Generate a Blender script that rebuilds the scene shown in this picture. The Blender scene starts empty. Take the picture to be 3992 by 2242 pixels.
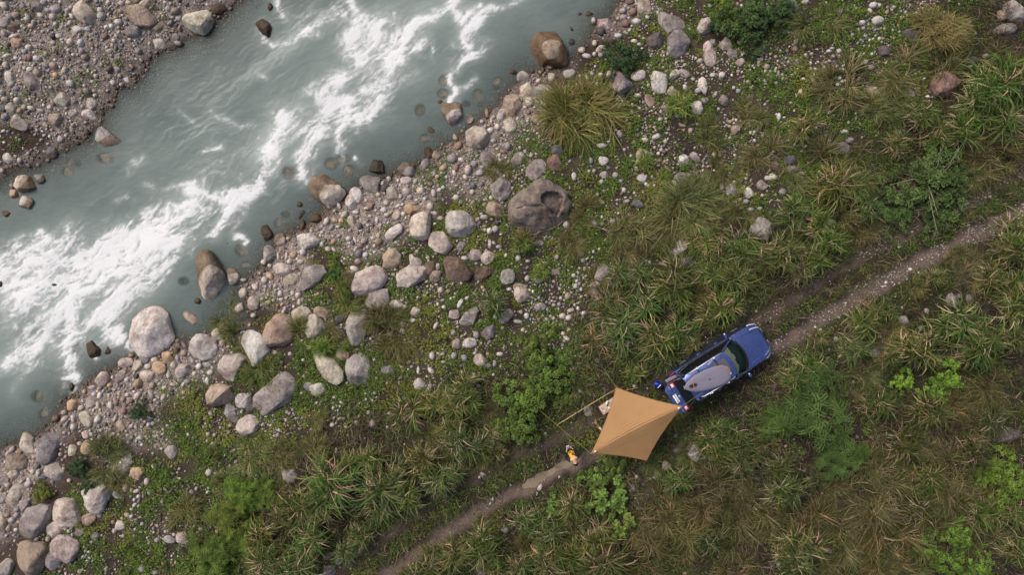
import bpy, bmesh, math, random
import numpy as np
from mathutils import Vector, Matrix, Euler

R = math.radians
rng = np.random.default_rng(7)
random.seed(7)
scene = bpy.context.scene
C = scene.collection

# ------------------------------------------------------------------ camera
CAM_H = 31.0          # drone height over the track
PXM = 85.0            # photo pixels per metre at z = 0
CX, CY = 1996.0, 1121.0
cam_data = bpy.data.cameras.new('drone_camera')
cam_data.sensor_width = 36.0
cam_data.lens = 36.0 * CAM_H / (3992.0 / PXM)
cam_data.clip_end = 3000.0
cam = bpy.data.objects.new('drone_camera', cam_data)
cam.location = (0, 0, CAM_H)
C.objects.link(cam)
scene.camera = cam

# ------------------------------------------------------------------ light (overcast)
SUN_EL, SUN_ROT = R(46), R(-48)
world = bpy.data.worlds.new('World')
scene.world = world
world.use_nodes = True
wn = world.node_tree.nodes
wl = world.node_tree.links
wn.clear()
sky = wn.new('ShaderNodeTexSky')
sky.sky_type = 'NISHITA'
sky.sun_disc = False
sky.sun_elevation = SUN_EL
sky.sun_rotation = SUN_ROT
sky.air_density = 1.0
sky.dust_density = 7.0
sky.ozone_density = 0.6
bg = wn.new('ShaderNodeBackground')
bg.inputs['Strength'].default_value = 0.12
wo = wn.new('ShaderNodeOutputWorld')
wl.new(sky.outputs[0], bg.inputs[0])
wl.new(bg.outputs[0], wo.inputs[0])
sun_data = bpy.data.lights.new('sun', 'SUN')
sun_data.energy = 1.5
sun_data.angle = R(24)
sun_data.color = (1.0, 0.97, 0.94)
sun = bpy.data.objects.new('sun', sun_data)
sd = Vector((math.sin(SUN_ROT) * math.cos(SUN_EL), math.cos(SUN_ROT) * math.cos(SUN_EL), math.sin(SUN_EL)))
sun.rotation_euler = sd.to_track_quat('Z', 'Y').to_euler()
sun.location = sd * 60
C.objects.link(sun)
scene.view_settings.view_transform = 'Standard'
scene.view_settings.look = 'None'
scene.view_settings.exposure = 0.0
scene.view_settings.gamma = 1.0
scene.view_settings.use_curve_mapping = False

# ------------------------------------------------------------------ helpers
def W(px, py, z=0.0):
    """photo pixel seen at height z -> world point"""
    k = (CAM_H - z) / CAM_H / PXM
    return Vector(((px - CX) * k, -(py - CY) * k, z))

D2N = 3992.0 / 2576.0
def DW(dx, dy, z=0.0):
    return W(dx * D2N, dy * D2N, z)
def toD(X, Y):
    return (X * PXM + CX) / D2N, (-Y * PXM + CY) / D2N

def lin(c):
    out = []
    for v in c:
        v = v / 255.0
        out.append(v / 12.92 if v <= 0.04045 else ((v + 0.055) / 1.055) ** 2.4)
    return tuple(out)

_T2 = rng.random((256, 256))
_T3 = rng.random((64, 64, 64))
def vn2(x, y, seed=0):
    x = np.asarray(x, float) + seed * 17.37; y = np.asarray(y, float) + seed * 31.71
    xi = np.floor(x).astype(int); yi = np.floor(y).astype(int)
    fx = x - xi; fy = y - yi
    fx = fx * fx * fx * (fx * (fx * 6 - 15) + 10); fy = fy * fy * fy * (fy * (fy * 6 - 15) + 10)
    a = _T2[xi & 255, yi & 255]; b = _T2[(xi + 1) & 255, yi & 255]
    c = _T2[xi & 255, (yi + 1) & 255]; d = _T2[(xi + 1) & 255, (yi + 1) & 255]
    return (a * (1 - fx) + b * fx) * (1 - fy) + (c * (1 - fx) + d * fx) * fy
def fbm2(x, y, seed=0, oct=4, gain=0.5):
    s = 0; amp = 1; tot = 0; f = 1
    for o in range(oct):
        s = s + amp * vn2(x * f, y * f, seed + o * 3.1); tot += amp; amp *= gain; f *= 2.03
    return s / tot
def vn3(p, seed=0):
    q = p + seed * 7.77
    i = np.floor(q).astype(int); f = q - i
    f = f * f * (3 - 2 * f)
    r = 0
    for dx in (0, 1):
        for dy in (0, 1):
            for dz in (0, 1):
                w = (f[:, 0] if dx else 1 - f[:, 0]) * (f[:, 1] if dy else 1 - f[:, 1]) * (f[:, 2] if dz else 1 - f[:, 2])
                r = r + w * _T3[(i[:, 0] + dx) & 63, (i[:, 1] + dy) & 63, (i[:, 2] + dz) & 63]
    return r
def sstep(a, b, x):
    t = np.clip((x - a) / (b - a), 0, 1)
    return t * t * (3 - 2 * t)

def seg_dist(X, Y, pts, vary=None):
    """distance of the points to a polyline (and the value interpolated along it)"""
    best = np.full(np.shape(X), 1e9); val = np.zeros(np.shape(X))
    for k in range(len(pts) - 1):
        ax, ay = pts[k][:2]; bx, by = pts[k + 1][:2]
        dx, dy = bx - ax, by - ay
        L = dx * dx + dy * dy + 1e-12
        t = np.clip(((X - ax) * dx + (Y - ay) * dy) / L, 0, 1)
        d = np.hypot(X - ax - t * dx, Y - ay - t * dy)
        m = d < best
        best = np.where(m, d, best)
        if vary is not None:
            val = np.where(m, vary[k] + (vary[k + 1] - vary[k]) * t, val)
    return (best, val) if vary is not None else best

def in_poly(X, Y, poly):
    ins = np.zeros(np.shape(X), bool)
    n = len(poly)
    for i in range(n):
        x1, y1 = poly[i]; x2, y2 = poly[(i + 1) % n]
        if y1 == y2:
            continue
        c = (y1 > Y) != (y2 > Y)
        ins ^= c & (X < (x2 - x1) * (Y - y1) / (y2 - y1) + x1)
    return ins
def poly_sdf(X, Y, poly):
    d = seg_dist(X, Y, list(poly) + [poly[0]])
    return np.where(in_poly(X, Y, poly), d, -d)

# ---- mesh helpers
def mesh_np(name, V, F, col=None, smooth=True, attrs=None):
    """V (n,3), F (m,k) all of one size -> mesh ; col (n,3|4) linear colour per vertex"""
    me = bpy.data.meshes.new(name)
    V = np.asarray(V, np.float32); F = np.asarray(F, np.int32)
    k = F.shape[1]
    me.vertices.add(len(V)); me.vertices.foreach_set('co', V.ravel())
    me.loops.add(F.size); me.loops.foreach_set('vertex_index', F.ravel())
    me.polygons.add(len(F))
    me.polygons.foreach_set('loop_start', np.arange(0, F.size, k, dtype=np.int32))
    try:
        me.polygons.foreach_set('loop_total', np.full(len(F), k, np.int32))
    except Exception:
        pass
    me.polygons.foreach_set('use_smooth', np.full(len(F), smooth, bool))
    if col is not None:
        a = me.color_attributes.new('tint', 'FLOAT_COLOR', 'POINT')
        cc = np.ones((len(V), 4), np.float32); cc[:, :col.shape[1]] = col
        a.data.foreach_set('color', cc.ravel())
    for an, av in (attrs or {}).items():
        a = me.attributes.new(an, 'FLOAT', 'POINT')
        a.data.foreach_set('value', np.asarray(av, np.float32))
    me.update(calc_edges=True)
    me.validate()
    return me

def link(name, data, parent=None, mat=None, loc=None):
    o = bpy.data.objects.new(name, data)
    C.objects.link(o)
    if parent is not None:
        o.parent = parent
    if loc is not None:
        o.location = loc
    if mat is not None and data is not None and not data.materials:
        data.materials.append(mat)
    return o
def tag(o, label, cat, group=None, kind=None):
    if label: o['label'] = label
    if cat: o['category'] = cat
    if group: o['group'] = group
    if kind: o['kind'] = kind
    return o
def empty(name, loc, rz=0.0):
    o = bpy.data.objects.new(name, None)
    o.empty_display_size = 0.2
    o.location = loc; o.rotation_euler = (0, 0, rz)
    C.objects.link(o)
    return o

class MB:
    """collects boxes, tubes, lofts in one bmesh"""
    def __init__(self): self.bm = bmesh.new()
    def grid(self, P):
        rows = [[self.bm.verts.new(p) for p in r] for r in P]
        for i in range(len(rows) - 1):
            for j in range(len(rows[0]) - 1):
                try: self.bm.faces.new((rows[i][j], rows[i][j + 1], rows[i + 1][j + 1], rows[i + 1][j]))
                except ValueError: pass
        return rows
    def box(self, c, s, rot=None, bevel=0.0):
        m = Matrix.Translation(c) @ (rot.to_4x4() if rot is not None else Matrix.Identity(4)) @ Matrix.Diagonal((s[0], s[1], s[2], 1))
        r = bmesh.ops.create_cube(self.bm, size=1.0, matrix=m)
        if bevel:
            es = set()
            for v in r['verts']:
                es.update(v.link_edges)
            bmesh.ops.bevel(self.bm, geom=list(es), offset=bevel, segments=2, profile=0.5, affect='EDGES')
        return self
    def tube(self, pts, rad, n=8, cap=True):
        pts = [Vector(p) for p in pts]
        rads = rad if isinstance(rad, (list, tuple)) else [rad] * len(pts)
        rings = []
        for i, p in enumerate(pts):
            a = pts[max(i - 1, 0)]; b = pts[min(i + 1, len(pts) - 1)]
            d = (b - a).normalized()
            u = d.cross(Vector((0, 0, 1)))
            if u.length < 1e-3: u = d.cross(Vector((1, 0, 0)))
            u.normalize(); w = d.cross(u)
            rings.append([self.bm.verts.new(p + (u * math.cos(2 * math.pi * k / n) + w * math.sin(2 * math.pi * k / n)) * rads[i]) for k in range(n)])
        for i in range(len(rings) - 1):
            for k in range(n):
                self.bm.faces.new((rings[i][k], rings[i][(k + 1) % n], rings[i + 1][(k + 1) % n], rings[i + 1][k]))
        if cap:
            self.bm.faces.new(rings[0][::-1]); self.bm.faces.new(rings[-1])
        return self
    def ball(self, c, s, rot=None, u=16, v=10):
        m = Matrix.Translation(c) @ (rot.to_4x4() if rot is not None else Matrix.Identity(4)) @ Matrix.Diagonal((s[0], s[1], s[2], 1))
        bmesh.ops.create_uvsphere(self.bm, u_segments=u, v_segments=v, radius=1.0, matrix=m)
        return self
    def prism(self, outline, z0, z1):
        lo = [self.bm.verts.new((x, y, z0)) for x, y in outline]
        hi = [self.bm.verts.new((x, y, z1)) for x, y in outline]
        n = len(outline)
        self.bm.faces.new(lo[::-1]); self.bm.faces.new(hi)
        for i in range(n):
            self.bm.faces.new((lo[i], lo[(i + 1) % n], hi[(i + 1) % n], hi[i]))
        return self
    def build(self, name, mat, parent=None, smooth=True, angle=40, loc=None):
        bmesh.ops.recalc_face_normals(self.bm, faces=self.bm.faces[:])
        me = bpy.data.meshes.new(name)
        self.bm.to_mesh(me); self.bm.free()
        if smooth:
            me.shade_smooth(); me.set_sharp_from_angle(angle=R(angle))
        return link(name, me, parent, mat, loc)

# ------------------------------------------------------------------ materials
def nt(name):
    m = bpy.data.materials.new(name); m.use_nodes = True
    n = m.node_tree.nodes; l = m.node_tree.links
    p = n['Principled BSDF']
    return m, n, l, p
def plain(name, rgb, rough=0.6, metal=0.0, coat=0.0, var=0.06, scale=8.0, spec=0.5):
    m, n, l, p = nt(name)
    c = lin(rgb)
    tc = n.new('ShaderNodeTexCoord')
    no = n.new('ShaderNodeTexNoise'); no.inputs['Scale'].default_value = scale; no.inputs['Detail'].default_value = 4
    l.new(tc.outputs['Object'], no.inputs['Vector'])
    mx = n.new('ShaderNodeMix'); mx.data_type = 'RGBA'
    mx.inputs[6].default_value = (*[v * (1 - var * 2) for v in c], 1)
    mx.inputs[7].default_value = (*[min(1, v * (1 + var * 2)) for v in c], 1)
    l.new(no.outputs[0], mx.inputs[0]); l.new(mx.outputs[2], p.inputs['Base Color'])
    p.inputs['Roughness'].default_value = rough; p.inputs['Metallic'].default_value = metal
    p.inputs['Coat Weight'].default_value = coat; p.inputs['Coat Roughness'].default_value = 0.08
    p.inputs['Specular IOR Level'].default_value = spec
    return m

WATER_Z = -0.70

def stone_material(name, per_object):
    m, n, l, p = nt(name)
    tc = n.new('ShaderNodeTexCoord'); geo = n.new('ShaderNodeNewGeometry')
    if per_object:
        oi = n.new('ShaderNodeObjectInfo'); col = oi.outputs['Color']; rnd = oi.outputs['Random']
        vec = tc.outputs['Object']
        add = n.new('ShaderNodeVectorMath'); add.operation = 'ADD'
        sc = n.new('ShaderNodeVectorMath'); sc.operation = 'SCALE'; sc.inputs[0].default_value = (37.1, 53.3, 11.7)
        l.new(rnd, sc.inputs['Scale']); l.new(vec, add.inputs[0]); l.new(sc.outputs[0], add.inputs[1]); vec = add.outputs[0]
    else:
        at = n.new('ShaderNodeAttribute'); at.attribute_name = 'tint'; col = at.outputs['Color']
        vec = tc.outputs['Object']
    def noise(s, d=5, r=0.6):
        t = n.new('ShaderNodeTexNoise'); t.inputs['Scale'].default_value = s; t.inputs['Detail'].default_value = d; t.inputs['Roughness'].default_value = r
        l.new(vec, t.inputs['Vector']); return t
    def ramp(src, stops):
        r = n.new('ShaderNodeValToRGB')
        while len(r.color_ramp.elements) < len(stops): r.color_ramp.elements.new(0.5)
        for e, (pos, c) in zip(r.color_ramp.elements, stops):
            e.position = pos; e.color = (*c, 1) if len(c) == 3 else c
        l.new(src, r.inputs[0]); return r.outputs[0]
    def mul(a, b, f=1.0):
        mx = n.new('ShaderNodeMix'); mx.data_type = 'RGBA'; mx.blend_type = 'MULTIPLY'; mx.inputs[0].default_value = f
        l.new(a, mx.inputs[6]); l.new(b, mx.inputs[7]); return mx.outputs[2]
    n1 = noise(2.2, 6, 0.65); n2 = noise(9.0, 5, 0.7); n3 = noise(40.0, 3, 0.7)
    # strata / banding
    wv = n.new('ShaderNodeTexWave'); wv.inputs['Scale'].default_value = 1.1; wv.inputs['Distortion'].default_value = 9.0
    wv.inputs['Detail'].default_value = 3; wv.inputs['Detail Scale'].default_value = 1.4
    l.new(vec, wv.inputs['Vector'])
    c1 = mul(col, ramp(n1.outputs[0], [(0.25, (0.55, 0.51, 0.50)), (0.5, (1, 1, 1)), (0.75, (1.18, 1.16, 1.13))]))
    c2 = mul(c1, ramp(n2.outputs[0], [(0.3, (0.60, 0.57, 0.56)), (0.52, (1.02, 1.02, 1.02)), (0.8, (1.2, 1.18, 1.15))]), 0.9)
    c3 = mul(c2, ramp(n3.outputs[0], [(0.35, (0.84, 0.83, 0.82)), (0.65, (1.08, 1.08, 1.08))]), 0.6)
    c4 = mul(c3, ramp(wv.outputs[0], [(0.0, (0.86, 0.82, 0.81)), (0.5, (1.04, 1.03, 1.02))]), 0.7 if per_object else 0.2)
    if per_object:
        vo = n.new('ShaderNodeTexVoronoi'); vo.feature = 'DISTANCE_TO_EDGE'; vo.inputs['Scale'].default_value = 1.3
        nn = noise(2.0, 4); ad = n.new('ShaderNodeVectorMath'); ad.operation = 'MULTIPLY_ADD'
        ad.inputs[1].default_value = (0.9, 0.9, 0.9)
        l.new(nn.outputs['Color'], ad.inputs[0]); l.new(vec, ad.inputs[2]); l.new(ad.outputs[0], vo.inputs['Vector'])
        c4 = mul(c4, ramp(vo.outputs[0], [(0.0, (0.62, 0.58, 0.56)), (0.018, (1, 1, 1))]), 0.75)
    if per_object:
        n4 = noise(1.15, 3, 0.55)
        c4 = mul(c4, ramp(n4.outputs[0], [(0.50, (1.04, 1.04, 1.03)), (0.56, (0.80, 0.76, 0.74)), (0.66, (0.60, 0.56, 0.55))]), 0.85)
        n5 = noise(3.3, 4, 0.6)
        c4 = mul(c4, ramp(n5.outputs[0], [(0.30, (0.66, 0.64, 0.60)), (0.38, (1, 1, 1)), (0.68, (1, 1, 1)), (0.74, (1.15, 1.14, 1.10))]), 0.8)
    # wet band at the waterline
    sep = n.new('ShaderNodeSeparateXYZ'); l.new(geo.outputs['Position'], sep.inputs[0])
    lv = n.new('ShaderNodeMath'); lv.operation = 'SUBTRACT'; l.new(sep.outputs['Z'], lv.inputs[0])
    if per_object:
        a = n.new('ShaderNodeAttribute'); a.attribute_type = 'OBJECT'; a.attribute_name = 'wet'
        l.new(a.outputs['Fac'], lv.inputs[1])
        dp = n.new('ShaderNodeVectorMath'); dp.operation = 'DOT_PRODUCT'; dp.inputs[1].default_value = (0.62, -0.78, 0)
        l.new(tc.outputs['Object'], dp.inputs[0])
        a2 = n.new('ShaderNodeAttribute'); a2.attribute_type = 'OBJECT'; a2.attribute_name = 'wet_lean'
        mm = n.new('ShaderNodeMath'); mm.operation = 'MULTIPLY_ADD'
        l.new(dp.outputs['Value'], mm.inputs[0]); l.new(a2.outputs['Fac'], mm.inputs[1]); l.new(lv.outputs[0], mm.inputs[2])
        lev = mm.outputs[0]
    else:
        lv.inputs[1].default_value = WATER_Z + 0.12
        lev = lv.outputs[0]
    ns = n.new('ShaderNodeMath'); ns.operation = 'MULTIPLY_ADD'; ns.inputs[1].default_value = -0.22; 
    l.new(n1.outputs[0], ns.inputs[0]); l.new(lev, ns.inputs[2])
    ns2 = n.new('ShaderNodeMath'); ns2.operation = 'ADD'; ns2.inputs[1].default_value = 0.11; l.new(ns.outputs[0], ns2.inputs[0])
    wet = n.new('ShaderNodeMapRange'); wet.inputs[1].default_value = -0.035; wet.inputs[2].default_value = 0.03
    wet.inputs[3].default_value = 1.0; wet.inputs[4].default_value = 0.0
    l.new(ns2.outputs[0], wet.inputs[0])
    dark = n.new('ShaderNodeMix'); dark.data_type = 'RGBA'; dark.blend_type = 'MULTIPLY'
    dark.inputs[7].default_value = (0.40, 0.33, 0.26, 1) if per_object else (0.42, 0.345, 0.27, 1)
    l.new(wet.outputs[0], dark.inputs[0]); l.new(c4, dark.inputs[6])
    l.new(dark.outputs[2], p.inputs['Base Color'])
    ro = n.new('ShaderNodeMapRange'); ro.inputs[3].default_value = 0.9; ro.inputs[4].default_value = 0.42
    l.new(wet.outputs[0], ro.inputs[0]); l.new(ro.outputs[0], p.inputs['Roughness'])
    p.inputs['Specular IOR Level'].default_value = 0.3
    bp = n.new('ShaderNodeBump'); bp.inputs['Strength'].default_value = 0.8; bp.inputs['Distance'].default_value = 0.07
    l.new(n2.outputs[0], bp.inputs['Height']); l.new(bp.outputs[0], p.inputs['Normal'])
    return m

def leaf_material(name, use_obj=True, trans=0.2, rough=0.55):
    """base colour = per-leaf tint attribute x the plant's own colour"""
    m, n, l, p = nt(name)
    at = n.new('ShaderNodeAttribute'); at.attribute_name = 'tint'
    col = at.outputs['Color']
    if use_obj:
        oi = n.new('ShaderNodeObjectInfo')
        mx = n.new('ShaderNodeMix'); mx.data_type = 'RGBA'; mx.blend_type = 'MULTIPLY'; mx.inputs[0].default_value = 1
        l.new(col, mx.inputs[6]); l.new(oi.outputs['Color'], mx.inputs[7]); col = mx.outputs[2]
    l.new(col, p.inputs['Base Color']); p.inputs['Roughness'].default_value = rough
    p.inputs['Specular IOR Level'].default_value = 0.25
    tr = n.new('ShaderNodeBsdfTranslucent'); l.new(col, tr.inputs[0])
    ms = n.new('ShaderNodeMixShader'); ms.inputs[0].default_value = trans
    l.new(p.outputs[0], ms.inputs[1]); l.new(tr.outputs[0], ms.inputs[2])
    l.new(ms.outputs[0], n['Material Output'].inputs['Surface'])
    return m

MAT = {}
MAT['stone'] = stone_material('river_stone', True)
MAT['pebble'] = stone_material('pebble_stone', False)
MAT['leaf'] = leaf_material('leaf')
MAT['herb'] = leaf_material('herb_leaf', use_obj=False)
MAT['straw'] = leaf_material('straw', use_obj=False, trans=0.15, rough=0.7)
MAT['bark'] = plain('twig_bark', (120, 105, 90), 0.9)

# ------------------------------------------------------------------ river outline (photo pixels on the water plane)
LEFT_SHORE = [(9000, -5200), (2600, -1250), (1150, -190), (990, -70), (930, 0), (885, 45), (835, 100), (810, 130), (720, 150), (700, 182), (640, 200), (590, 232),
              (562, 280), (520, 330), (462, 350), (440, 395), (402, 440), (392, 478), (370, 500), (340, 540), (300, 560), (235, 590),
              (212, 612), (170, 625), (130, 650), (60, 662), (10, 690), (-90, 770), (-500, 1010), (-2500, 2300), (-9000, 6900)]
RIGHT_SHORE = [(10000, -4300), (3600, -830), (2700, -190), (2450, -40), (2415, 10), (2385, 60), (2320, 105), (2290, 160), (2262, 200), (2215, 235), (2180, 262),
               (2090, 275), (2040, 292), (2010, 330), (1965, 375), (1950, 410), (1900, 440), (1865, 475), (1835, 508), (1780, 545), (1735, 565),
               (1690, 605), (1640, 645), (1560, 668), (1500, 690), (1420, 712), (1372, 748), (1330, 790), (1270, 815), (1235, 850), (1195, 882),
               (1130, 905), (1075, 945), (1045, 985), (1022, 1040), (965, 1085), (940, 1120), (955, 1180), (985, 1240), (930, 1262), (870, 1250),
               (812, 1310), (760, 1330), (690, 1330), (600, 1370), (540, 1378), (470, 1420), (440, 1440), (372, 1478), (325, 1500), (292, 1535), (262, 1560),
               (235, 1605), (205, 1650), (160, 1690), (90, 1722), (30, 1740), (-60, 1800), (-500, 2120), (-2500, 3500), (-9000, 8100)]
def wpt(p):
    v = W(p[0], p[1], WATER_Z); return (v.x, v.y)
RIVER = [wpt(p) for p in LEFT_SHORE] + [wpt(p) for p in RIGHT_SHORE[::-1]]

# the two wheel tracks of the road (overview pixels), mid line
ROAD_D = [(4200, -380), (2900, 300), (2576, 482), (2400, 570), (2200, 676), (2050, 766), (1940, 834), (1801, 912), (1640, 1016), (1520, 1090), (1400, 1146),
          (1260, 1212), (1130, 1286), (1020, 1366), (900, 1455), (600, 1700), (-1200, 3000)]
ROAD = [(DW(*p).x, DW(*p).y) for p in ROAD_D]

def offset_line(pts, off):
    out = []
    for i, p in enumerate(pts):
        a = pts[max(i - 1, 0)]; b = pts[min(i + 1, len(pts) - 1)]
        dx, dy = b[0] - a[0], b[1] - a[1]; L = math.hypot(dx, dy)
        out.append((p[0] - dy / L * off, p[1] + dx / L * off))
    return out
RUT_A = offset_line(ROAD, 0.70)     # mid line runs to the lower left: +off = towards the lower right
RUT_B = offset_line(ROAD, -0.76)

def axis(lo, hi, step, far):
    a = np.arange(lo, hi + step / 2, step)
    ext = [hi]; s = step
    while ext[-1] < far:
        s *= 1.6; ext.append(ext[-1] + s)
    ext2 = [lo]; s = step
    while ext2[-1] > -far:
        s *= 1.6; ext2.append(ext2[-1] - s)
    return np.array(ext2[:0:-1] + list(a) + ext[1:])

def rut_mask(X, Y):
    wob = (fbm2(X * 1.3, Y * 1.3, 51) - 0.5) * 0.55
    da = seg_dist(X, Y, RUT_A) + wob; db = seg_dist(X, Y, RUT_B) + wob
    return np.exp(-(da / 0.36) ** 4), np.exp(-(db / 0.27) ** 4) * (0.50 + 0.25 * sstep(8, 12, X))

PUD = [(2031, 1897), (2062, 1868), (2097, 1846), (2140, 1822), (2185, 1800), (2225, 1788), (2268, 1782), (2262, 1796), (2225, 1822), (2175, 1842), (2140, 1866), (2110, 1886), (2075, 1906), (2045, 1910)]
PUDW = [(W(x, y, -0.05).x, W(x, y, -0.05).y) for x, y in PUD]
def terrain_z(X, Y, sdf):
    dep = 1.0 * (1 - np.exp(-np.maximum(sdf, 0) / 3.2))
    rise = 0.70 * (1 - np.exp(-np.maximum(-sdf, 0) / 2.6))
    z = np.where(sdf > 0, WATER_Z - dep, WATER_Z + rise)
    near = seg_dist(X, Y, ROAD)
    rough = (fbm2(X * 0.55, Y * 0.55, 5, 5) - 0.5) * 0.30 * sstep(0.8, 2.2, near)
    fine = (fbm2(X * 2.6, Y * 2.6, 9, 3) - 0.5) * 0.07
    z = z + np.where(sdf > 0, fine * np.clip(sdf, 0, 1), rough * np.clip(-sdf / 3, 0, 1) + fine * np.clip(-sdf / 0.6, 0, 1) * 0.8)
    a, b = rut_mask(X, Y)
    z = z - 0.07 * np.maximum(a, b) * (sdf < 0)
    m_ = (np.abs(X - 1.8) < 3) & (np.abs(Y + 8.5) < 3)
    pz = np.zeros_like(z)
    if m_.any(): pp_ = poly_sdf(X[m_], Y[m_], PUDW); pz[m_] = 0.085 * sstep(-0.12, 0.25, pp_) + 0.07 * (fbm2(X[m_] * 3.5, Y[m_] * 3.5, 52, 3) - 0.5) * sstep(-0.5, -0.1, pp_)
    z = z - pz
    return z

# sampled on a regular raster for placing things
RX0, RX1, RY0, RY1, RS = -28.0, 28.0, -18.0, 18.0, 0.1
gx = np.arange(RX0, RX1 + RS / 2, RS); gy = np.arange(RY0, RY1 + RS / 2, RS)
GX, GY = np.meshgrid(gx, gy)
SDF = poly_sdf(GX, GY, RIVER)
TZ = terrain_z(GX, GY, SDF)
def samp(A, x, y):
    fx = np.clip((np.asarray(x, float) - RX0) / RS, 0, len(gx) - 1.001); fy = np.clip((np.asarray(y, float) - RY0) / RS, 0, len(gy) - 1.001)
    i = fx.astype(int); j = fy.astype(int); u = fx - i; v = fy - j
    return (A[j, i] * (1 - u) + A[j, i + 1] * u) * (1 - v) + (A[j + 1, i] * (1 - u) + A[j + 1, i + 1] * u) * v
def gz(x, y):
    return float(samp(TZ, x, y))

# ---- zones (overview pixel polygons, soft noisy edges), sampled on the raster
DX, DY = toD(GX, GY)
def zone(poly, soft=40, seed=1, wob=60):
    n1 = (fbm2(GX * 0.7, GY * 0.7, seed, 4) - 0.5) * 2 * wob
    return sstep(-soft, soft, poly_sdf(DX, DY, poly) + n1)
LITTER_P = [(2800, -100), (2480, -60), (2330, 60), (2350, 190), (2210, 330), (2100, 400), (2000, 520), (1890, 560), (1770, 560), (1700, 650), (1560, 640), (1470, 740),
            (1460, 930), (1400, 980), (1240, 940), (1100, 960), (960, 1010), (800, 1090), (700, 1180), (640, 1310), (600, 1600), (2800, 1700)]
Z_LITTER = zone(LITTER_P, 35, 2, 70)
GRAVEL_P = [(1520, -120), (1660, 10), (1560, 70), (1470, 100), (1440, 170), (1360, 200), (1340, 300), (1300, 350), (1280, 420), (1230, 500), (1120, 480), (1060, 540), (1000, 600),
            (900, 640), (790, 620), (760, 700), (740, 780), (640, 780), (560, 900), (480, 960), (420, 1000), (390, 1060), (420, 1100), (340, 1130), (240, 1100),
            (170, 1060), (140, 1130), (120, 1200), (60, 1260), (30, 1340), (-200, 1500), (-200, 1000), (300, 850), (1200, 200)]
Z_GRAVEL = zone(GRAVEL_P, 30, 3, 40)
LEFT_BANK = [(-300, -300), (700, -300), (560, 30), (330, 240), (150, 380), (-300, 560)]
Z_LEFT = zone(LEFT_BANK, 10, 4, 0) * (SDF < 0)
SOIL_P = [(0, 320), (40, 320), (110, 330), (95, 370), (30, 395), (0, 400)]
Z_MUD = zone([(-80, 300), (60, 315), (110, 335), (90, 372), (10, 385), (-80, 420)], 12, 6, 15)
rutA, rutB = rut_mask(GX, GY)
RUTS = np.maximum(rutA, rutB * 0.8) * (SDF < 0)
RUT_CLEAR = np.maximum(np.exp(-(seg_dist(GX, GY, RUT_A) / 0.50) ** 4), 0.5 * np.exp(-(seg_dist(GX, GY, RUT_B) / 0.40) ** 4))
NEAR_ROAD = seg_dist(GX, GY, ROAD)

# ------------------------------------------------------------------ ground sheet
ax = axis(-27, 27, 0.11, 700); ay = axis(-17, 17, 0.11, 700)
X, Y = np.meshgrid(ax, ay)
sdf = poly_sdf(X, Y, RIVER)
Z = terrain_z(X, Y, sdf)
def smp_zone(A):
    return samp(A, X, Y)
nv = X.size
soil = np.array(lin((86, 75, 69))); soil_d = np.array(lin((56, 47, 43))); grit = np.array(lin((162, 153, 149))); rutc = np.array(lin((118, 106, 99)))
moss = np.array(lin((74, 76, 46))); bed = np.array(lin((92, 76, 64))); mud = np.array(lin((80, 68, 62)))
f1 = fbm2(X * 0.9, Y * 0.9, 21, 5)[..., None]; f2 = fbm2(X * 4.5, Y * 4.5, 22, 3)[..., None]
colr = soil * f1 + soil_d * (1 - f1)
colr = colr * (0.75 + 0.5 * f2)
g = np.clip(smp_zone(Z_GRAVEL) + smp_zone(Z_LEFT), 0, 1)[..., None]
g = g * np.clip(0.70 + 1.1 * (f2 - 0.35), 0, 1)
colr = colr * (1 - g) + grit * (0.6 + 0.5 * f2) * g
ms = (sstep(0.48, 0.62, fbm2(X * 0.8, Y * 0.8, 23, 4)) * 0.55 * np.clip(smp_zone(Z_LITTER) + 0.45 * (sdf < -2), 0, 1))[..., None] * (1 - smp_zone(RUTS))[..., None]
colr = colr * (1 - ms) + moss * ms
dk = (smp_zone(Z_LITTER) * 0.35)[..., None]
colr = colr * (1 - dk)
ru = (smp_zone(RUTS) * (0.75 + 0.25 * fbm2(X * 3, Y * 3, 24)))[..., None]
colr = colr * (1 - ru) + rutc * (0.75 + 0.5 * f2) * ru
mu = smp_zone(Z_MUD)[..., None]
colr = colr * (1 - mu) + mud * (0.7 + 0.5 * f2) * mu
iw = np.clip(sdf / 0.15 + 0.5, 0, 1)[..., None]
colr = colr * (1 - iw) + bed * (0.55 + 0.6 * f2) * iw
wetb = (np.exp(-np.maximum(-sdf, 0) / 0.45) * 0.55)[..., None] * (1 - iw)
colr = colr * (1 - wetb)
nx, ny = len(ax), len(ay)
idx = np.arange(nv).reshape(ny, nx)
F = np.stack([idx[:-1, :-1], idx[:-1, 1:], idx[1:, 1:], idx[1:, :-1]], -1).reshape(-1, 4)
V = np.stack([X, Y, Z], -1).reshape(-1, 3)
me = mesh_np('ground', V, F, colr.reshape(-1, 3), True, {'gravel': np.clip(smp_zone(Z_GRAVEL) + smp_zone(Z_LEFT) + smp_zone(RUTS) * 0.5 + iw[..., 0] * 0.8, 0, 1).ravel()})
m, n, l, p = nt('stony_soil')
at = n.new('ShaderNodeAttribute'); at.attribute_name = 'tint'
tc = n.new('ShaderNodeTexCoord')
t1 = n.new('ShaderNodeTexNoise'); t1.inputs['Scale'].default_value = 14; t1.inputs['Detail'].default_value = 7; t1.inputs['Roughness'].default_value = 0.7
vo = n.new('ShaderNodeTexVoronoi'); vo.inputs['Scale'].default_value = 26
l.new(tc.outputs['Object'], t1.inputs['Vector']); l.new(tc.outputs['Object'], vo.inputs['Vector'])
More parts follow.
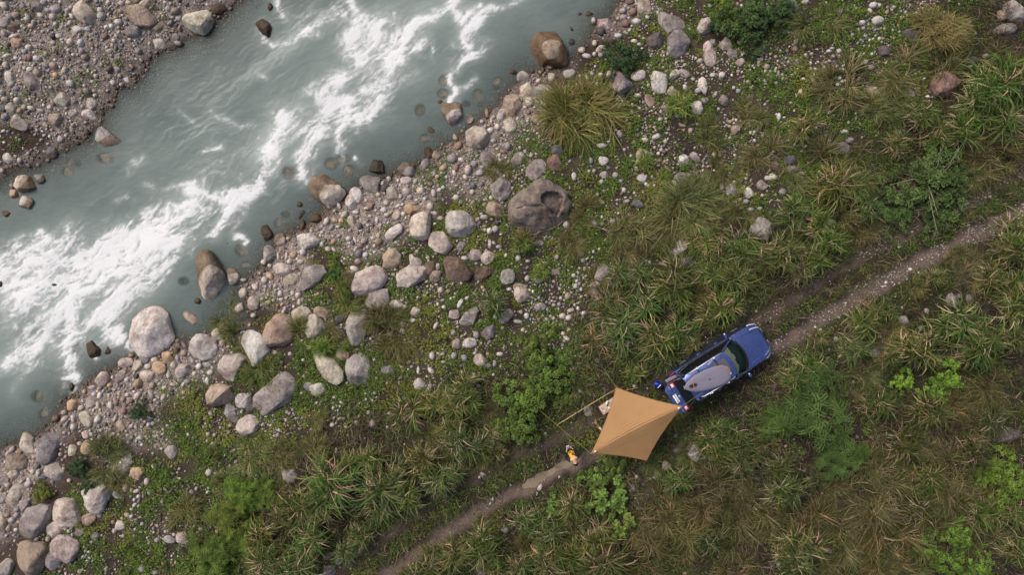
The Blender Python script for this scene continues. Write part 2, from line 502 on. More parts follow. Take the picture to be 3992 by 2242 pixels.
rp = n.new('ShaderNodeValToRGB'); rp.color_ramp.elements[0].position = 0.3; rp.color_ramp.elements[0].color = (0.55, 0.53, 0.52, 1)
rp.color_ramp.elements[1].position = 0.72; rp.color_ramp.elements[1].color = (1.35, 1.33, 1.3, 1)
l.new(t1.outputs[0], rp.inputs[0])
mx = n.new('ShaderNodeMix'); mx.data_type = 'RGBA'; mx.blend_type = 'MULTIPLY'; mx.inputs[0].default_value = 1
l.new(at.outputs['Color'], mx.inputs[6]); l.new(rp.outputs[0], mx.inputs[7])
sv = n.new('ShaderNodeMix'); sv.data_type = 'RGBA'; sv.blend_type = 'MULTIPLY'; sv.inputs[0].default_value = 0.0
l.new(mx.outputs[2], sv.inputs[6]); l.new(vo.outputs['Color'], sv.inputs[7])
ga = n.new('ShaderNodeAttribute'); ga.attribute_name = 'gravel'
bw = n.new('ShaderNodeSeparateColor'); l.new(vo.outputs['Color'], bw.inputs[0])
gr = n.new('ShaderNodeValToRGB'); gr.color_ramp.elements[0].color = (0.45, 0.42, 0.41, 1); gr.color_ramp.elements[1].color = (1.5, 1.45, 1.4, 1)
l.new(bw.outputs[0], gr.inputs[0])
gm = n.new('ShaderNodeMix'); gm.data_type = 'RGBA'; gm.blend_type = 'MULTIPLY'
l.new(ga.outputs['Fac'], gm.inputs[0]); l.new(sv.outputs[2], gm.inputs[6]); l.new(gr.outputs[0], gm.inputs[7])
l.new(gm.outputs[2], p.inputs['Base Color']); p.inputs['Roughness'].default_value = 0.95; p.inputs['Specular IOR Level'].default_value = 0.15
bp = n.new('ShaderNodeBump'); bp.inputs['Strength'].default_value = 0.8; bp.inputs['Distance'].default_value = 0.04
l.new(t1.outputs[0], bp.inputs['Height']); l.new(bp.outputs[0], p.inputs['Normal'])
MAT['ground'] = m
ground = link('ground', me, None, m)
ground['kind'] = 'structure'

# ------------------------------------------------------------------ stones
# one entry: x y half-length half-width angle colour[flags] (tile pixels) ; flags: s under water, w awash and wet, h half wet, f flat, a angular
TILE = {'a': (0, 0), 'b': (1000, 0), 'c': (2000, 0), 'd': (2992, 0), 'e': (0, 560), 'f': (1000, 560), 'g': (2000, 560), 'h': (2992, 560),
        'i': (0, 1120), 'j': (1000, 1120), 'k': (2000, 1120), 'l': (2992, 1120), 'm': (0, 1680), 'n': (1000, 1680), 'o': (2000, 1680), 'p': (2992, 1680)}
TS = 1000.0 / 2576.0
SC = {'W': (190, 184, 178), 'C': (188, 175, 155), 'T': (165, 142, 120), 'G': (156, 148, 145), 'P': (142, 134, 140), 'K': (186, 168, 160), 'B': (122, 99, 82),
      'D': (92, 86, 86), 'R': (152, 112, 98), 'S': (108, 107, 118), 'O': (190, 152, 114)}
SC = {k: tuple(min(225, (0.60 * v + 0.40 * (sum(c) / 3 + 3)) * 1.05 + e) for v, e in zip(c, (2, 1, 1))) for k, c in SC.items()}
SN = {'W': 'pale grey', 'C': 'cream', 'T': 'tan', 'G': 'grey', 'P': 'purple-grey', 'K': 'pinkish', 'B': 'brown', 'D': 'dark grey', 'R': 'reddish', 'S': 'slate-blue', 'O': 'orange-tan'}
STONES = {
'a': "370 50 70 55 0 G;550 80 55 45 0 G;160 150 45 40 0 T;40 220 45 55 0 G;130 265 60 50 20 B;160 425 52 45 10 O;140 360 65 25 -10 K;405 150 45 28 40 C;375 585 48 35 10 W;535 655 45 42 0 T;650 705 52 36 -55 C;300 692 42 28 0 W;375 725 42 42 0 T;90 765 65 42 80 W;320 830 105 65 65 Ga;165 885 35 30 0 P;735 1030 55 40 100 Pa;915 1035 65 55 80 K;725 1130 55 38 0 C;550 1195 85 65 60 T;105 1080 58 48 45 W;170 1005 42 40 0 C;55 995 50 35 0 T;195 1110 35 35 0 T;315 1085 42 30 20 C;1010 905 58 36 100 C;1140 830 42 40 0 W;1275 800 65 38 75 W;1410 675 45 42 0 W;1180 695 42 38 0 P;1265 685 25 28 0 C;1070 975 30 30 0 W;945 910 27 27 0 O;815 1295 52 35 0 G;725 1300 55 30 70 T;610 1395 45 42 0 K;810 420 38 42 0 W;705 420 45 38 70 K;820 520 35 50 0 P;800 620 33 25 0 P;865 648 35 22 0 G;455 650 48 25 25 G;1065 270 27 27 0 W;1120 260 28 35 0 W;1190 320 27 27 0 W;1250 410 25 22 0 K;885 290 45 28 20 G;1100 510 38 30 0 C;915 440 45 22 35 T;340 225 30 35 0 G;70 555 60 22 -15 W;290 475 42 35 0 K;245 515 33 30 0 G;300 580 30 35 0 B;415 1110 45 25 20 P;815 1190 55 30 35 T;1035 1140 35 35 0 Dw;1370 590 28 30 0 W;440 20 40 30 0 G;480 100 45 30 0 G;910 1275 20 38 0 C;735 548 28 20 0 W;1465 475 30 20 70 G;1410 460 28 15 50 K;1450 330 35 22 -40 G;1505 320 20 35 0 G;1500 435 30 30 0 K;1690 85 38 32 0 G;1655 20 25 20 0 W;1220 30 35 30 0 K;1290 20 40 25 0 C;1455 35 60 55 0 K;1330 300 75 70 0 G;1585 270 65 50 20 T;770 290 85 38 -10 Wa;1600 450 65 60 0 W;1755 370 55 45 0 P;1725 465 55 45 0 Dw;1580 350 45 20 20 W;1800 180 45 35 0 G;2005 15 40 25 0 S;2080 40 35 22 20 W;2320 50 40 30 0 Bw;230 60 35 30 0 P;95 160 40 30 40 G;590 360 35 28 0 W;1060 830 28 20 0 W;1100 770 32 28 0 G;930 815 35 25 -30 K;655 840 45 18 50 W;120 840 50 28 -40 G",
'b': "140 70 38 50 0 Bw;1895 820 60 55 0 Rs;1875 945 50 45 0 Bs;1840 1020 30 28 0 Rw;2225 965 55 65 0 Bs;2255 1060 42 32 0 Bs;2430 820 50 40 0 Bs;2410 885 40 35 0 Bs;1745 1305 60 38 70 Bw;2155 1205 60 40 -60 W;2045 1262 27 27 0 W;2090 1275 20 22 0 C;2315 1140 62 27 85 T;2465 1145 75 42 -65 W;2550 1280 90 60 80 C;2000 1385 50 30 60 W;2350 1310 40 35 0 W;2265 1220 28 25 0 W;2380 1175 28 20 0 K;2360 1210 35 15 90 C;2380 1415 38 30 0 G;1650 1120 50 60 0 Bs;2110 1050 40 30 0 Bs;1850 1380 40 45 0 Bs;1700 1400 55 50 0 Bs",
'c': "105 780 68 58 45 G;135 910 90 65 75 C;305 925 95 85 0 G;565 740 60 55 0 G;395 775 40 50 0 C;255 810 28 28 0 C;370 670 42 28 0 Th;300 700 35 20 90 D;0 725 50 35 0 Bw;810 205 32 45 0 Wh;1110 172 45 35 0 P;1245 212 50 38 0 W;1315 65 90 62 80 C;1180 15 45 30 0 B;1105 105 42 35 0 G;765 140 50 35 0 Bw;665 135 35 25 0 Bw;585 415 55 45 -30 Dw;690 500 48 40 0 K;820 430 32 38 0 C;895 490 65 42 0 C;745 560 55 30 15 W;820 540 25 30 0 W;890 545 40 30 0 G;585 290 35 20 60 Bw;1060 355 48 30 0 W;1220 410 45 25 10 C;1435 410 95 85 70 D;2010 420 38 35 0 P;2205 530 60 45 80 G;2285 625 60 40 -30 K;1275 755 95 55 0 W;1595 915 55 45 40 Ta;1865 905 40 35 0 G;1930 1010 50 38 0 G;2110 1000 60 45 45 K;2030 945 40 25 -60 K;1375 1010 65 45 60 T;1720 735 60 40 20 W;2010 750 35 30 0 W;2100 750 42 42 0 K;1880 610 35 32 0 G;1445 1370 55 30 -25 W;1325 1405 50 30 15 K;2235 1305 55 50 45 T;1530 1075 45 30 0 P;1190 1125 25 28 0 K;1480 1200 30 25 0 K;1650 1160 25 25 0 W;230 1195 50 42 0 T;320 1050 70 45 0 G;1075 1345 50 30 60 G;1730 875 40 25 80 W;2460 380 40 28 0 W;2510 480 55 45 0 S;2265 910 27 25 0 K;2400 970 60 40 0 D;2545 670 40 40 0 T;1785 1310 30 30 0 T;2040 1260 25 25 0 T;965 740 50 30 100 G;880 750 33 30 0 K;1255 960 45 30 0 K;960 1420 25 15 0 W;1350 170 30 22 40 W;1400 90 20 20 0 K;1200 1050 20 26 0 T;1420 1275 22 18 0 W;1710 1260 45 16 5 T;1560 1300 20 18 0 G;1850 1245 16 14 0 W;2400 570 22 18 0 W;2400 870 30 22 40 W",
'd': "1110 200 60 55 70 W;1065 50 45 38 0 W;1120 50 30 25 0 W;955 220 40 30 0 W;1030 105 35 25 50 C;385 215 42 22 0 K;380 15 45 28 0 K;240 50 75 50 60 S;1460 330 110 80 30 Df;1175 510 70 55 60 D;2360 145 55 55 0 T;290 415 27 35 0 C;280 490 35 30 0 R;1085 910 95 42 5 T;1430 950 55 50 0 P;720 510 32 30 0 W;985 620 28 30 0 K;1045 675 40 30 0 G;115 1175 50 25 90 W;170 1180 25 20 0 G;110 735 35 18 90 P;770 1320 55 25 0 K;830 1410 50 35 -20 P;730 110 40 35 70 S;525 985 25 30 0 G;300 335 20 34 0 T;650 480 28 16 0 W;620 510 30 20 0 W;460 800 32 24 30 W;360 790 25 20 0 W;80 830 30 20 0 K;930 560 25 20 0 P;965 280 24 24 0 G;1125 385 18 22 0 W;560 715 16 16 0 W;700 665 18 24 0 K;2060 600 60 40 0 D;2200 560 40 30 0 P",
'e': "75 140 58 50 60 W;525 80 75 52 85 Sh;455 75 30 28 0 C;235 40 30 18 90 W;360 45 25 22 0 G;640 25 40 25 0 Bw;65 230 55 25 20 K;400 355 52 52 0 Gh;125 425 30 38 0 Kh;140 510 75 45 40 Oha;250 600 75 65 -60 Cha;75 700 60 42 40 Bw;35 325 25 25 0 G;15 375 28 25 0 W;705 285 70 50 0 Rs;480 250 60 45 50 Bs;805 200 40 40 0 Bs;2335 1330 80 65 75 Ch;2285 1005 85 45 -50 Bwa;2440 1075 70 60 80 Bs;2490 1230 60 55 0 Bs;2470 1330 60 40 0 Bs;2450 1370 45 25 0 W;1865 1380 45 35 0 Bs;550 1415 60 30 0 Dw;10 1410 50 30 90 Dw;720 180 60 40 0 Bs;320 190 30 20 50 P;600 170 40 30 0 Bs;1080 150 90 55 10 Bs;180 330 30 25 0 Bw",
'f': "830 625 55 25 70 Wa;1225 510 30 28 0 C;1505 370 62 45 0 K;1595 380 28 30 0 C;1685 215 75 38 -60 P;1725 85 65 42 90 Bw;1810 115 42 48 0 T;2395 655 85 85 0 Ta;2250 290 55 35 -20 G;2185 205 40 40 0 G;2005 240 50 33 90 R;1365 510 85 50 65 C;2005 545 38 40 0 W;1780 500 55 30 85 K;1840 465 28 25 0 W;1875 440 25 25 0 W;1545 660 75 50 15 Oa;1410 720 52 40 -60 C;1280 665 40 35 0 W;1310 715 35 30 0 C;1745 630 45 35 40 C;1795 700 38 25 20 K;2280 1310 90 80 20 Ba;2195 1120 65 60 0 G;2090 1150 45 25 0 W;2520 1330 70 75 0 G;2055 1030 60 35 -60 P;2340 880 38 38 0 W;2400 860 42 40 30 G;2435 1035 38 25 0 G;2290 740 55 32 0 G;2345 1010 50 22 90 K;465 1090 38 40 0 W;235 970 75 58 90 Ch;75 1190 40 40 0 Ch;255 1265 100 65 15 K;355 1360 85 55 -20 C;370 1120 42 35 30 O;335 1185 30 30 0 W;445 1185 42 28 0 C;220 1130 45 18 80 C;300 1130 45 15 95 C;705 780 52 35 -65 C;880 715 58 32 -50 C;940 780 58 35 85 C;1210 770 48 20 85 W;775 985 38 30 -60 O;720 1060 35 30 40 C;780 1065 42 20 50 K;990 970 50 18 75 K;965 995 33 22 90 S;925 955 35 28 0 K;1080 980 35 30 0 G;1170 950 28 22 0 W;1030 1105 42 42 0 S;1095 1120 33 30 0 W;1020 1185 42 35 0 T;985 1260 55 35 25 W;935 1320 60 50 25 G;455 715 42 50 0 Bw;440 610 42 42 0 Bw;335 830 50 55 0 Bs;460 830 65 28 -70 Bw;300 720 45 40 0 Bs;600 750 65 45 0 Bw;340 300 70 65 0 Bs;770 210 70 60 0 Bs;880 165 70 50 0 Bs;940 290 65 75 0 Bs;1330 355 30 35 0 G;1265 400 22 28 0 W;660 890 25 25 0 C;660 1010 35 25 90 W;1790 1330 60 65 0 T;1745 1250 55 70 0 B;1825 1235 30 38 0 G;2165 490 30 35 0 K;2175 420 35 40 0 S;1420 625 35 20 -30 W;1540 530 40 30 40 C;2480 80 40 22 20 R;1990 300 40 20 70 W;2270 235 32 22 0 K;990 400 35 45 0 Bs;230 800 40 60 30 Bs;1445 530 25 30 0 K;1560 600 70 18 5 T;1690 555 20 28 0 W;1680 500 22 16 0 W;1105 650 18 38 90 C;1000 690 40 22 0 W;2500 210 22 30 0 K;1850 750 38 30 0 T;1500 745 18 20 0 W;1120 825 20 22 0 K;830 925 30 20 -20 G",
'g': "420 190 80 72 70 R;445 60 62 52 40 S;240 250 115 85 -50 Gf;40 160 90 52 -60 G;1300 100 65 60 0 C;1385 105 35 30 0 P;905 170 48 45 0 W;785 170 42 25 90 P;1710 160 62 50 50 W;1815 125 75 38 45 G;1680 335 70 55 0 P;1625 400 50 28 45 T;1300 350 52 38 20 W;910 315 52 38 0 Ga;1030 315 35 38 0 G;615 335 50 30 80 W;890 20 60 30 0 W;2400 195 55 48 0 B;2100 325 48 27 -40 G;2195 460 60 48 20 P;2100 430 50 25 90 G;2365 490 60 45 -50 W;2505 415 55 50 40 K;2555 345 30 30 0 W;1260 600 65 40 15 S;1145 580 40 25 -10 G;1115 465 28 30 0 W;895 590 42 28 30 T;1425 955 40 45 0 G;1185 1240 85 55 55 P;1015 1385 70 58 -50 G;1195 1415 52 35 0 T;675 1100 52 36 -15 C;440 1140 28 32 0 G;425 1285 62 32 5 K;255 1350 45 50 0 K;145 1355 28 38 0 K;610 1325 28 28 0 W;640 1380 22 22 0 W;1310 1330 24 20 0 W;60 1435 75 35 0 T;830 1415 60 35 0 K;50 1065 42 38 0 C;55 1150 32 35 0 W;150 1180 30 20 0 G;230 1005 80 25 -15 G;1000 780 42 30 0 G;1325 760 22 30 0 C;2390 665 45 30 0 P;2480 650 30 25 0 G;2345 580 40 30 0 P;535 815 35 45 0 G;1740 1200 70 60 0 D;850 510 24 26 0 G;915 475 28 18 0 P;1220 495 18 20 0 W;760 280 25 22 0 K;815 275 24 26 0 G;890 385 26 26 0 C;1085 375 26 22 0 P;1420 420 22 18 0 K;1550 165 18 16 0 W;2280 560 30 20 0 G;1460 100 22 22 0 W;1120 60 18 22 0 G;820 800 45 35 20 G;1390 1040 24 22 0 P;600 1150 20 30 0 W;250 1220 24 18 0 G;1545 1325 20 18 0 T;1275 1365 22 22 0 P;735 1330 18 16 0 G;720 1260 20 28 0 T;1370 1190 18 20 0 W;1520 1185 16 16 0 W;1340 1180 20 20 0 G",
'h': "80 220 75 40 60 B;225 160 55 50 0 S;240 260 50 45 0 P;340 300 45 30 0 P;60 330 55 35 30 C;155 485 45 40 0 P;780 40 80 50 30 P;610 810 70 60 0 P;20 350 30 28 0 C;250 400 40 24 -40 G;40 570 22 18 0 P;2000 605 25 22 0 P;1435 1265 25 22 0 W;1190 1395 18 22 0 W;1520 1300 20 16 0 W",
'i': "1955 320 130 85 55 C;2190 480 65 65 0 C;2310 1260 120 60 60 Pa;2440 1140 90 72 20 W;2520 1220 65 60 0 D;1260 760 75 52 -15 K;1380 795 60 48 90 C;1455 720 50 50 0 P;1485 800 42 32 0 W;1475 895 68 52 10 K;1595 815 68 70 0 O;1675 715 70 55 70 O;1745 785 42 38 90 C;1555 730 45 35 0 C;1320 685 40 25 0 C;1845 665 40 40 0 T;1775 635 42 30 90 B;1855 580 60 28 50 P;1935 740 55 28 60 G;2085 945 50 25 75 W;2110 860 35 30 0 C;2085 780 50 35 0 Ga;1785 540 35 25 0 C;1025 920 82 75 -40 K;1210 905 82 38 -70 K;1275 930 28 30 0 W;1090 650 75 35 95 Bw;800 620 60 40 80 Bs;725 1190 57 58 0 O;870 1330 90 55 45 C;910 1150 60 55 0 K;645 1330 50 30 -50 C;645 1260 38 30 0 T;735 1320 50 28 80 K;740 1405 38 38 0 W;1110 1190 52 28 65 C;985 1190 45 25 70 C;1160 1320 50 20 -65 C;1215 1395 60 38 50 T;815 1215 38 28 0 C;1380 1090 55 35 -45 K;1520 1080 65 28 65 G;1235 1130 30 32 0 T;945 1075 25 28 0 W;930 1010 45 28 0 K;1165 1160 40 28 80 R;470 1280 82 58 -75 Bs;420 1090 70 60 0 Bs;560 1320 35 40 0 Bw;2410 200 65 52 80 Ka;2540 160 75 60 90 K;2440 60 45 50 0 C;2340 60 45 25 50 T;2280 68 25 22 0 W;2545 285 35 30 0 W;1990 140 42 45 0 Bw;720 1000 50 30 90 Bw;1100 985 30 26 0 O;1830 855 60 55 0 W;1195 1075 28 24 60 C;1280 1080 22 22 0 W;1325 1020 28 22 0 P;1150 1030 28 18 0 K;1640 1110 50 25 -60 K;1845 1060 26 24 0 O;1950 870 28 26 0 W;1880 950 45 30 0 P;1840 980 22 26 0 W;1650 1010 30 22 0 W;1095 1085 20 18 0 C;940 1240 25 18 90 C;1010 1235 25 16 80 O;670 1370 40 20 -60 P;1320 1400 35 24 -50 K;1000 1020 30 20 0 T;850 1050 24 30 0 T;1630 870 30 22 0 T;1250 855 28 20 0 O",
'j': "445 275 115 75 -35 C;665 250 95 50 15 T;845 680 80 60 0 T;610 1025 75 68 0 W;515 1005 55 40 90 P;1400 180 70 50 20 W;1490 200 40 30 0 T;1595 245 52 50 0 K;1575 335 35 25 0 W;1980 275 55 50 0 K;2045 165 60 30 -60 W;2505 300 85 50 -45 G;2210 480 48 35 90 G;2130 560 75 48 -10 W;2005 565 48 50 0 K;2250 735 68 55 40 K;1985 690 40 40 0 P;1765 690 52 35 80 K;1870 670 27 25 0 K;2085 715 42 38 70 P;1875 750 35 18 0 W;1755 840 50 30 50 K;1635 975 58 55 0 W;1745 1010 50 35 90 G;1320 830 70 45 0 P;2445 675 42 25 0 W;1800 390 50 25 -65 C;1850 30 40 33 90 K;1625 840 45 18 90 W;1900 465 22 22 0 W;1975 460 35 35 0 G;1165 1370 45 33 -70 Wa;610 1400 70 28 90 K;850 1155 28 18 20 W;1490 1115 30 22 20 C;1385 380 28 30 0 P;240 65 38 30 80 W;360 65 28 22 90 W;430 40 30 22 80 G;250 122 28 18 0 W;430 150 42 22 90 C;285 215 28 22 90 K;850 310 60 50 0 D;190 660 35 30 0 G;2060 790 35 28 0 D;2330 790 40 28 0 P;2395 770 28 38 0 G;2380 880 18 18 0 K;1560 800 22 18 0 P;1100 1130 20 20 0 G;780 1110 24 16 0 W;690 1130 24 18 0 G;1820 170 18 20 0 W;1880 200 26 22 0 W;2000 65 20 16 0 W;2540 20 30 22 0 W;1470 440 40 35 0 K",
'k': "85 75 85 75 60 K;880 140 70 55 -50 G;275 195 55 48 0 G;500 290 42 35 0 K;560 310 40 33 0 W;712 262 28 27 0 W;50 345 52 22 10 W;140 290 40 30 60 W;330 330 33 25 0 W;380 295 25 25 0 G;550 90 45 38 90 T;545 520 45 22 30 C;575 235 35 25 0 K;345 465 25 25 0 T;400 435 22 22 0 K;850 735 38 30 90 G;750 1245 55 48 90 Gf;970 115 35 28 0 C;465 170 24 26 0 P;410 180 26 20 0 G;510 170 22 18 0 S;655 215 20 26 0 W;260 110 18 22 0 P;685 20 26 22 90 W;470 15 22 20 0 K;600 230 18 24 0 T;300 290 20 20 0 K;260 320 26 20 0 R;100 430 26 24 0 K;480 110 20 26 0 K;570 660 24 24 0 K;430 380 18 16 0 T;350 225 20 24 0 P;80 250 24 26 0 K;480 380 24 20 0 T;560 430 28 24 0 T",
'l': "1370 335 50 55 0 G;1855 130 70 50 60 G;2030 110 55 35 70 P;690 520 27 27 0 W;1225 575 48 40 0 P;905 735 70 40 20 T;1085 655 50 45 0 P;535 430 18 18 0 W;1540 410 35 25 0 P;1600 240 35 30 0 P;1130 500 22 24 0 W;730 695 28 22 0 C;1930 90 28 30 0 P;620 625 16 20 0 W;480 405 14 18 0 W",
'm': "275 140 138 70 85 C;160 325 110 88 10 T;540 410 105 75 30 W;140 665 150 62 -70 C;35 680 60 45 80 W;1230 360 145 65 -55 W;1385 430 70 68 0 O;1475 515 40 35 90 K;1720 220 75 60 80 G;520 1310 100 80 -60 P;565 1000 90 75 20 K;880 900 80 60 -30 T;805 1015 52 52 0 G;60 1370 90 70 -70 G;725 200 55 45 80 C;870 170 75 55 -60 O;1200 960 58 58 0 K;240 750 65 55 80 G;130 440 60 60 0 C;40 510 55 50 0 G;385 430 50 30 90 C;330 415 30 28 0 C;430 470 45 25 10 S;290 490 30 25 90 W;285 540 45 40 0 K;1830 1080 65 60 0 K;1700 1095 60 40 15 G;1580 1100 40 30 0 P;2100 420 45 40 80 K;1185 645 60 35 10 G;1265 580 45 40 90 T;1370 610 40 22 -10 K;1390 665 25 25 0 W;1350 750 32 22 -40 C;1430 1390 48 40 80 P;1560 1425 50 25 0 G;490 865 27 30 0 K;370 200 25 25 0 K;345 270 30 26 0 T;800 130 30 24 0 K;1410 75 50 30 0 G;860 40 50 40 0 K;480 1095 35 28 80 C;80 550 30 35 0 C;160 1000 25 22 0 W;90 980 30 40 0 T;120 900 45 35 0 G;690 1010 26 22 0 W;715 975 24 20 0 W;660 980 28 24 0 C;730 1045 22 26 0 W;1480 85 16 14 0 O;1560 60 16 14 0 C;1320 790 24 18 0 K;1540 360 30 20 60 K;1625 180 28 18 -20 G;1660 590 30 18 30 G;1500 630 35 22 40 P;1930 620 35 24 30 P;2000 780 25 28 0 P;950 1060 45 45 0 G;920 40 30 24 40 C;1020 1260 20 18 0 C;890 1220 18 14 0 W;830 1400 20 18 0 W;880 1315 22 20 0 W;1490 1240 22 16 0 P;1070 1390 22 30 0 G;660 265 20 22 0 T;610 240 22 26 -50 T;920 1120 30 18 0 K;1150 1010 30 28 0 G;1480 1075 15 15 0 K;1350 1060 26 20 0 P;1630 710 24 28 0 C;1280 850 40 25 30 T;1320 860 22 26 40 W;1000 850 40 25 50 P;1240 1060 28 22 0 G",
'n': "325 455 78 68 80 G;725 1410 65 60 0 G;110 1390 100 60 10 P;715 1265 55 40 0 P;2348 735 20 14 -70 W;800 205 35 16 90 W;230 125 26 14 70 W;2250 1430 60 45 90 G;340 920 35 30 0 P;830 1310 50 45 90 P;2270 440 35 22 20 K;2500 1000 45 40 0 P;2240 470 16 20 0 K;2375 690 16 25 0 K;1005 1230 60 35 10 P",
'o': "1200 575 48 35 90 T;1375 655 75 65 70 D;1540 345 50 45 0 K;1745 85 25 20 0 W;1390 440 32 22 0 R;1240 465 18 22 0 K;275 570 45 28 -60 Kf;1430 470 30 25 0 P;1315 540 25 24 0 D;1370 480 24 20 0 K;1690 135 35 30 0 P;1640 50 30 28 0 P;1650 200 40 30 0 P;1330 300 20 16 0 G;240 635 12 22 0 K;2450 480 35 35 0 P",
'p': "480 770 55 60 0 D;495 940 40 55 0 P;1420 1290 45 35 20 D;1290 540 50 40 0 D;140 1340 45 35 0 P;1210 1330 28 24 0 D;1250 1390 45 30 0 D;430 1250 28 24 0 P;200 330 55 45 0 D",
}
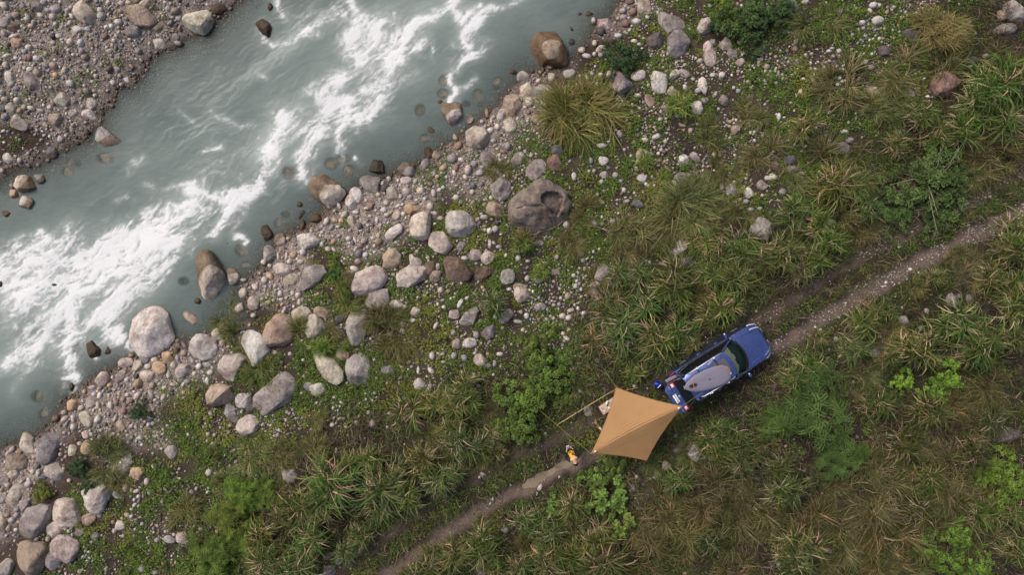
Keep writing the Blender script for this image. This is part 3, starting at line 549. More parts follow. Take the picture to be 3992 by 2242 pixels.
# boulders with an outline traced from the photograph: tile, points, colour+flags, label, short name used in other labels
BIG = [
('a', "770 0,830 0,900 70,955 165,945 215,920 237,850 220,780 195,745 140,735 60", 'C', 'tall cream boulder with a pointed base in the pebble bed at the top left', 'the tall cream boulder'),
('a', "1260 70,1330 40,1420 45,1480 90,1560 180,1560 220,1510 250,1410 255,1310 215,1255 150", 'T', 'long tan and cream boulder in the pebbles with moss at its right end', 'the long tan boulder'),
('a', "1920 90,1990 55,2060 60,2115 130,2130 200,2105 270,2060 320,2000 355,1930 340,1880 300,1855 240,1880 150", 'C', 'big egg-shaped cream boulder at the water edge with dark spots on top', 'the spotted egg-shaped boulder'),
('a', "2120 60,2190 15,2260 50,2285 90,2220 135,2150 150", 'Bw', 'dark brown wet boulder in the river beside the spotted egg-shaped boulder', None),
('a', "545 930,570 912,640 940,690 985,680 1020,615 1118,590 1080,555 1010", 'Ca', 'cream wedge-shaped rock with a notch, point down, on the left bank', 'the notched cream wedge'),
('a', "820 1120,870 1090,940 1105,975 1145,980 1185,930 1212,870 1190,825 1160", 'W', 'white rounded rock at the river edge on the left bank', 'the white rock at the left bank'),
('a', "65 1180,130 1150,180 1165,265 1225,260 1280,220 1305,140 1275,60 1210", 'Ka', 'blocky pinkish white rock lying on mud at the left bank', 'the blocky pinkish rock'),
('a', "930 1245,1000 1260,1110 1335,1190 1400,1225 1460,1190 1510,1050 1470,960 1400,935 1330", 'Ghf', 'long grey slab sloping into the river, its lower half wet and dark', 'the sloping slab'),
('b', "0 225,60 195,120 225,150 300,180 375,110 370,40 330,0 300", 'Bw', 'brown wet rock standing in the rapids with foam around it', 'the brown rock in the rapids'),
('b', "1870 1020,1980 1020,2040 1050,2058 1150,2000 1220,1975 1260,1900 1190,1865 1110", 'Kha', 'pink-topped angular rock at the shore with a wet brown flank', 'the pink-topped shore rock'),
('b', "2576 915,2620 970,2660 1080,2650 1160,2590 1190,2510 1150,2470 1090,2500 1000", 'Ta', 'banded tan and pink slab leaning on the right bank', 'the banded slab'),
('b', "2110 1330,2180 1265,2280 1290,2340 1370,2330 1440,2250 1497,2160 1480,2105 1410", 'C', 'smooth rounded cream boulder on the right bank shingle', 'the smooth cream boulder'),
('c', "190 380,260 320,400 310,470 390,540 500,550 600,500 680,380 670,230 620,175 500", 'Th', 'huge brown boulder awash at the shore with a dry white cap', 'the white-capped boulder'),
('c', "1470 140,1530 95,1600 150,1720 230,1720 290,1640 330,1560 320,1480 230", 'G', 'long dull grey boulder half under grass above the purple boulder', None),
('c', "1690 255,1740 320,1770 430,1720 540,1640 585,1575 540,1550 470,1575 350", 'P', 'large purple-grey boulder with a folded crest at the top of the bank', 'the crested purple boulder'),
('c', "1895 170,1980 165,2000 260,1970 340,1880 350,1845 290", 'K', 'dull pinkish block under shrubs near the top edge', None),
('c', "1920 410,1960 398,2010 430,2035 520,2030 640,1990 668,1940 640,1912 560", 'K', 'tall narrow cream and pink boulder standing in green herbs', 'the tall narrow pink boulder'),
('c', "2160 335,2180 400,2200 470,2150 515,2080 500,2055 460,2110 400", 'Ca', 'pear-shaped tan rock with a pointed top in the herbs', 'the pear-shaped rock'),
('c', "1040 710,1130 750,1200 820,1210 880,1150 990,1080 950,990 870,960 780", 'P', 'purple-grey boulder touching the big grass tussock', 'the purple boulder by the tussock'),
('c', "1440 680,1500 690,1535 740,1545 850,1530 930,1450 945,1405 880,1388 770", 'W', 'tall pale blue-grey boulder in the row below the dark bush', 'the tall pale boulder'),
('c', "1570 740,1640 680,1672 690,1665 760,1610 820,1565 800", 'C', 'cream and tan rock right of the tall pale boulder', None),
('c', "1900 770,1945 800,1952 900,1930 950,1890 900,1855 860,1865 800", 'W', 'narrow pale rock standing alone in the herbs near the upper bank', None),
('c', "1800 990,1850 980,1890 1050,1910 1110,1870 1160,1810 1130,1790 1060", 'W', 'pale faceted rock right of the lily-like plant', 'the pale faceted rock'),
('c', "850 185,940 180,1000 215,1020 250,930 290,860 280,835 230", 'Ka', 'angular pinkish block at the upper right shore', 'the angular shore block'),
('d', "2380 40,2480 5,2600 20,2600 200,2480 190,2400 150", 'Ga', 'grey craggy rock cut by the right edge near the top corner', 'the craggy corner rock'),
('d', "2250 290,2340 240,2560 240,2600 300,2480 330,2330 340", 'G', 'low grey ledge under the craggy corner rock', None),
('d', "1720 700,1820 690,1910 730,1915 830,1880 900,1800 960,1700 950,1650 840,1670 760", 'R', 'large reddish purple boulder in the grass near the right edge', 'the reddish purple boulder'),
('e', "160 345,230 310,310 315,345 390,370 435,290 470,200 485,160 430", 'Ch', 'squarish cream boulder standing in shallow water at the left edge', 'the squarish cream boulder'),
('e', "-20 420,30 420,60 500,75 565,30 610,-20 620", 'C', 'cream boulder cut off by the left edge beside shallow water', None),
('e', "2030 1090,2090 1070,2150 1130,2200 1210,2240 1310,2260 1400,2240 1510,2190 1570,2100 1575,2020 1530,1970 1440,1950 1330,1970 1180", 'Ch', 'tall boulder in the river, brown and wet left, cream and dry right', 'the half-wet river boulder'),
('f', "550 370,620 330,690 312,740 365,830 420,890 495,860 540,830 580,800 640,740 660,660 615,590 550,545 480,535 420", 'Ch', 'huge cream boulder at the shore with a wet brown left side', 'the huge cream shore boulder'),
('f', "945 460,990 435,1040 460,1075 520,1070 580,1030 600,970 560,935 510", 'W', 'white oval boulder, upper of two beside the huge cream shore boulder', None),
('f', "885 545,910 508,970 530,1010 580,1022 640,990 690,940 650,895 605", 'W', 'white oval boulder, lower of two beside the huge cream shore boulder', None),
('f', "1175 170,1245 160,1290 230,1325 300,1290 330,1190 325,1125 280", 'Dwa', 'dark slate rock at the waterline with a white streak', 'the dark slate shore rock'),
('f', "1400 260,1480 185,1570 195,1620 250,1590 310,1540 335,1450 310", 'Gh', 'grey half-wet rock at the waterline beside a pink stone', None),
('f', "1040 350,1130 320,1240 340,1220 420,1215 500,1150 515,1090 450,1035 400", 'G', 'craggy grey boulder at the shore below the dark slate rock', 'the craggy shore boulder'),
('f', "2340 55,2395 110,2390 190,2320 245,2260 200,2250 120,2290 70", 'G', 'grey oval boulder beside a white scrap on the shingle', 'the grey oval boulder'),
('f', "2450 315,2530 360,2560 450,2520 540,2440 570,2370 520,2350 430,2400 350", 'G', 'rough grey boulder with a dry grass tuft on its left', 'the rough grey boulder'),
('f', "1680 680,1735 700,1740 850,1730 930,1680 985,1600 975,1545 910,1530 830,1560 740", 'C', 'tall cream boulder with a grey edge left of the big white boulder', 'the tall cream grey-edged boulder'),
('f', "1890 740,1960 680,2080 685,2160 740,2200 820,2170 920,2090 945,1960 920,1885 850", 'W', 'big white dome-shaped boulder with dark cracks in mid bank', 'the big white boulder'),
('f', "1745 920,1790 890,1880 888,1935 960,1970 1030,1900 1108,1800 1080,1740 1010", 'K', 'purplish pink faceted boulder below the big white boulder', 'the purplish pink boulder'),
('f', "1275 920,1330 860,1420 805,1462 830,1455 890,1400 930,1350 1000,1300 1000,1265 950", 'W', 'bent pale boulder left of the tall cream grey-edged boulder', 'the bent pale boulder'),
('f', "1265 1120,1330 1070,1400 1060,1450 1120,1445 1210,1380 1260,1270 1240,1235 1190", 'T', 'striped tan and purple boulder left of the craggy twin block', 'the striped boulder'),
('f', "960 1400,1000 1300,1080 1270,1200 1225,1270 1270,1310 1350,1260 1430,1190 1480,1110 1535,1020 1530,970 1470", 'K', 'huge pinkish boulder with a ridged top below the striped boulder', 'the huge pinkish boulder'),
('f', "1495 1110,1550 1095,1590 1140,1680 1170,1685 1225,1600 1225,1490 1210", 'Ka', 'upper block of a craggy split rock with a ledge', None),
('f', "1415 1270,1480 1225,1600 1232,1680 1230,1698 1330,1640 1420,1540 1440,1440 1430", 'Ka', 'lower block of a craggy split rock with a hollow top', 'the craggy hollow block'),
('f', "1860 1160,1930 1130,2030 1150,2110 1220,2165 1300,2110 1370,2000 1392,1890 1340,1870 1250", 'B', 'flat-topped brown-grey boulder below the purplish pink boulder', 'the flat-topped brown boulder'),
('f', "2250 1110,2330 1075,2390 1105,2375 1170,2310 1210,2250 1180", 'Ka', 'knobbly white-pink rock in the herbs right of the brown boulder', 'the knobbly white-pink rock'),
('f', "400 940,470 905,560 910,640 980,600 1030,500 1060,420 1080,385 1000", 'W', 'pale grey broad boulder on the shingle by the shore', 'the broad pale boulder'),
('f', "50 830,110 815,160 900,165 960,90 1005,55 960", 'Bw', 'tall dark brown wet rock at the shore beside a half-wet cream stone', None),
('f', "60 1050,130 1015,190 1100,205 1180,150 1215,90 1160", 'Ga', 'jagged grey rock at the shore below a dark brown wet rock', None),
('f', "440 1340,490 1250,570 1225,660 1240,695 1310,640 1390,560 1440,470 1475,420 1430", 'G', 'large grey boulder right of a cream oval stone on the shingle', 'the large grey boulder'),
('g', "0 600,100 500,280 370,380 345,480 400,530 530,568 620,530 720,430 820,330 900,200 915,110 850,20 790,-12 700", 'Bx', 'huge dark boulder with a hollow split top in mid bank', 'the huge split boulder'),
('g', "1580 1040,1680 960,1800 970,1790 1030,1700 1080,1650 1130,1590 1110", 'W', 'pale blue-grey rock at the foot of the silvery tussock', 'the pale rock under the tussock'),
('g', "850 1250,910 1210,980 1240,1000 1310,960 1370,890 1390,820 1350", 'G', 'round grey-beige boulder with a dark streak, right part of the bank', 'the round streaked boulder'),
('g', "2400 820,2470 740,2540 750,2650 850,2640 920,2560 965,2440 950,2395 890", 'G', 'large mottled grey and purple boulder at the edge of the canes', 'the mottled grey boulder'),
('i', "1570 135,1640 170,1700 290,1730 400,1755 510,1700 590,1600 660,1500 700,1420 680,1340 600,1285 500,1275 370,1340 280,1440 210,1510 150", 'W', 'huge pale pinkish boulder with dark veins standing in the river edge', 'the huge veined boulder'),
('i', "1910 560,1980 490,2080 475,2160 540,2180 630,2130 710,2020 742,1940 700,1900 640", 'W', 'round white boulder with a chipped left face on the shingle', 'the round white boulder'),
('i', "2440 470,2500 438,2590 460,2670 540,2700 650,2670 770,2610 820,2540 780,2490 680,2440 560", 'W', 'tall pale grey boulder beside the round brown boulder', 'the tall pale grey boulder'),
('i', "2160 900,2190 760,2260 695,2400 680,2470 720,2400 830,2350 940,2220 945", 'K', 'squarish pinkish grey boulder left of a green grass tussock', 'the squarish pinkish boulder'),
('i', "2070 1080,2110 1000,2200 975,2300 1010,2340 1110,2290 1200,2180 1225,2090 1170", 'T', 'rounded tan boulder below the squarish pinkish boulder', 'the rounded tan boulder'),
('i', "1735 850,1810 765,1880 780,1892 840,1840 910,1800 948,1750 910", 'W', 'bright white angular stone on the shingle below the round white boulder', None),
('i', "870 570,940 530,1000 560,1040 630,980 700,900 715,840 670", 'Bwa', 'dark brown square rock in the rapids by the right shore', 'the brown rock by the shore'),
('i', "2400 1340,2470 1290,2560 1290,2590 1360,2580 1450,2500 1500,2400 1490,2365 1430", 'K', 'pinkish boulder with grass at its foot in the lower bank', 'the pinkish lower boulder'),
('j', "75 470,100 380,180 290,260 275,340 320,390 430,350 560,280 640,180 600,100 560", 'T', 'round brown boulder with a dark notch beside the tall pale grey boulder', 'the round brown boulder'),
('j', "540 290,590 265,650 320,690 400,660 500,610 545,540 510,490 450,510 360", 'C', 'cream pointed boulder right of the round brown boulder', 'the cream pointed boulder'),
('j', "1110 130,1150 30,1230 -20,1310 0,1330 100,1310 200,1230 245,1140 220,1095 170", 'G', 'grey lumpy boulder below the huge pinkish boulder', None),
('j', "960 240,1040 170,1110 210,1140 330,1100 450,1050 570,960 575,910 480,900 380", 'G', 'tall striated grey boulder in the lower bank', 'the tall striated boulder'),
('j', "560 640,620 620,700 700,780 730,860 830,855 930,780 965,680 910,610 830,570 730", 'C', 'long cream boulder with a wavy crack and dark upper end', 'the long cracked boulder'),
('j', "905 740,1030 670,1110 690,1130 800,1120 930,1020 1010,940 960,900 880", 'G', 'smooth grey boulder with a dark patch, right of the cracked boulder', 'the smooth grey boulder'),
('j', "0 1100,90 1000,250 880,330 810,415 880,400 1000,330 1140,200 1270,60 1278,0 1200", 'G', 'huge long grey-beige boulder under a drooping grass tussock', 'the long grey-beige boulder'),
('j', "2040 350,2120 210,2200 180,2235 240,2190 350,2110 405,2050 390", 'G', 'slanting grey boulder under a small cane tuft', 'the slanting grey boulder'),
('j', "2250 470,2310 400,2390 380,2420 430,2380 500,2310 525", 'P', 'oval purple-grey stone at the end of a row of small stones', None),
('k', "770 0,860 -20,868 40,850 95,810 110,760 70", 'G', 'upright grey block at the edge of the canes', None),
('m', "400 80,500 30,580 50,585 150,540 300,480 335,390 320,380 200", 'P', 'tall mauve boulder near the left edge with herbs on its right', 'the tall mauve boulder'),
('m', "195 1060,210 920,270 800,400 755,500 770,495 880,460 1000,330 1080,230 1112", 'G', 'large slanting grey-beige boulder in the lower left corner pile', 'the slanting corner boulder'),
('m', "490 810,540 720,640 685,720 700,790 790,840 860,760 950,640 950,540 890", 'C', 'broad cream boulder right of the slanting corner boulder', 'the broad cream boulder'),
('m', "810 620,900 570,1050 555,1110 640,1050 740,1010 880,950 860,880 760", 'W', 'large pale wedge boulder, point down, below a grass tussock', 'the pale wedge boulder'),
('m', "530 1120,600 1065,690 1070,775 1130,780 1210,730 1300,640 1345,560 1300,530 1210", 'K', 'big pinkish boulder at the bottom left, right of the brown boulder', 'the big pinkish corner boulder'),
('m', "140 1260,200 1150,300 1125,430 1145,470 1200,430 1320,400 1450,300 1480,200 1450,160 1350", 'T', 'big orange-brown boulder cut by the bottom edge at the left', 'the big orange-brown boulder'),
('m', "-40 820,20 830,55 920,50 1040,10 1100,-40 1100", 'C', 'cream boulder cut by the left edge near the bottom', None),
('o', "1780 160,1840 145,1895 190,1900 260,1850 310,1790 290,1745 220", 'P', 'round purple-grey rock right of the tan tarp', 'the rock right of the tarp'),
('p', "2180 -20,2330 -40,2520 0,2540 70,2420 130,2280 100,2200 50", 'D', 'dark shaded rock near the right edge in the grass', 'the dark rock at the right'),
]

def rock_mesh(name, rad, hgt, nseg, nring, seed, angular=0.0, hollow=None, lowz=0.55):
    """closed boulder: equator outline rad(theta) in metres, dome of height hgt with flattened faces"""
    rs = np.random.default_rng(seed)
    th = np.linspace(0, 2 * np.pi, nseg, endpoint=False)
    r = rad(th); rm = r.mean()
    up = int(nring * 0.66)
    ph = np.concatenate([np.linspace(0, np.pi / 2, up + 1)[1:], np.linspace(np.pi / 2, np.pi, nring - up + 1)[1:-1]])
    e = rs.uniform(0.78, 0.95)
    s = np.sin(ph) ** e; c = np.sign(np.cos(ph)) * np.abs(np.cos(ph)) ** e
    P = np.zeros((len(ph), nseg, 3))
    P[..., 0] = s[:, None] * np.cos(th) * (r / rm); P[..., 1] = s[:, None] * np.sin(th) * (r / rm); P[..., 2] = c[:, None]
    U = np.concatenate([[[0, 0, 1.0]], P.reshape(-1, 3), [[0, 0, -1.0]]])
    peak = rs.uniform(-0.22, 0.22, 2)
    U[:, 0] += peak[0] * np.clip(U[:, 2], 0, 1) * 0.8; U[:, 1] += peak[1] * np.clip(U[:, 2], 0, 1) * 0.8
    nf = rs.integers(5, 9) + int(angular * 4)
    for k in range(nf):
        a = rs.uniform(0, 2 * np.pi); el = rs.uniform(0.25, 1.4)
        nrm = np.array([math.cos(a) * math.cos(el), math.sin(a) * math.cos(el), math.sin(el)])
        off = rs.uniform(0.60, 0.88) - 0.01 * angular
        d = U @ nrm - off
        U = U - np.outer(np.maximum(d, 0) * (0.75 + 0.25 * angular), nrm)
    nz = vn3(U * 1.7 + 5, seed % 50) - 0.5; nz2 = vn3(U * 4.1 + 9, seed % 47) - 0.5; nz3 = vn3(U * 9.3 + 2, seed % 43) - 0.5
    U = U * (1 + 0.14 * nz + 0.09 * nz2 + 0.045 * nz3)[:, None]
    if hollow is not None:
        hp_, lp_ = hollow
        xy = U[:, :2] * rm
        d1 = poly_sdf(xy[:, 0], xy[:, 1], hp_); d2 = seg_dist(xy[:, 0], xy[:, 1], lp_)
        low_ = sstep(0.12, -0.12, xy[:, 1] + 0.28 * xy[:, 0] + 0.05)
        U[:, 2] -= 0.30 * sstep(-0.02, 0.06, d1) + 0.07 * np.exp(-(d2 / 0.035) ** 2) + 0.10 * low_ * (U[:, 2] > 0.1)
    if False:
        # broken open top: a trough with a raised broken rim across it
        q = U[:, :2]
        a = R(-28); x = q[:, 0] * math.cos(a) - q[:, 1] * math.sin(a); y = q[:, 0] * math.sin(a) + q[:, 1] * math.cos(a)
        dip = np.exp(-((x - 0.12) / 0.42) ** 4 - ((y - 0.10 - 0.1 * x) / 0.20) ** 4) * 0.42 + np.exp(-((x + 0.05) / 0.8) ** 4 - ((y + 0.16) / 0.07) ** 2) * 0.16
        U[:, 2] -= dip * (U[:, 2] > 0.1)
    U[:, 2] = np.where(U[:, 2] > 0, U[:, 2] * hgt, U[:, 2] * hgt * lowz)
    U[:, :2] *= rm
    n = nseg
    F3 = [(0, 1 + k, 1 + (k + 1) % n) for k in range(n)]
    last = 1 + (len(ph) - 1) * n; bot = len(U) - 1
    F3 += [(bot, last + (k + 1) % n, last + k) for k in range(n)]
    F4 = []
    for i in range(len(ph) - 1):
        for k in range(n):
            F4.append((1 + i * n + k, 1 + (i + 1) * n + k, 1 + (i + 1) * n + (k + 1) % n, 1 + i * n + (k + 1) % n))
    me = bpy.data.meshes.new(name)
    me.from_pydata([tuple(v) for v in U], [], F3 + F4)
    me.shade_smooth(); me.set_sharp_from_angle(angle=R(30))
    me.materials.append(MAT['stone'])
    return me, float(U[:, 2].max())

def ell_rad(a, b, ang, seed, ang_amt=0.0):
    rs = np.random.default_rng(seed + 1000)
    p = rs.uniform(2.0, 2.7); w = rs.uniform(-1, 1, 4) * (0.05 + 0.05 * ang_amt); f = rs.uniform(0, 6.28, 4)
    def fn(th):
        t = th - ang
        r = (np.abs(np.cos(t) / a) ** p + np.abs(np.sin(t) / b) ** p) ** (-1 / p)
        return 1.06 * r * (1 + w[0] * np.cos(t + f[0]) + w[1] * np.cos(2 * t + f[1]) + w[2] * np.cos(3 * t + f[2]) + w[3] * 0.6 * np.cos(5 * t + f[3]))
    return fn
def poly_rad(pts, grow=1.0):
    P = np.array(pts); n = len(P)
    def fn(th):
        out = np.zeros_like(th)
        for k, t in enumerate(th):
            dx, dy = math.cos(t), math.sin(t); best = 0
            for i in range(n):
                ax_, ay_ = P[i]; bx, by = P[(i + 1) % n]
                ex, ey = bx - ax_, by - ay_
                den = dx * ey - dy * ex
                if abs(den) < 1e-9: continue
                s = (ax_ * ey - ay_ * ex) / den; u = (ax_ * dy - ay_ * dx) / den
                if s > 0 and -1e-6 <= u <= 1 + 1e-6: best = max(best, s)
            out[k] = best
        return out * grow
    return fn

items = []
for ti, s in STONES.items():
    ox, oy = TILE[ti]
    for e in s.split(';'):
        q = e.split()
        x, y, a, b, an = map(float, q[:5]); c = q[5][0]; fl = q[5][1:]
        items.append(dict(px=ox + x * TS, py=oy + y * TS, a=a * TS / PXM, b=b * TS / PXM, ang=-R(an), c=c, fl=fl, poly=None, label=None, short=None, area=a * b))
for ti, s, cf, lab, sh in BIG:
    ox, oy = TILE[ti]
    pts = [tuple(map(float, t.split())) for t in s.split(',')]
    P = np.array([(ox + x * TS, oy + y * TS) for x, y in pts])
    c0 = (P.max(0) + P.min(0)) / 2 * 0.5 + P.mean(0) * 0.5
    rel = (P - c0) / PXM; rel[:, 1] *= -1
    rr = np.hypot(rel[:, 0], rel[:, 1])
    cov = np.cov(rel.T); ev = np.sqrt(np.abs(np.linalg.eigvalsh(cov))) * 1.45
    items.append(dict(px=c0[0], py=c0[1], a=ev[1], b=ev[0], ang=0, c=cf[0], fl=cf[1:], poly=[tuple(p) for p in rel], label=lab, short=sh, area=1e9))
items.sort(key=lambda d: -d['area'])
N_THINGS = 300
OCC = []          # (x, y, radius a, radius b, angle, top z) of every placed stone, for the pebbles and the water
placed_stones = []
small_items = []
for k, it in enumerate(items):
    sub = 's' in it['fl']; wet = 'w' in it['fl']; half = 'h' in it['fl']; angular = 1.0 if 'a' in it['fl'] else 0.0
    rm = math.sqrt(it['a'] * it['b'])
    hgt = (0.90 if it['poly'] else 0.80) * it['b'] * (0.45 if 'f' in it['fl'] else 1.0)
    p0 = W(it['px'], it['py'], 0.0)
    zt = gz(p0.x, p0.y)
    zc = zt + 0.02 * hgt
    if sub: zc = WATER_Z - 0.10 - hgt * 0.90
    elif wet or half: zc = max(zc, WATER_Z - ((0.22 if rm > 0.35 else 0.55) if wet else 0.02) * hgt)
    p = W(it['px'], it['py'], zc + 0.2 * hgt)
    it['pos'] = (p.x, p.y, zc); it['hgt'] = hgt; it['rm'] = rm
    OCC.append((p.x, p.y, it['a'], it['b'], it['ang'] if not it['poly'] else None, zc + hgt, it['poly'], sub))
    if k >= N_THINGS:
        small_items.append(it); continue
    fn = poly_rad(it['poly'], 1.16 if angular else 1.10) if it['poly'] else ell_rad(it['a'], it['b'], it['ang'], k, angular)
    big = rm > 0.42
    if 'x' in it['fl']:
        tp = lambda s: [tuple(np.array([(TILE['g'][0] + float(a) * TS - it['px']) / PXM, -(TILE['g'][1] + float(b) * TS - it['py']) / PXM])) for a, b in (q.split() for q in s.split(','))]
        it['hollow'] = (tp('270 540,330 500,440 495,500 550,505 640,450 735,390 715,340 650,290 610'), tp('-10 690,120 640,230 640,300 640,345 680,400 800'))
    seg, ring = (84, 44) if 'x' in it['fl'] else (44, 22) if big and it['poly'] else ((30, 16) if rm > 0.28 else (20, 11))
    me, top = rock_mesh('boulder', fn, hgt, seg, ring, k * 13 + 5, angular, it.get('hollow'))
    o = link('boulder' if rm > 0.3 else 'stone', me, None, None, (p.x, p.y, zc))
    cr = lin(SC[it['c']]); jr = np.random.default_rng(k + 77)
    j = jr.uniform(0.86, 1.08)
    if 'x' in it['fl']: cr = lin((138, 125, 118)); j = 1.0
    if sub: cr = lin((196, 166, 136)); j = jr.uniform(0.8, 1.1)
    o.color = (*[min(1, v * j * jr.uniform(0.97, 1.03)) for v in cr], 1)
    right = p.x * 0.62 - p.y * 0.78 > -13
    side = 1.0 if right else -1.0
    if sub: o['wet'] = -9.0; o['wet_lean'] = 0.0
    elif wet: o['wet'] = zc + hgt * 1.05; o['wet_lean'] = 0.0
    elif half: o['wet'] = max(WATER_Z + 0.10, zc + 0.62 * hgt); o['wet_lean'] = 0.75 * side
    else: o['wet'] = WATER_Z + 0.06; o['wet_lean'] = 0.0
    if it['short'] == 'the white-capped boulder': o['wet'] = zc + 0.80 * hgt; o['wet_lean'] = 0.0
    it['obj'] = o
    placed_stones.append(it)

# ------------------------------------------------------------------ river water
ws = 0.055
wx = axis(-26, 14, ws, 500); wy = axis(-10.5, 15.5, ws, 500)
X, Y = np.meshgrid(wx, wy)
sdf = samp(SDF, X, Y)
far = (np.abs(X) > 27.5) | (np.abs(Y) > 17.5)
sdf = np.where(far, poly_sdf(X[:], Y[:], RIVER), sdf) if far.any() else sdf
tz = np.where(far, -1.5, samp(TZ, X, Y))
# tops of stones under and in the water
top = tz.copy()
for (sx, sy, a, b, ang, zt, poly, sub) in OCC:
    if not sub: continue
    m_ = (np.abs(X - sx) < a * 1.8) & (np.abs(Y - sy) < a * 1.8)
    if not m_.any(): continue
    dx = X[m_] - sx; dy = Y[m_] - sy; an = ang or 0.0
    u = (dx * math.cos(an) + dy * math.sin(an)) / a; v = (-dx * math.sin(an) + dy * math.cos(an)) / b
    hh = zt - 0.4 * b * (u * u + v * v) ** 2
    top[m_] = np.maximum(top[m_], hh)
depth = np.clip(WATER_Z - top, 0, 3)

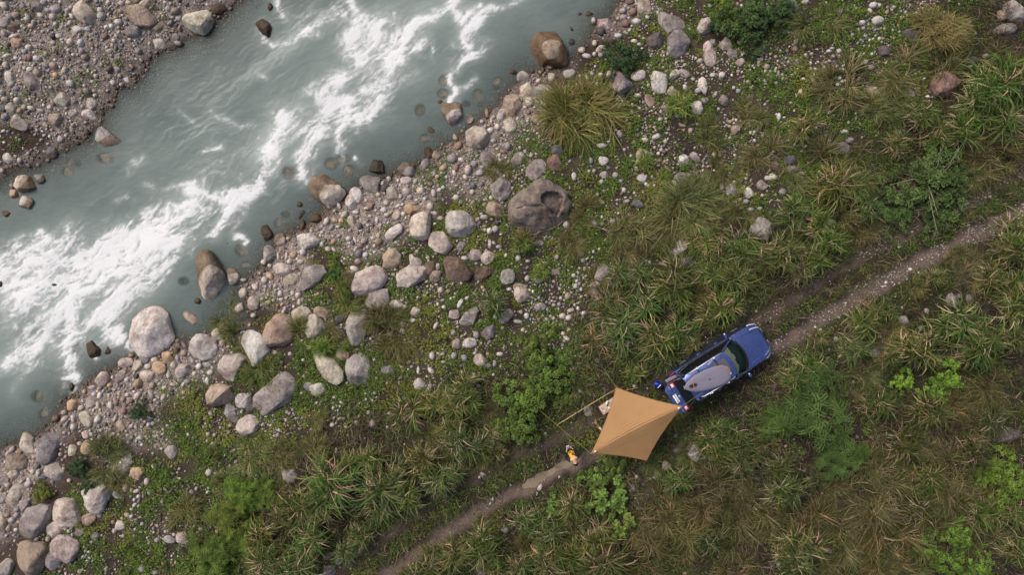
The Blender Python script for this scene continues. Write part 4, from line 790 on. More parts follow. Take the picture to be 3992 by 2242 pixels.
# foam: streaks drawn along the currents (overview pixels: points, width, strength)
FOAM = [
 ([(650, 55), (655, 88), (672, 100), (700, 96), (740, 72), (790, 48), (850, 25)], 11, .8), ([(683, -20), (690, 12), (703, 32)], 10, .7), ([(735, 30), (770, 20), (840, 8)], 7, .4), ([(760, 55), (790, 62), (800, 72)], 6, .5),
 ([(870, -40), (878, 0), (892, 35), (882, 70), (876, 105)], 9, .95), ([(884, 108), (890, 125), (905, 140)], 20, 1.0), ([(900, 125), (925, 105), (950, 112), (972, 128), (990, 138)], 17, .9),
 ([(892, 35), (920, 40), (945, 32), (975, 25)], 11, .8), ([(929, 48), (945, 68), (980, 78), (1015, 55), (1060, 30), (1108, 8), (1150, -20)], 11, .85), ([(905, 95), (935, 88), (965, 95)], 14, .7),
 ([(1012, 85), (1030, 60), (1052, 40), (1070, 30)], 10, .6), ([(990, 125), (1020, 108), (1046, 104), (1060, 82)], 10, .8), ([(920, 60), (960, 100)], 18, .45), ([(1000, 60), (1040, 90)], 16, .3),
 ([(1132, -30), (1138, 5), (1150, 22), (1165, 30), (1180, 18)], 11, 1.0), ([(1180, 18), (1215, 12), (1260, 5), (1320, -25)], 9, .7), ([(1208, 0), (1216, 22), (1214, 45), (1200, 60)], 8, .7),
 ([(1196, 32), (1180, 55), (1170, 75), (1168, 97)], 13, 1.0), ([(1180, 100), (1184, 118), (1165, 138), (1150, 152), (1135, 172), (1127, 184), (1136, 205), (1140, 220), (1130, 246)], 9, .95),
 ([(1200, 190), (1180, 205), (1150, 214), (1140, 230)], 9, .6), ([(1195, 70), (1215, 90), (1190, 115)], 16, .35), ([(1085, 0), (1082, 20), (1088, 40)], 5, .4), ([(1090, 105), (1082, 130)], 5, .4),
 ([(851, 188), (838, 205), (824, 224), (832, 240), (858, 240)], 17, .95), ([(763, 212), (780, 200), (808, 186), (835, 182)], 10, .5), ([(770, 218), (800, 235)], 9, .4),
 ([(984, 160), (975, 190), (950, 222), (940, 250), (915, 280), (890, 286), (868, 278), (864, 258)], 13, .75), ([(934, 160), (936, 200), (945, 225)], 12, .4), ([(905, 210), (915, 220), (935, 218)], 7, .6),
 ([(859, 240), (890, 242), (925, 245)], 6, .55), ([(1040, 165), (1010, 190), (975, 215), (950, 235)], 8, .45), ([(870, 280), (850, 300), (842, 325), (843, 352), (838, 372)], 7, .75), ([(895, 300), (893, 330)], 6, .4), ([(845, 350), (870, 345)], 5, .5),
 ([(818, 250), (814, 275), (806, 298), (790, 330), (775, 350), (762, 368), (750, 385), (742, 405), (745, 425), (750, 440)], 13, .92), ([(780, 300), (800, 312), (815, 320)], 9, .4), ([(770, 380), (790, 400), (768, 420)], 18, .35), ([(853, 360), (848, 390), (850, 402)], 5, .7), ([(882, 395), (900, 408)], 7, .6),
 ([(697, 280), (705, 300), (690, 322), (676, 345), (668, 362), (665, 385)], 20, 1.0), ([(700, 300), (730, 312), (765, 325)], 16, .6), ([(670, 365), (655, 390), (650, 440), (640, 470)], 11, .35),
 ([(463, 470), (490, 482), (520, 492), (540, 498), (570, 490), (600, 485), (640, 468)], 8, .85), ([(600, 485), (585, 500), (560, 524), (545, 550), (530, 575), (521, 590)], 8, .95), ([(605, 495), (610, 515), (598, 540), (580, 560), (565, 585), (590, 600)], 6, .6),
 ([(600, 500), (590, 520), (570, 535)], 18, .5), ([(350, 545), (375, 530), (410, 520), (450, 505)], 10, .6), ([(340, 560), (345, 545), (360, 530)], 8, .7), ([(380, 560), (430, 540), (470, 530)], 16, .55),
 ([(75, 580), (88, 595), (105, 606), (135, 602), (142, 590), (146, 572)], 8, .95), ([(0, 612), (40, 600), (75, 596)], 12, .5), ([(250, 592), (275, 582), (300, 583), (326, 588)], 12, .9), ([(300, 600), (335, 600), (380, 605), (430, 610)], 18, .9),
 ([(420, 560), (400, 590), (370, 600)], 18, .5), ([(230, 612), (255, 605), (300, 610)], 8, .8), ([(175, 636), (200, 630), (235, 625), (255, 618)], 11, .9), ([(170, 640), (160, 655), (120, 650)], 9, .6), ([(50, 665), (100, 640), (150, 655), (220, 670)], 28, .75),
 ([(-20, 690), (15, 705), (40, 720), (100, 714), (160, 718), (225, 706)], 30, 1.0), ([(-20, 660), (30, 640), (70, 625)], 14, .6), ([(240, 660), (290, 650), (330, 640)], 20, .6), ([(305, 640), (300, 665), (270, 690), (240, 712)], 18, .7),
 ([(330, 700), (305, 722), (285, 750), (270, 775), (255, 800), (252, 815), (262, 840), (272, 858)], 26, 1.0), ([(360, 610), (350, 640), (360, 680), (330, 705)], 16, .5), ([(405, 610), (398, 640), (385, 670), (360, 705)], 9, .55), ([(475, 600), (462, 640)], 5, .5), ([(420, 640), (405, 680), (390, 710)], 7, .4),
 ([(160, 722), (152, 745), (150, 773), (158, 800), (152, 830), (146, 860), (142, 895), (150, 930), (160, 955)], 15, .95), ([(135, 960), (132, 990)], 6, .5), ([(165, 960), (160, 992)], 6, .5),
 ([(140, 780), (110, 815), (80, 855), (55, 885), (20, 905), (-15, 920)], 16, .7), ([(75, 855), (50, 880)], 15, .5), ([(20, 740), (60, 730)], 14, .5), ([(0, 790), (30, 770), (60, 745)], 9, .5), ([(110, 730), (100, 760), (60, 800), (30, 830)], 12, .35), ([(60, 900), (50, 930), (20, 965), (5, 990)], 7, .5), ([(20, 870), (10, 900)], 10, .6),
 ([(290, 860), (300, 880), (310, 895)], 10, .6), ([(208, 868), (202, 890), (215, 905)], 6, .7), ([(225, 790), (200, 830), (180, 860)], 12, .3), ([(310, 400), (325, 398), (335, 390)], 7, .8), ([(300, 415), (303, 430)], 5, .4),
 ([(430, 275), (450, 290), (470, 300)], 4, .45), ([(510, 270), (540, 290), (590, 308), (620, 305)], 5, .5), ([(500, 370), (540, 362)], 5, .5), ([(350, 460), (370, 465)], 8, .5), ([(400, 470), (440, 462), (480, 455)], 5, .4), ([(270, 500), (290, 490), (320, 495)], 5, .4), ([(640, 170), (655, 182)], 5, .5), ([(572, 600), (590, 595), (607, 605), (600, 615)], 6, .8),
 ([(960, 260), (1000, 215), (1060, 180)], 8, .25), ([(700, 440), (690, 480), (670, 510)], 8, .25), ([(450, 420), (520, 400), (600, 370)], 8, .2),
]
FOAM_ZONES = [([(870, 0), (1060, 0), (1070, 60), (1040, 110), (985, 145), (895, 145), (872, 100)], .26), ([(640, 430), (600, 500), (530, 590), (430, 640), (380, 715), (290, 800), (260, 860), (160, 960), (0, 960), (-60, 960), (-60, 610), (80, 580), (240, 560), (400, 470), (520, 430)], .26),
              ([(330, 540), (470, 510), (430, 620), (330, 720), (-60, 740), (-60, 620), (140, 590)], .10), ([(830, 180), (1000, 150), (960, 260), (760, 370), (660, 380), (690, 280)], .22)]
DXw, DYw = toD(X, Y)
# currents bend the drawn shapes a little
wa = (fbm2(X * 1.1, Y * 1.1, 31, 4) - 0.5) * 34; wb = (fbm2(X * 1.1, Y * 1.1, 35, 4) - 0.5) * 34
wa2 = (fbm2(X * 4, Y * 4, 37, 3) - 0.5) * 7; wb2 = (fbm2(X * 4, Y * 4, 39, 3) - 0.5) * 7
qx, qy = DXw + wa * 0.55 + wa2, DYw + wb * 0.55 + wb2
strokes = np.zeros_like(X); broad = np.zeros_like(X)
for pts, w_, s_ in FOAM:
    P = np.array(pts, float); lo = P.min(0) - w_ * 5; hi = P.max(0) + w_ * 5
    m_ = (qx > lo[0]) & (qx < hi[0]) & (qy > lo[1]) & (qy < hi[1])
    if not m_.any(): continue
    d = seg_dist(qx[m_], qy[m_], pts)
    v = s_ * (0.66 * np.exp(-(d / w_) ** 2) + 0.34 * np.exp(-(d / (w_ * 2.5)) ** 2))
    broad[m_] = np.maximum(broad[m_], s_ * np.exp(-(d / (w_ * 2.8)) ** 2))
    strokes[m_] = strokes[m_] + v - strokes[m_] * v * 0.85
base = np.zeros_like(X)
for pl, s_ in FOAM_ZONES:
    base = base + s_ * sstep(-45, 45, poly_sdf(qx, qy, pl))
fs = X * 0.80 + Y * 0.60; fq = -X * 0.60 + Y * 0.80
wq = fq + (fbm2(X * 0.7, Y * 0.7, 41, 3) - 0.5) * 0.9; wsx = fs + (fbm2(X * 0.7, Y * 0.7, 43, 3) - 0.5) * 0.8
n_a = fbm2(wsx * 0.7, wq * 2.6, 45, 5, 0.6)
n_b = fbm2(wsx * 1.9, wq * 7.5, 47, 4, 0.62)
ridge = 1 - np.abs(2 * fbm2(wsx * 0.9, wq * 2.2, 49, 4, 0.55) - 1)
ridge2 = 1 - np.abs(2 * fbm2(wsx * 2.4, wq * 5.0, 53, 3, 0.55) - 1)
wisp = np.clip(0.38 * sstep(0.35, 0.7, n_a) + 0.3 * sstep(0.35, 0.7, n_b) + 0.24 * sstep(0.75, 1.0, ridge) + 0.22 * sstep(0.72, 1.0, ridge2), 0, 1)
lacy = fbm2(X * 9, Y * 9, 57, 3, 0.6)
field = strokes * (0.42 + 0.85 * wisp) + base * (0.10 + 1.35 * wisp ** 1.3) + 0.34 * wisp ** 1.5 * sstep(0.8, 3, sdf) * sstep(0.36, 0.66, fbm2(X * 0.3, Y * 0.3, 59))
field = field * (0.72 + 0.56 * lacy)
n_c = fbm2(wsx * 3.6, wq * 13.0, 65, 3, 0.65); n_d = fbm2(X * 14, Y * 14, 67, 2, 0.6)
crisp = sstep(0.42, 0.86, field * (0.25 + 1.0 * n_c + 0.55 * n_d + 0.25 * (n_b - 0.5)))
foam = 0.62 * sstep(0.06, 1.10, field) + 0.38 * crisp * sstep(-0.05, 0.25, sdf)
clear = 0.88 * np.exp(-depth * 3.0)                       # how much of the bed shows through
clear = clear * (1 - np.clip(foam * 1.3, 0, 1))
wave = (fbm2(fs * 0.3, fq * 0.6, 61, 2) - 0.5) * 0.10 * sstep(0.5, 3.5, sdf) + (n_b - 0.5) * 0.018 * sstep(0.2, 2, sdf) + foam * 0.03
Zw = WATER_Z + wave
keep = (tz < WATER_Z + 0.12) | far
idx = np.arange(X.size).reshape(X.shape)
F = np.stack([idx[:-1, :-1], idx[:-1, 1:], idx[1:, 1:], idx[1:, :-1]], -1).reshape(-1, 4)
kf = keep.ravel()[F].any(1) & (sdf.ravel()[F] > -0.6).any(1)
F = F[kf]
used = np.unique(F); remap = np.full(X.size, -1); remap[used] = np.arange(len(used))
Vw = np.stack([X.ravel()[used], Y.ravel()[used], Zw.ravel()[used]], -1)
murk = np.clip(0.10 + 0.22 * sstep(0.8, 6.0, sdf) + 0.5 * (fbm2(wsx * 0.3, wq * 0.6, 63, 4) - 0.5) + (0.42 * broad + 0.85 * base) * (0.55 + 0.9 * n_a), 0, 1.1)
me = mesh_np('river_water', Vw, remap[F], None, True, {'foam': foam.ravel()[used], 'clear': clear.ravel()[used], 'murk': murk.ravel()[used]})
m, n, l, p = nt('river_water')
def attr(nm):
    a = n.new('ShaderNodeAttribute'); a.attribute_name = nm; return a.outputs['Fac']
tc = n.new('ShaderNodeTexCoord')
mp = n.new('ShaderNodeMapping'); mp.inputs['Rotation'].default_value = (0, 0, -0.6435); mp.inputs['Scale'].default_value = (1.0, 3.2, 1)
l.new(tc.outputs['Object'], mp.inputs[0])
t1 = n.new('ShaderNodeTexNoise'); t1.inputs['Scale'].default_value = 2.2; t1.inputs['Detail'].default_value = 7; t1.inputs['Roughness'].default_value = 0.62; t1.inputs['Distortion'].default_value = 0.25
l.new(mp.outputs[0], t1.inputs['Vector'])
wc = n.new('ShaderNodeMix'); wc.data_type = 'RGBA'; wc.inputs[6].default_value = (*lin((104, 119, 118)), 1); wc.inputs[7].default_value = (*lin((166, 177, 172)), 1)
mm = n.new('ShaderNodeMath'); mm.operation = 'MULTIPLY_ADD'; mm.inputs[1].default_value = 0.9
ms_ = n.new('ShaderNodeMath'); ms_.operation = 'SUBTRACT'; ms_.inputs[1].default_value = 0.28
l.new(t1.outputs[0], ms_.inputs[0]); l.new(attr('murk'), mm.inputs[0]); 
mh = n.new('ShaderNodeMath'); mh.operation = 'MULTIPLY'; mh.inputs[1].default_value = 0.30; l.new(ms_.outputs[0], mh.inputs[0]); l.new(mh.outputs[0], mm.inputs[2])
l.new(mm.outputs[0], wc.inputs[0])
fr = n.new('ShaderNodeMath'); fr.operation = 'MULTIPLY_ADD'; fr.use_clamp = True
t2 = n.new('ShaderNodeTexNoise'); t2.inputs['Scale'].default_value = 9; t2.inputs['Detail'].default_value = 5; t2.inputs['Roughness'].default_value = 0.7
l.new(mp.outputs[0], t2.inputs['Vector'])
mr = n.new('ShaderNodeMapRange'); mr.inputs[1].default_value = 0.3; mr.inputs[2].default_value = 0.75; mr.inputs[3].default_value = 0.66; mr.inputs[4].default_value = 1.3
l.new(t2.outputs[0], mr.inputs[0])
l.new(attr('foam'), fr.inputs[0]); l.new(mr.outputs[0], fr.inputs[1]); fr.inputs[2].default_value = 0
fc = n.new('ShaderNodeMix'); fc.data_type = 'RGBA'; fc.inputs[7].default_value = (0.80, 0.81, 0.83, 1)
l.new(fr.outputs[0], fc.inputs[0]); l.new(wc.outputs[2], fc.inputs[6]); l.new(fc.outputs[2], p.inputs['Base Color'])
rr = n.new('ShaderNodeMapRange'); rr.inputs[3].default_value = 0.16; rr.inputs[4].default_value = 0.8; l.new(fr.outputs[0], rr.inputs[0]); l.new(rr.outputs[0], p.inputs['Roughness'])
p.inputs['IOR'].default_value = 1.33; p.inputs['Specular IOR Level'].default_value = 0.25
bp = n.new('ShaderNodeBump'); bp.inputs['Strength'].default_value = 0.06; bp.inputs['Distance'].default_value = 0.12
l.new(t1.outputs[0], bp.inputs['Height']); l.new(bp.outputs[0], p.inputs['Normal'])
tr = n.new('ShaderNodeBsdfTransparent'); tr.inputs[0].default_value = (0.80, 0.86, 0.88, 1)
ms2 = n.new('ShaderNodeMixShader'); l.new(attr('clear'), ms2.inputs[0]); l.new(p.outputs[0], ms2.inputs[1]); l.new(tr.outputs[0], ms2.inputs[2])
l.new(ms2.outputs[0], n['Material Output'].inputs['Surface'])
water = link('river_water', me, None, m)
water['kind'] = 'structure'

# muddy puddle on the lower wheel track: a flat sheet in a hollow of the track, its edge is where the mud rises through it
cen = Vector((sum(q[0] for q in PUDW) / len(PUDW), sum(q[1] for q in PUDW) / len(PUDW), 0))
fnr = poly_rad([(x - cen.x, y - cen.y) for x, y in PUDW])
ths = np.linspace(0, 2 * np.pi, 72, endpoint=False); rad_ = fnr(ths) * 1.12
rimz = float(np.median([gz(cen.x + math.cos(t) * r_, cen.y + math.sin(t) * r_) for t, r_ in zip(ths, rad_)]))
lev = rimz - 0.035
b_ = MB()
rows = [[(cen.x + math.cos(t) * r_ * f_, cen.y + math.sin(t) * r_ * f_, lev) for t, r_ in zip(list(ths) + [ths[0]], list(rad_) + [rad_[0]])] for f_ in (0.001, 0.35, 0.7, 1.0)]
b_.grid(rows)
MAT['puddle'] = plain('muddy_water', (142, 129, 108), 0.2, var=0.12, scale=2.5)
pu = b_.build('puddle', MAT['puddle']); pu['kind'] = 'structure'

# ------------------------------------------------------------------ pebbles (shingle too small to name one by one)
cell = 0.02
ox0, oy0 = -25.5, -15.5
ow, oh = int(51 / cell), int(31 / cell)
occ = np.zeros((oh, ow), bool)
def stamp(x, y, r):
    i0 = int((x - r - ox0) / cell); i1 = int((x + r - ox0) / cell) + 1; j0 = int((y - r - oy0) / cell); j1 = int((y + r - oy0) / cell) + 1
    if i1 <= 0 or j1 <= 0 or i0 >= ow or j0 >= oh: return
    i0 = max(i0, 0); j0 = max(j0, 0)
    ii, jj = np.meshgrid(np.arange(i0, min(i1, ow)), np.arange(j0, min(j1, oh)))
    m_ = (ii * cell + ox0 - x) ** 2 + (jj * cell + oy0 - y) ** 2 < r * r
    occ[jj[m_], ii[m_]] = True
for (sx, sy, a, b, ang, zt, poly, sub) in OCC:
    rb = max(a, b) * 1.5
    i0 = max(int((sx - rb - ox0) / cell), 0); i1 = int((sx + rb - ox0) / cell); j0 = max(int((sy - rb - oy0) / cell), 0); j1 = int((sy + rb - oy0) / cell)
    if i1 <= 0 or j1 <= 0: continue
    ii, jj = np.meshgrid(np.arange(i0, min(i1, ow)), np.arange(j0, min(j1, oh)))
    px_, py_ = ii * cell + ox0 - sx, jj * cell + oy0 - sy
    if poly: m_ = in_poly(px_, py_, poly)
    else:
        u = (px_ * math.cos(ang) + py_ * math.sin(ang)) / a; v = (-px_ * math.sin(ang) + py_ * math.cos(ang)) / b
        m_ = u * u + v * v < 0.9
    occ[jj[m_], ii[m_]] = True
STONE_OCC = occ.copy()
BARE = np.zeros_like(SDF)
den_g = np.clip(Z_GRAVEL * (SDF < 0) + Z_LEFT * (1 - 0.85 * Z_MUD), 0, 1) * sstep(0.22, 0.36, fbm2(GX * 1.2, GY * 1.2, 71, 4) + 0.10)
den_bed = sstep(-0.25, 0.0, SDF) * sstep(1.6, 0.5, SDF) * 0.85
den_scat = (SDF < -1) * (1 - Z_LITTER) * 0.60 * (0.30 + 1.6 * sstep(0.45, 0.65, fbm2(GX * 0.6, GY * 0.6, 73, 4)))
den_rut = RUTS * 0.85 * sstep(1700, 2000, DX) * (0.4 + 1.2 * sstep(0.45, 0.7, fbm2(GX * 1.1, GY * 1.1, 75, 3))) + RUTS * 0.04 + 0.02 * Z_LITTER
DEN = np.clip(np.maximum.reduce([den_g, den_bed, den_scat, den_rut]), 0, 1)
peb = []
for (r0, r1, tries) in ((0.16, 0.27, 2600), (0.11, 0.19, 6000), (0.075, 0.115, 15000), (0.05, 0.08, 26000), (0.032, 0.052, 60000), (0.022, 0.034, 60000)):
    xs = rng.uniform(-25, 25, tries); ys = rng.uniform(-15, 15, tries); rs_ = rng.uniform(r0, r1, tries)
    dn = samp(DEN, xs, ys); ru_ = samp(RUTS, xs, ys); dr = samp(np.maximum(den_g, den_bed), xs, ys)
    lim = np.where((dr < 0.3), 0.14, 1.0)
    ok = (rng.random(tries) < dn * (1.0 if r0 < 0.1 else 0.6)) & ~((ru_ > 0.3) & (rs_ > 0.06)) & ~((rs_ > 0.15) & (samp(den_g, xs, ys) < 0.5)) & ~((rs_ > lim) & (rng.random(tries) < 0.6))
    for x, y, r_ in zip(xs[ok], ys[ok], rs_[ok]):
        i = int((x - ox0) / cell); j = int((y - oy0) / cell)
        q = max(1, int(r_ * 0.62 / cell))
        if occ[j, i] or occ[min(j + q, oh - 1), i] or occ[j - q, i] or occ[j, min(i + q, ow - 1)] or occ[j, i - q]: continue
        stamp(x, y, r_ * 0.85)
        peb.append((x, y, r_, r_ * random.uniform(0.62, 0.98), random.uniform(0, 6.28), None, 0.0))
for it in small_items:
    peb.append((it['pos'][0], it['pos'][1], it['a'], it['b'], it['ang'], it, it['pos'][2]))
# template: 3 rings of 7 + poles
nr = 7
tv = [(0, 0, 1.0)]
for ph_, in ((0.85,), (1.5,), (2.2,)):
    for k in range(nr):
        t = 2 * math.pi * (k + 0.5 * (ph_ > 1)) / nr
        tv.append((math.sin(ph_) * math.cos(t), math.sin(ph_) * math.sin(t), math.cos(ph_)))
tv.append((0, 0, -0.8)); tv = np.array(tv)
tf = [(0, 1 + k, 1 + (k + 1) % nr) for k in range(nr)]
for i in range(2):
    for k in range(nr):
        a, b, c_, d_ = 1 + i * nr + k, 1 + i * nr + (k + 1) % nr, 1 + (i + 1) * nr + (k + 1) % nr, 1 + (i + 1) * nr + k
        tf += [(a, d_, c_), (a, c_, b)]
tf += [(len(tv) - 1, 1 + 2 * nr + (k + 1) % nr, 1 + 2 * nr + k) for k in range(nr)]
tf = np.array(tf)
NPB = len(peb)
A = np.array([[q[0], q[1], q[2], q[3], q[4]] for q in peb])
jit = 1 + (rng.random((NPB, len(tv))) - 0.5) * 0.30
V = tv[None] * jit[..., None]
lx = V[..., 0] * A[:, 2:3]; ly = V[..., 1] * A[:, 3:4]
ca, sa = np.cos(A[:, 4:5]), np.sin(A[:, 4:5])
hz = A[:, 3:4] * rng.uniform(0.5, 0.85, (NPB, 1))
zb = samp(TZ, A[:, 0], A[:, 1])[:, None] + hz * 0.25
for k, q in enumerate(peb):
    if q[5] is not None: zb[k] = q[6]; hz[k] = q[5]['hgt']
VV = np.stack([A[:, 0:1] + lx * ca - ly * sa, A[:, 1:2] + lx * sa + ly * ca, zb + V[..., 2] * hz], -1)
pal = np.array([lin(SC[c_]) for c_ in 'WWWCCGGGKKTTPPOSDRB'])
pc = pal[rng.integers(0, len(pal), NPB)] * rng.uniform(0.72, 1.08, (NPB, 1))
for k, q in enumerate(peb):
    if q[5] is not None: pc[k] = np.array(lin(SC[q[5]['c']])) * random.uniform(0.88, 1.05)
pc = pc * 1.12
pcv = np.repeat(pc[:, None], len(tv), 1).reshape(-1, 3)
FF = (tf[None] + (np.arange(NPB) * len(tv))[:, None, None]).reshape(-1, 3)
me = mesh_np('river_pebbles', VV.reshape(-1, 3), FF, pcv)
pe = link('river_pebbles', me, None, MAT['pebble'])
tag(pe, 'rounded mixed pebbles and cobbles of the river shingle', 'pebbles', None, 'stuff')
print('pebbles', NPB, 'stones', len(placed_stones))

# ------------------------------------------------------------------ leaves and blades
def leaf_quads(P, Nn, size, asp, col, seed=0):
    """P (n,3) centre, Nn (n,3) facing, size (n,), col (n,3) -> verts, faces, colours (two folded triangles pairs each)"""
    rs = np.random.default_rng(seed)
    n_ = len(P)
    t = rs.normal(size=(n_, 3)); t -= (t * Nn).sum(1, keepdims=True) * Nn
    t /= np.linalg.norm(t, axis=1, keepdims=True) + 1e-9
    b = np.cross(Nn, t)
    s = size[:, None]; w = (size * asp)[:, None]
    base_ = P - t * s * 0.5; tip = P + t * s * 0.5 - Nn * s * 0.10
    le = P + b * w * 0.5 + Nn * s * 0.08; ri = P - b * w * 0.5 + Nn * s * 0.08
    V = np.stack([base_, ri, tip, le], 1).reshape(-1, 3)
    F = np.arange(n_ * 4).reshape(-1, 4)
    return V, F, np.repeat(col, 4, 0)

def blades(base_, az, L, w, e0, bend, col, tipcol, segs=4, twist=0.0, seed=0):
    """arched grass blades: base (n,3), azimuth, length, width, start elevation, total bend"""
    n_ = len(az); rs = np.random.default_rng(seed)
    t = np.linspace(0, 1, segs + 1)
    el = e0[:, None] - bend[:, None] * t[None] ** 1.3
    elm = (el[:, 1:] + el[:, :-1]) / 2; ds = (L / segs)[:, None]
    hr = np.concatenate([np.zeros((n_, 1)), np.cumsum(np.cos(elm) * ds, 1)], 1)
    hz_ = np.concatenate([np.zeros((n_, 1)), np.cumsum(np.sin(elm) * ds, 1)], 1)
    azk = az[:, None] + (rs.normal(size=(n_, 1)) * twist) * t[None]
    x = base_[:, 0:1] + hr * np.cos(azk); y = base_[:, 1:2] + hr * np.sin(azk); z = base_[:, 2:3] + hz_
    prof = np.interp(t, [0, 0.25, 0.6, 1], [0.55, 1, 0.85, 0.06])
    hw = 0.5 * w[:, None] * prof[None]
    roll = rs.uniform(-0.5, 0.5, (n_, 1))
    sx = -np.sin(azk) * hw * np.cos(roll); sy = np.cos(azk) * hw * np.cos(roll); sz = hw * np.sin(roll)
    Lf = np.stack([x + sx, y + sy, z + sz], -1); Rt = np.stack([x - sx, y - sy, z - sz], -1)
    V = np.stack([Lf, Rt], 2).reshape(-1, 3)
    k = 2 * (segs + 1)
    f = np.array([(2 * i, 2 * i + 1, 2 * i + 3, 2 * i + 2) for i in range(segs)])
    F = (f[None] + (np.arange(n_) * k)[:, None, None]).reshape(-1, 4)
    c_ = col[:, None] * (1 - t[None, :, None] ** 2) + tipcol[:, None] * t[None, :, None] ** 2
    Cc = np.repeat(c_, 2, 1).reshape(-1, 3)
    return V, F, Cc
def join(parts):
    V = np.concatenate([p_[0] for p_ in parts]); Cc = np.concatenate([p_[2] for p_ in parts])
    off = 0; Fs = []
    for p_ in parts:
        Fs.append(p_[1] + off); off += len(p_[0])
    return V, np.concatenate(Fs), Cc

# ---- low herbs between the stones
HERB_P = [(2260, -120), (2330, 60), (2350, 190), (2210, 330), (2100, 400), (2000, 520), (1890, 560), (1770, 560), (1700, 650), (1560, 640), (1470, 740), (1440, 940), (1240, 950), (1100, 960), (960, 1020),
          (800, 1090), (700, 1180), (640, 1310), (600, 1600), (60, 1600), (120, 1300), (210, 1210), (380, 1130), (420, 1020), (560, 960), (700, 800), (800, 700), (1010, 640), (1100, 560), (1240, 520),
          (1300, 420), (1360, 320), (1450, 210), (1560, 100), (1680, 20), (1700, -120)]
Z_HERB = zone(HERB_P, 40, 8, 55)
cl = fbm2(GX * 1.15, GY * 1.15, 81, 4); cl2 = fbm2(GX * 0.35, GY * 0.35, 83, 3); cl3 = fbm2(GX * 3.2, GY * 3.2, 85, 2)
hd = Z_HERB * sstep(0.44, 0.58, cl * 0.46 + cl2 * 0.24 + cl3 * 0.36) * 1.0
for (cx_, cy_, r_, s_) in ((1430, 650, 120, .9), (1150, 830, 170, .9), (900, 950, 200, 1.0), (620, 1130, 190, 1.0), (480, 1080, 120, 1.0), (1000, 1020, 120, .9), (2250, 130, 130, 1.0), (2100, 100, 100, .7), (1480, 420, 110, .8),
                            (1650, 500, 110, .8), (400, 1360, 140, .9), (1560, 400, 120, .7), (1750, 640, 60, .7), (1300, 720, 120, .7), (1700, 120, 90, .7)):
    hd = np.maximum(hd, np.clip(Z_HERB + 0.3, 0, 1) * s_ * np.exp(-((DX - cx_) ** 2 + (DY - cy_) ** 2) / r_ ** 2) * sstep(0.34, 0.52, cl * 0.6 + cl3 * 0.4))
# shingle patches, left bank moss, road verges and the strip between the tracks
for (cx_, cy_, r_) in ((275, 145, 22), (205, 190, 30), (215, 225, 18), (45, 60, 18), (150, 45, 18), (395, 30, 26), (110, 215, 20), (55, 90, 18), (135, 110, 14), (295, 130, 18), (60, 20, 22), (30, 300, 22), (20, 350, 24), (180, 70, 16), (240, 20, 16), (100, 130, 16), (330, 20, 18), (15, 130, 18), (50, 230, 16), (5, 270, 16)):
    hd = np.maximum(hd, 0.75 * Z_LEFT * np.exp(-((DX - cx_) ** 2 + (DY - cy_) ** 2) / r_ ** 2) * sstep(0.34, 0.55, cl3))
for (cx_, cy_, r_) in ((830, 650, 42), (1085, 430, 40), (1110, 400, 34), (1140, 520, 40), (980, 585, 24), (670, 760, 20), (1330, 350, 45), (1290, 410, 36), (420, 880, 18), (450, 1000, 40), (505, 985, 40), (1200, 390, 22), (860, 560, 16), (400, 1000, 26)):
    hd = np.maximum(hd, 0.9 * (SDF < -0.15) * np.exp(-((DX - cx_) ** 2 + (DY - cy_) ** 2) / r_ ** 2) * sstep(0.30, 0.5, cl3))
verge = np.exp(-(NEAR_ROAD / 0.42) ** 4) * 0.8 + np.exp(-((NEAR_ROAD - 1.7) / 0.6) ** 2) * 0.5
hd = np.maximum(hd, verge * sstep(0.36, 0.58, cl * 0.5 + cl3 * 0.5) * 0.8)
hd = np.maximum(hd, Z_LITTER * 0.42 * sstep(0.45, 0.6, cl))
hd = hd * (1 - np.clip(RUTS * 1.25 + 0.5 * RUT_CLEAR, 0, 1)) * (SDF < -0.1)
hd = hd * (1 - 0.6 * sstep(0.57, 0.70, fbm2(GX * 0.9, GY * 0.9, 88, 3)) * (Z_LITTER < 0.5))
NT = 380000
xs = rng.uniform(-25.2, 25.2, NT); ys = rng.uniform(-15.2, 15.2, NT)
ii = ((xs - ox0) / cell).astype(int); jj = ((ys - oy0) / cell).astype(int)
ok = (rng.random(NT) < samp(hd, xs, ys)) & (~STONE_OCC[jj, ii] | (rng.random(NT) < 0.04))
xs, ys = xs[ok], ys[ok]
hm = 0.03 + 0.20 * sstep(0.4, 0.75, vn2(xs * 2.3, ys * 2.3, 86)) * samp(hd, xs, ys)
reps = 3
X3 = np.repeat(xs, reps) + rng.normal(0, 0.03, len(xs) * reps); Y3 = np.repeat(ys, reps) + rng.normal(0, 0.03, len(xs) * reps)
Z3 = samp(TZ, X3, Y3) + 0.015 + np.repeat(hm, reps) * rng.uniform(0.15, 1.0, len(X3))
Nn = np.stack([rng.normal(0, 0.42, len(X3)), rng.normal(0, 0.42, len(X3)), np.ones(len(X3))], -1); Nn /= np.linalg.norm(Nn, axis=1, keepdims=True)
g0 = np.array(lin((66, 94, 34))); g1 = np.array(lin((122, 152, 58))); g2 = np.array(lin((146, 146, 62)))
u = np.clip(rng.normal(0.45, 0.28, len(X3)), 0, 1)[:, None]
colh = (g0 * (1 - u) + g1 * u) * rng.uniform(0.7, 1.1, (len(X3), 1))
yl = ((rng.random(len(X3)) < 0.12) | (vn2(X3 * 0.7, Y3 * 0.7, 91) > 0.68))[:, None]
colh = np.where(yl, colh * 0.45 + g2 * 0.55, colh)
fl_ = (rng.random(len(X3)) < 0.0035)[:, None]
colh = np.where(fl_, np.array([0.72, 0.72, 0.66]), colh)
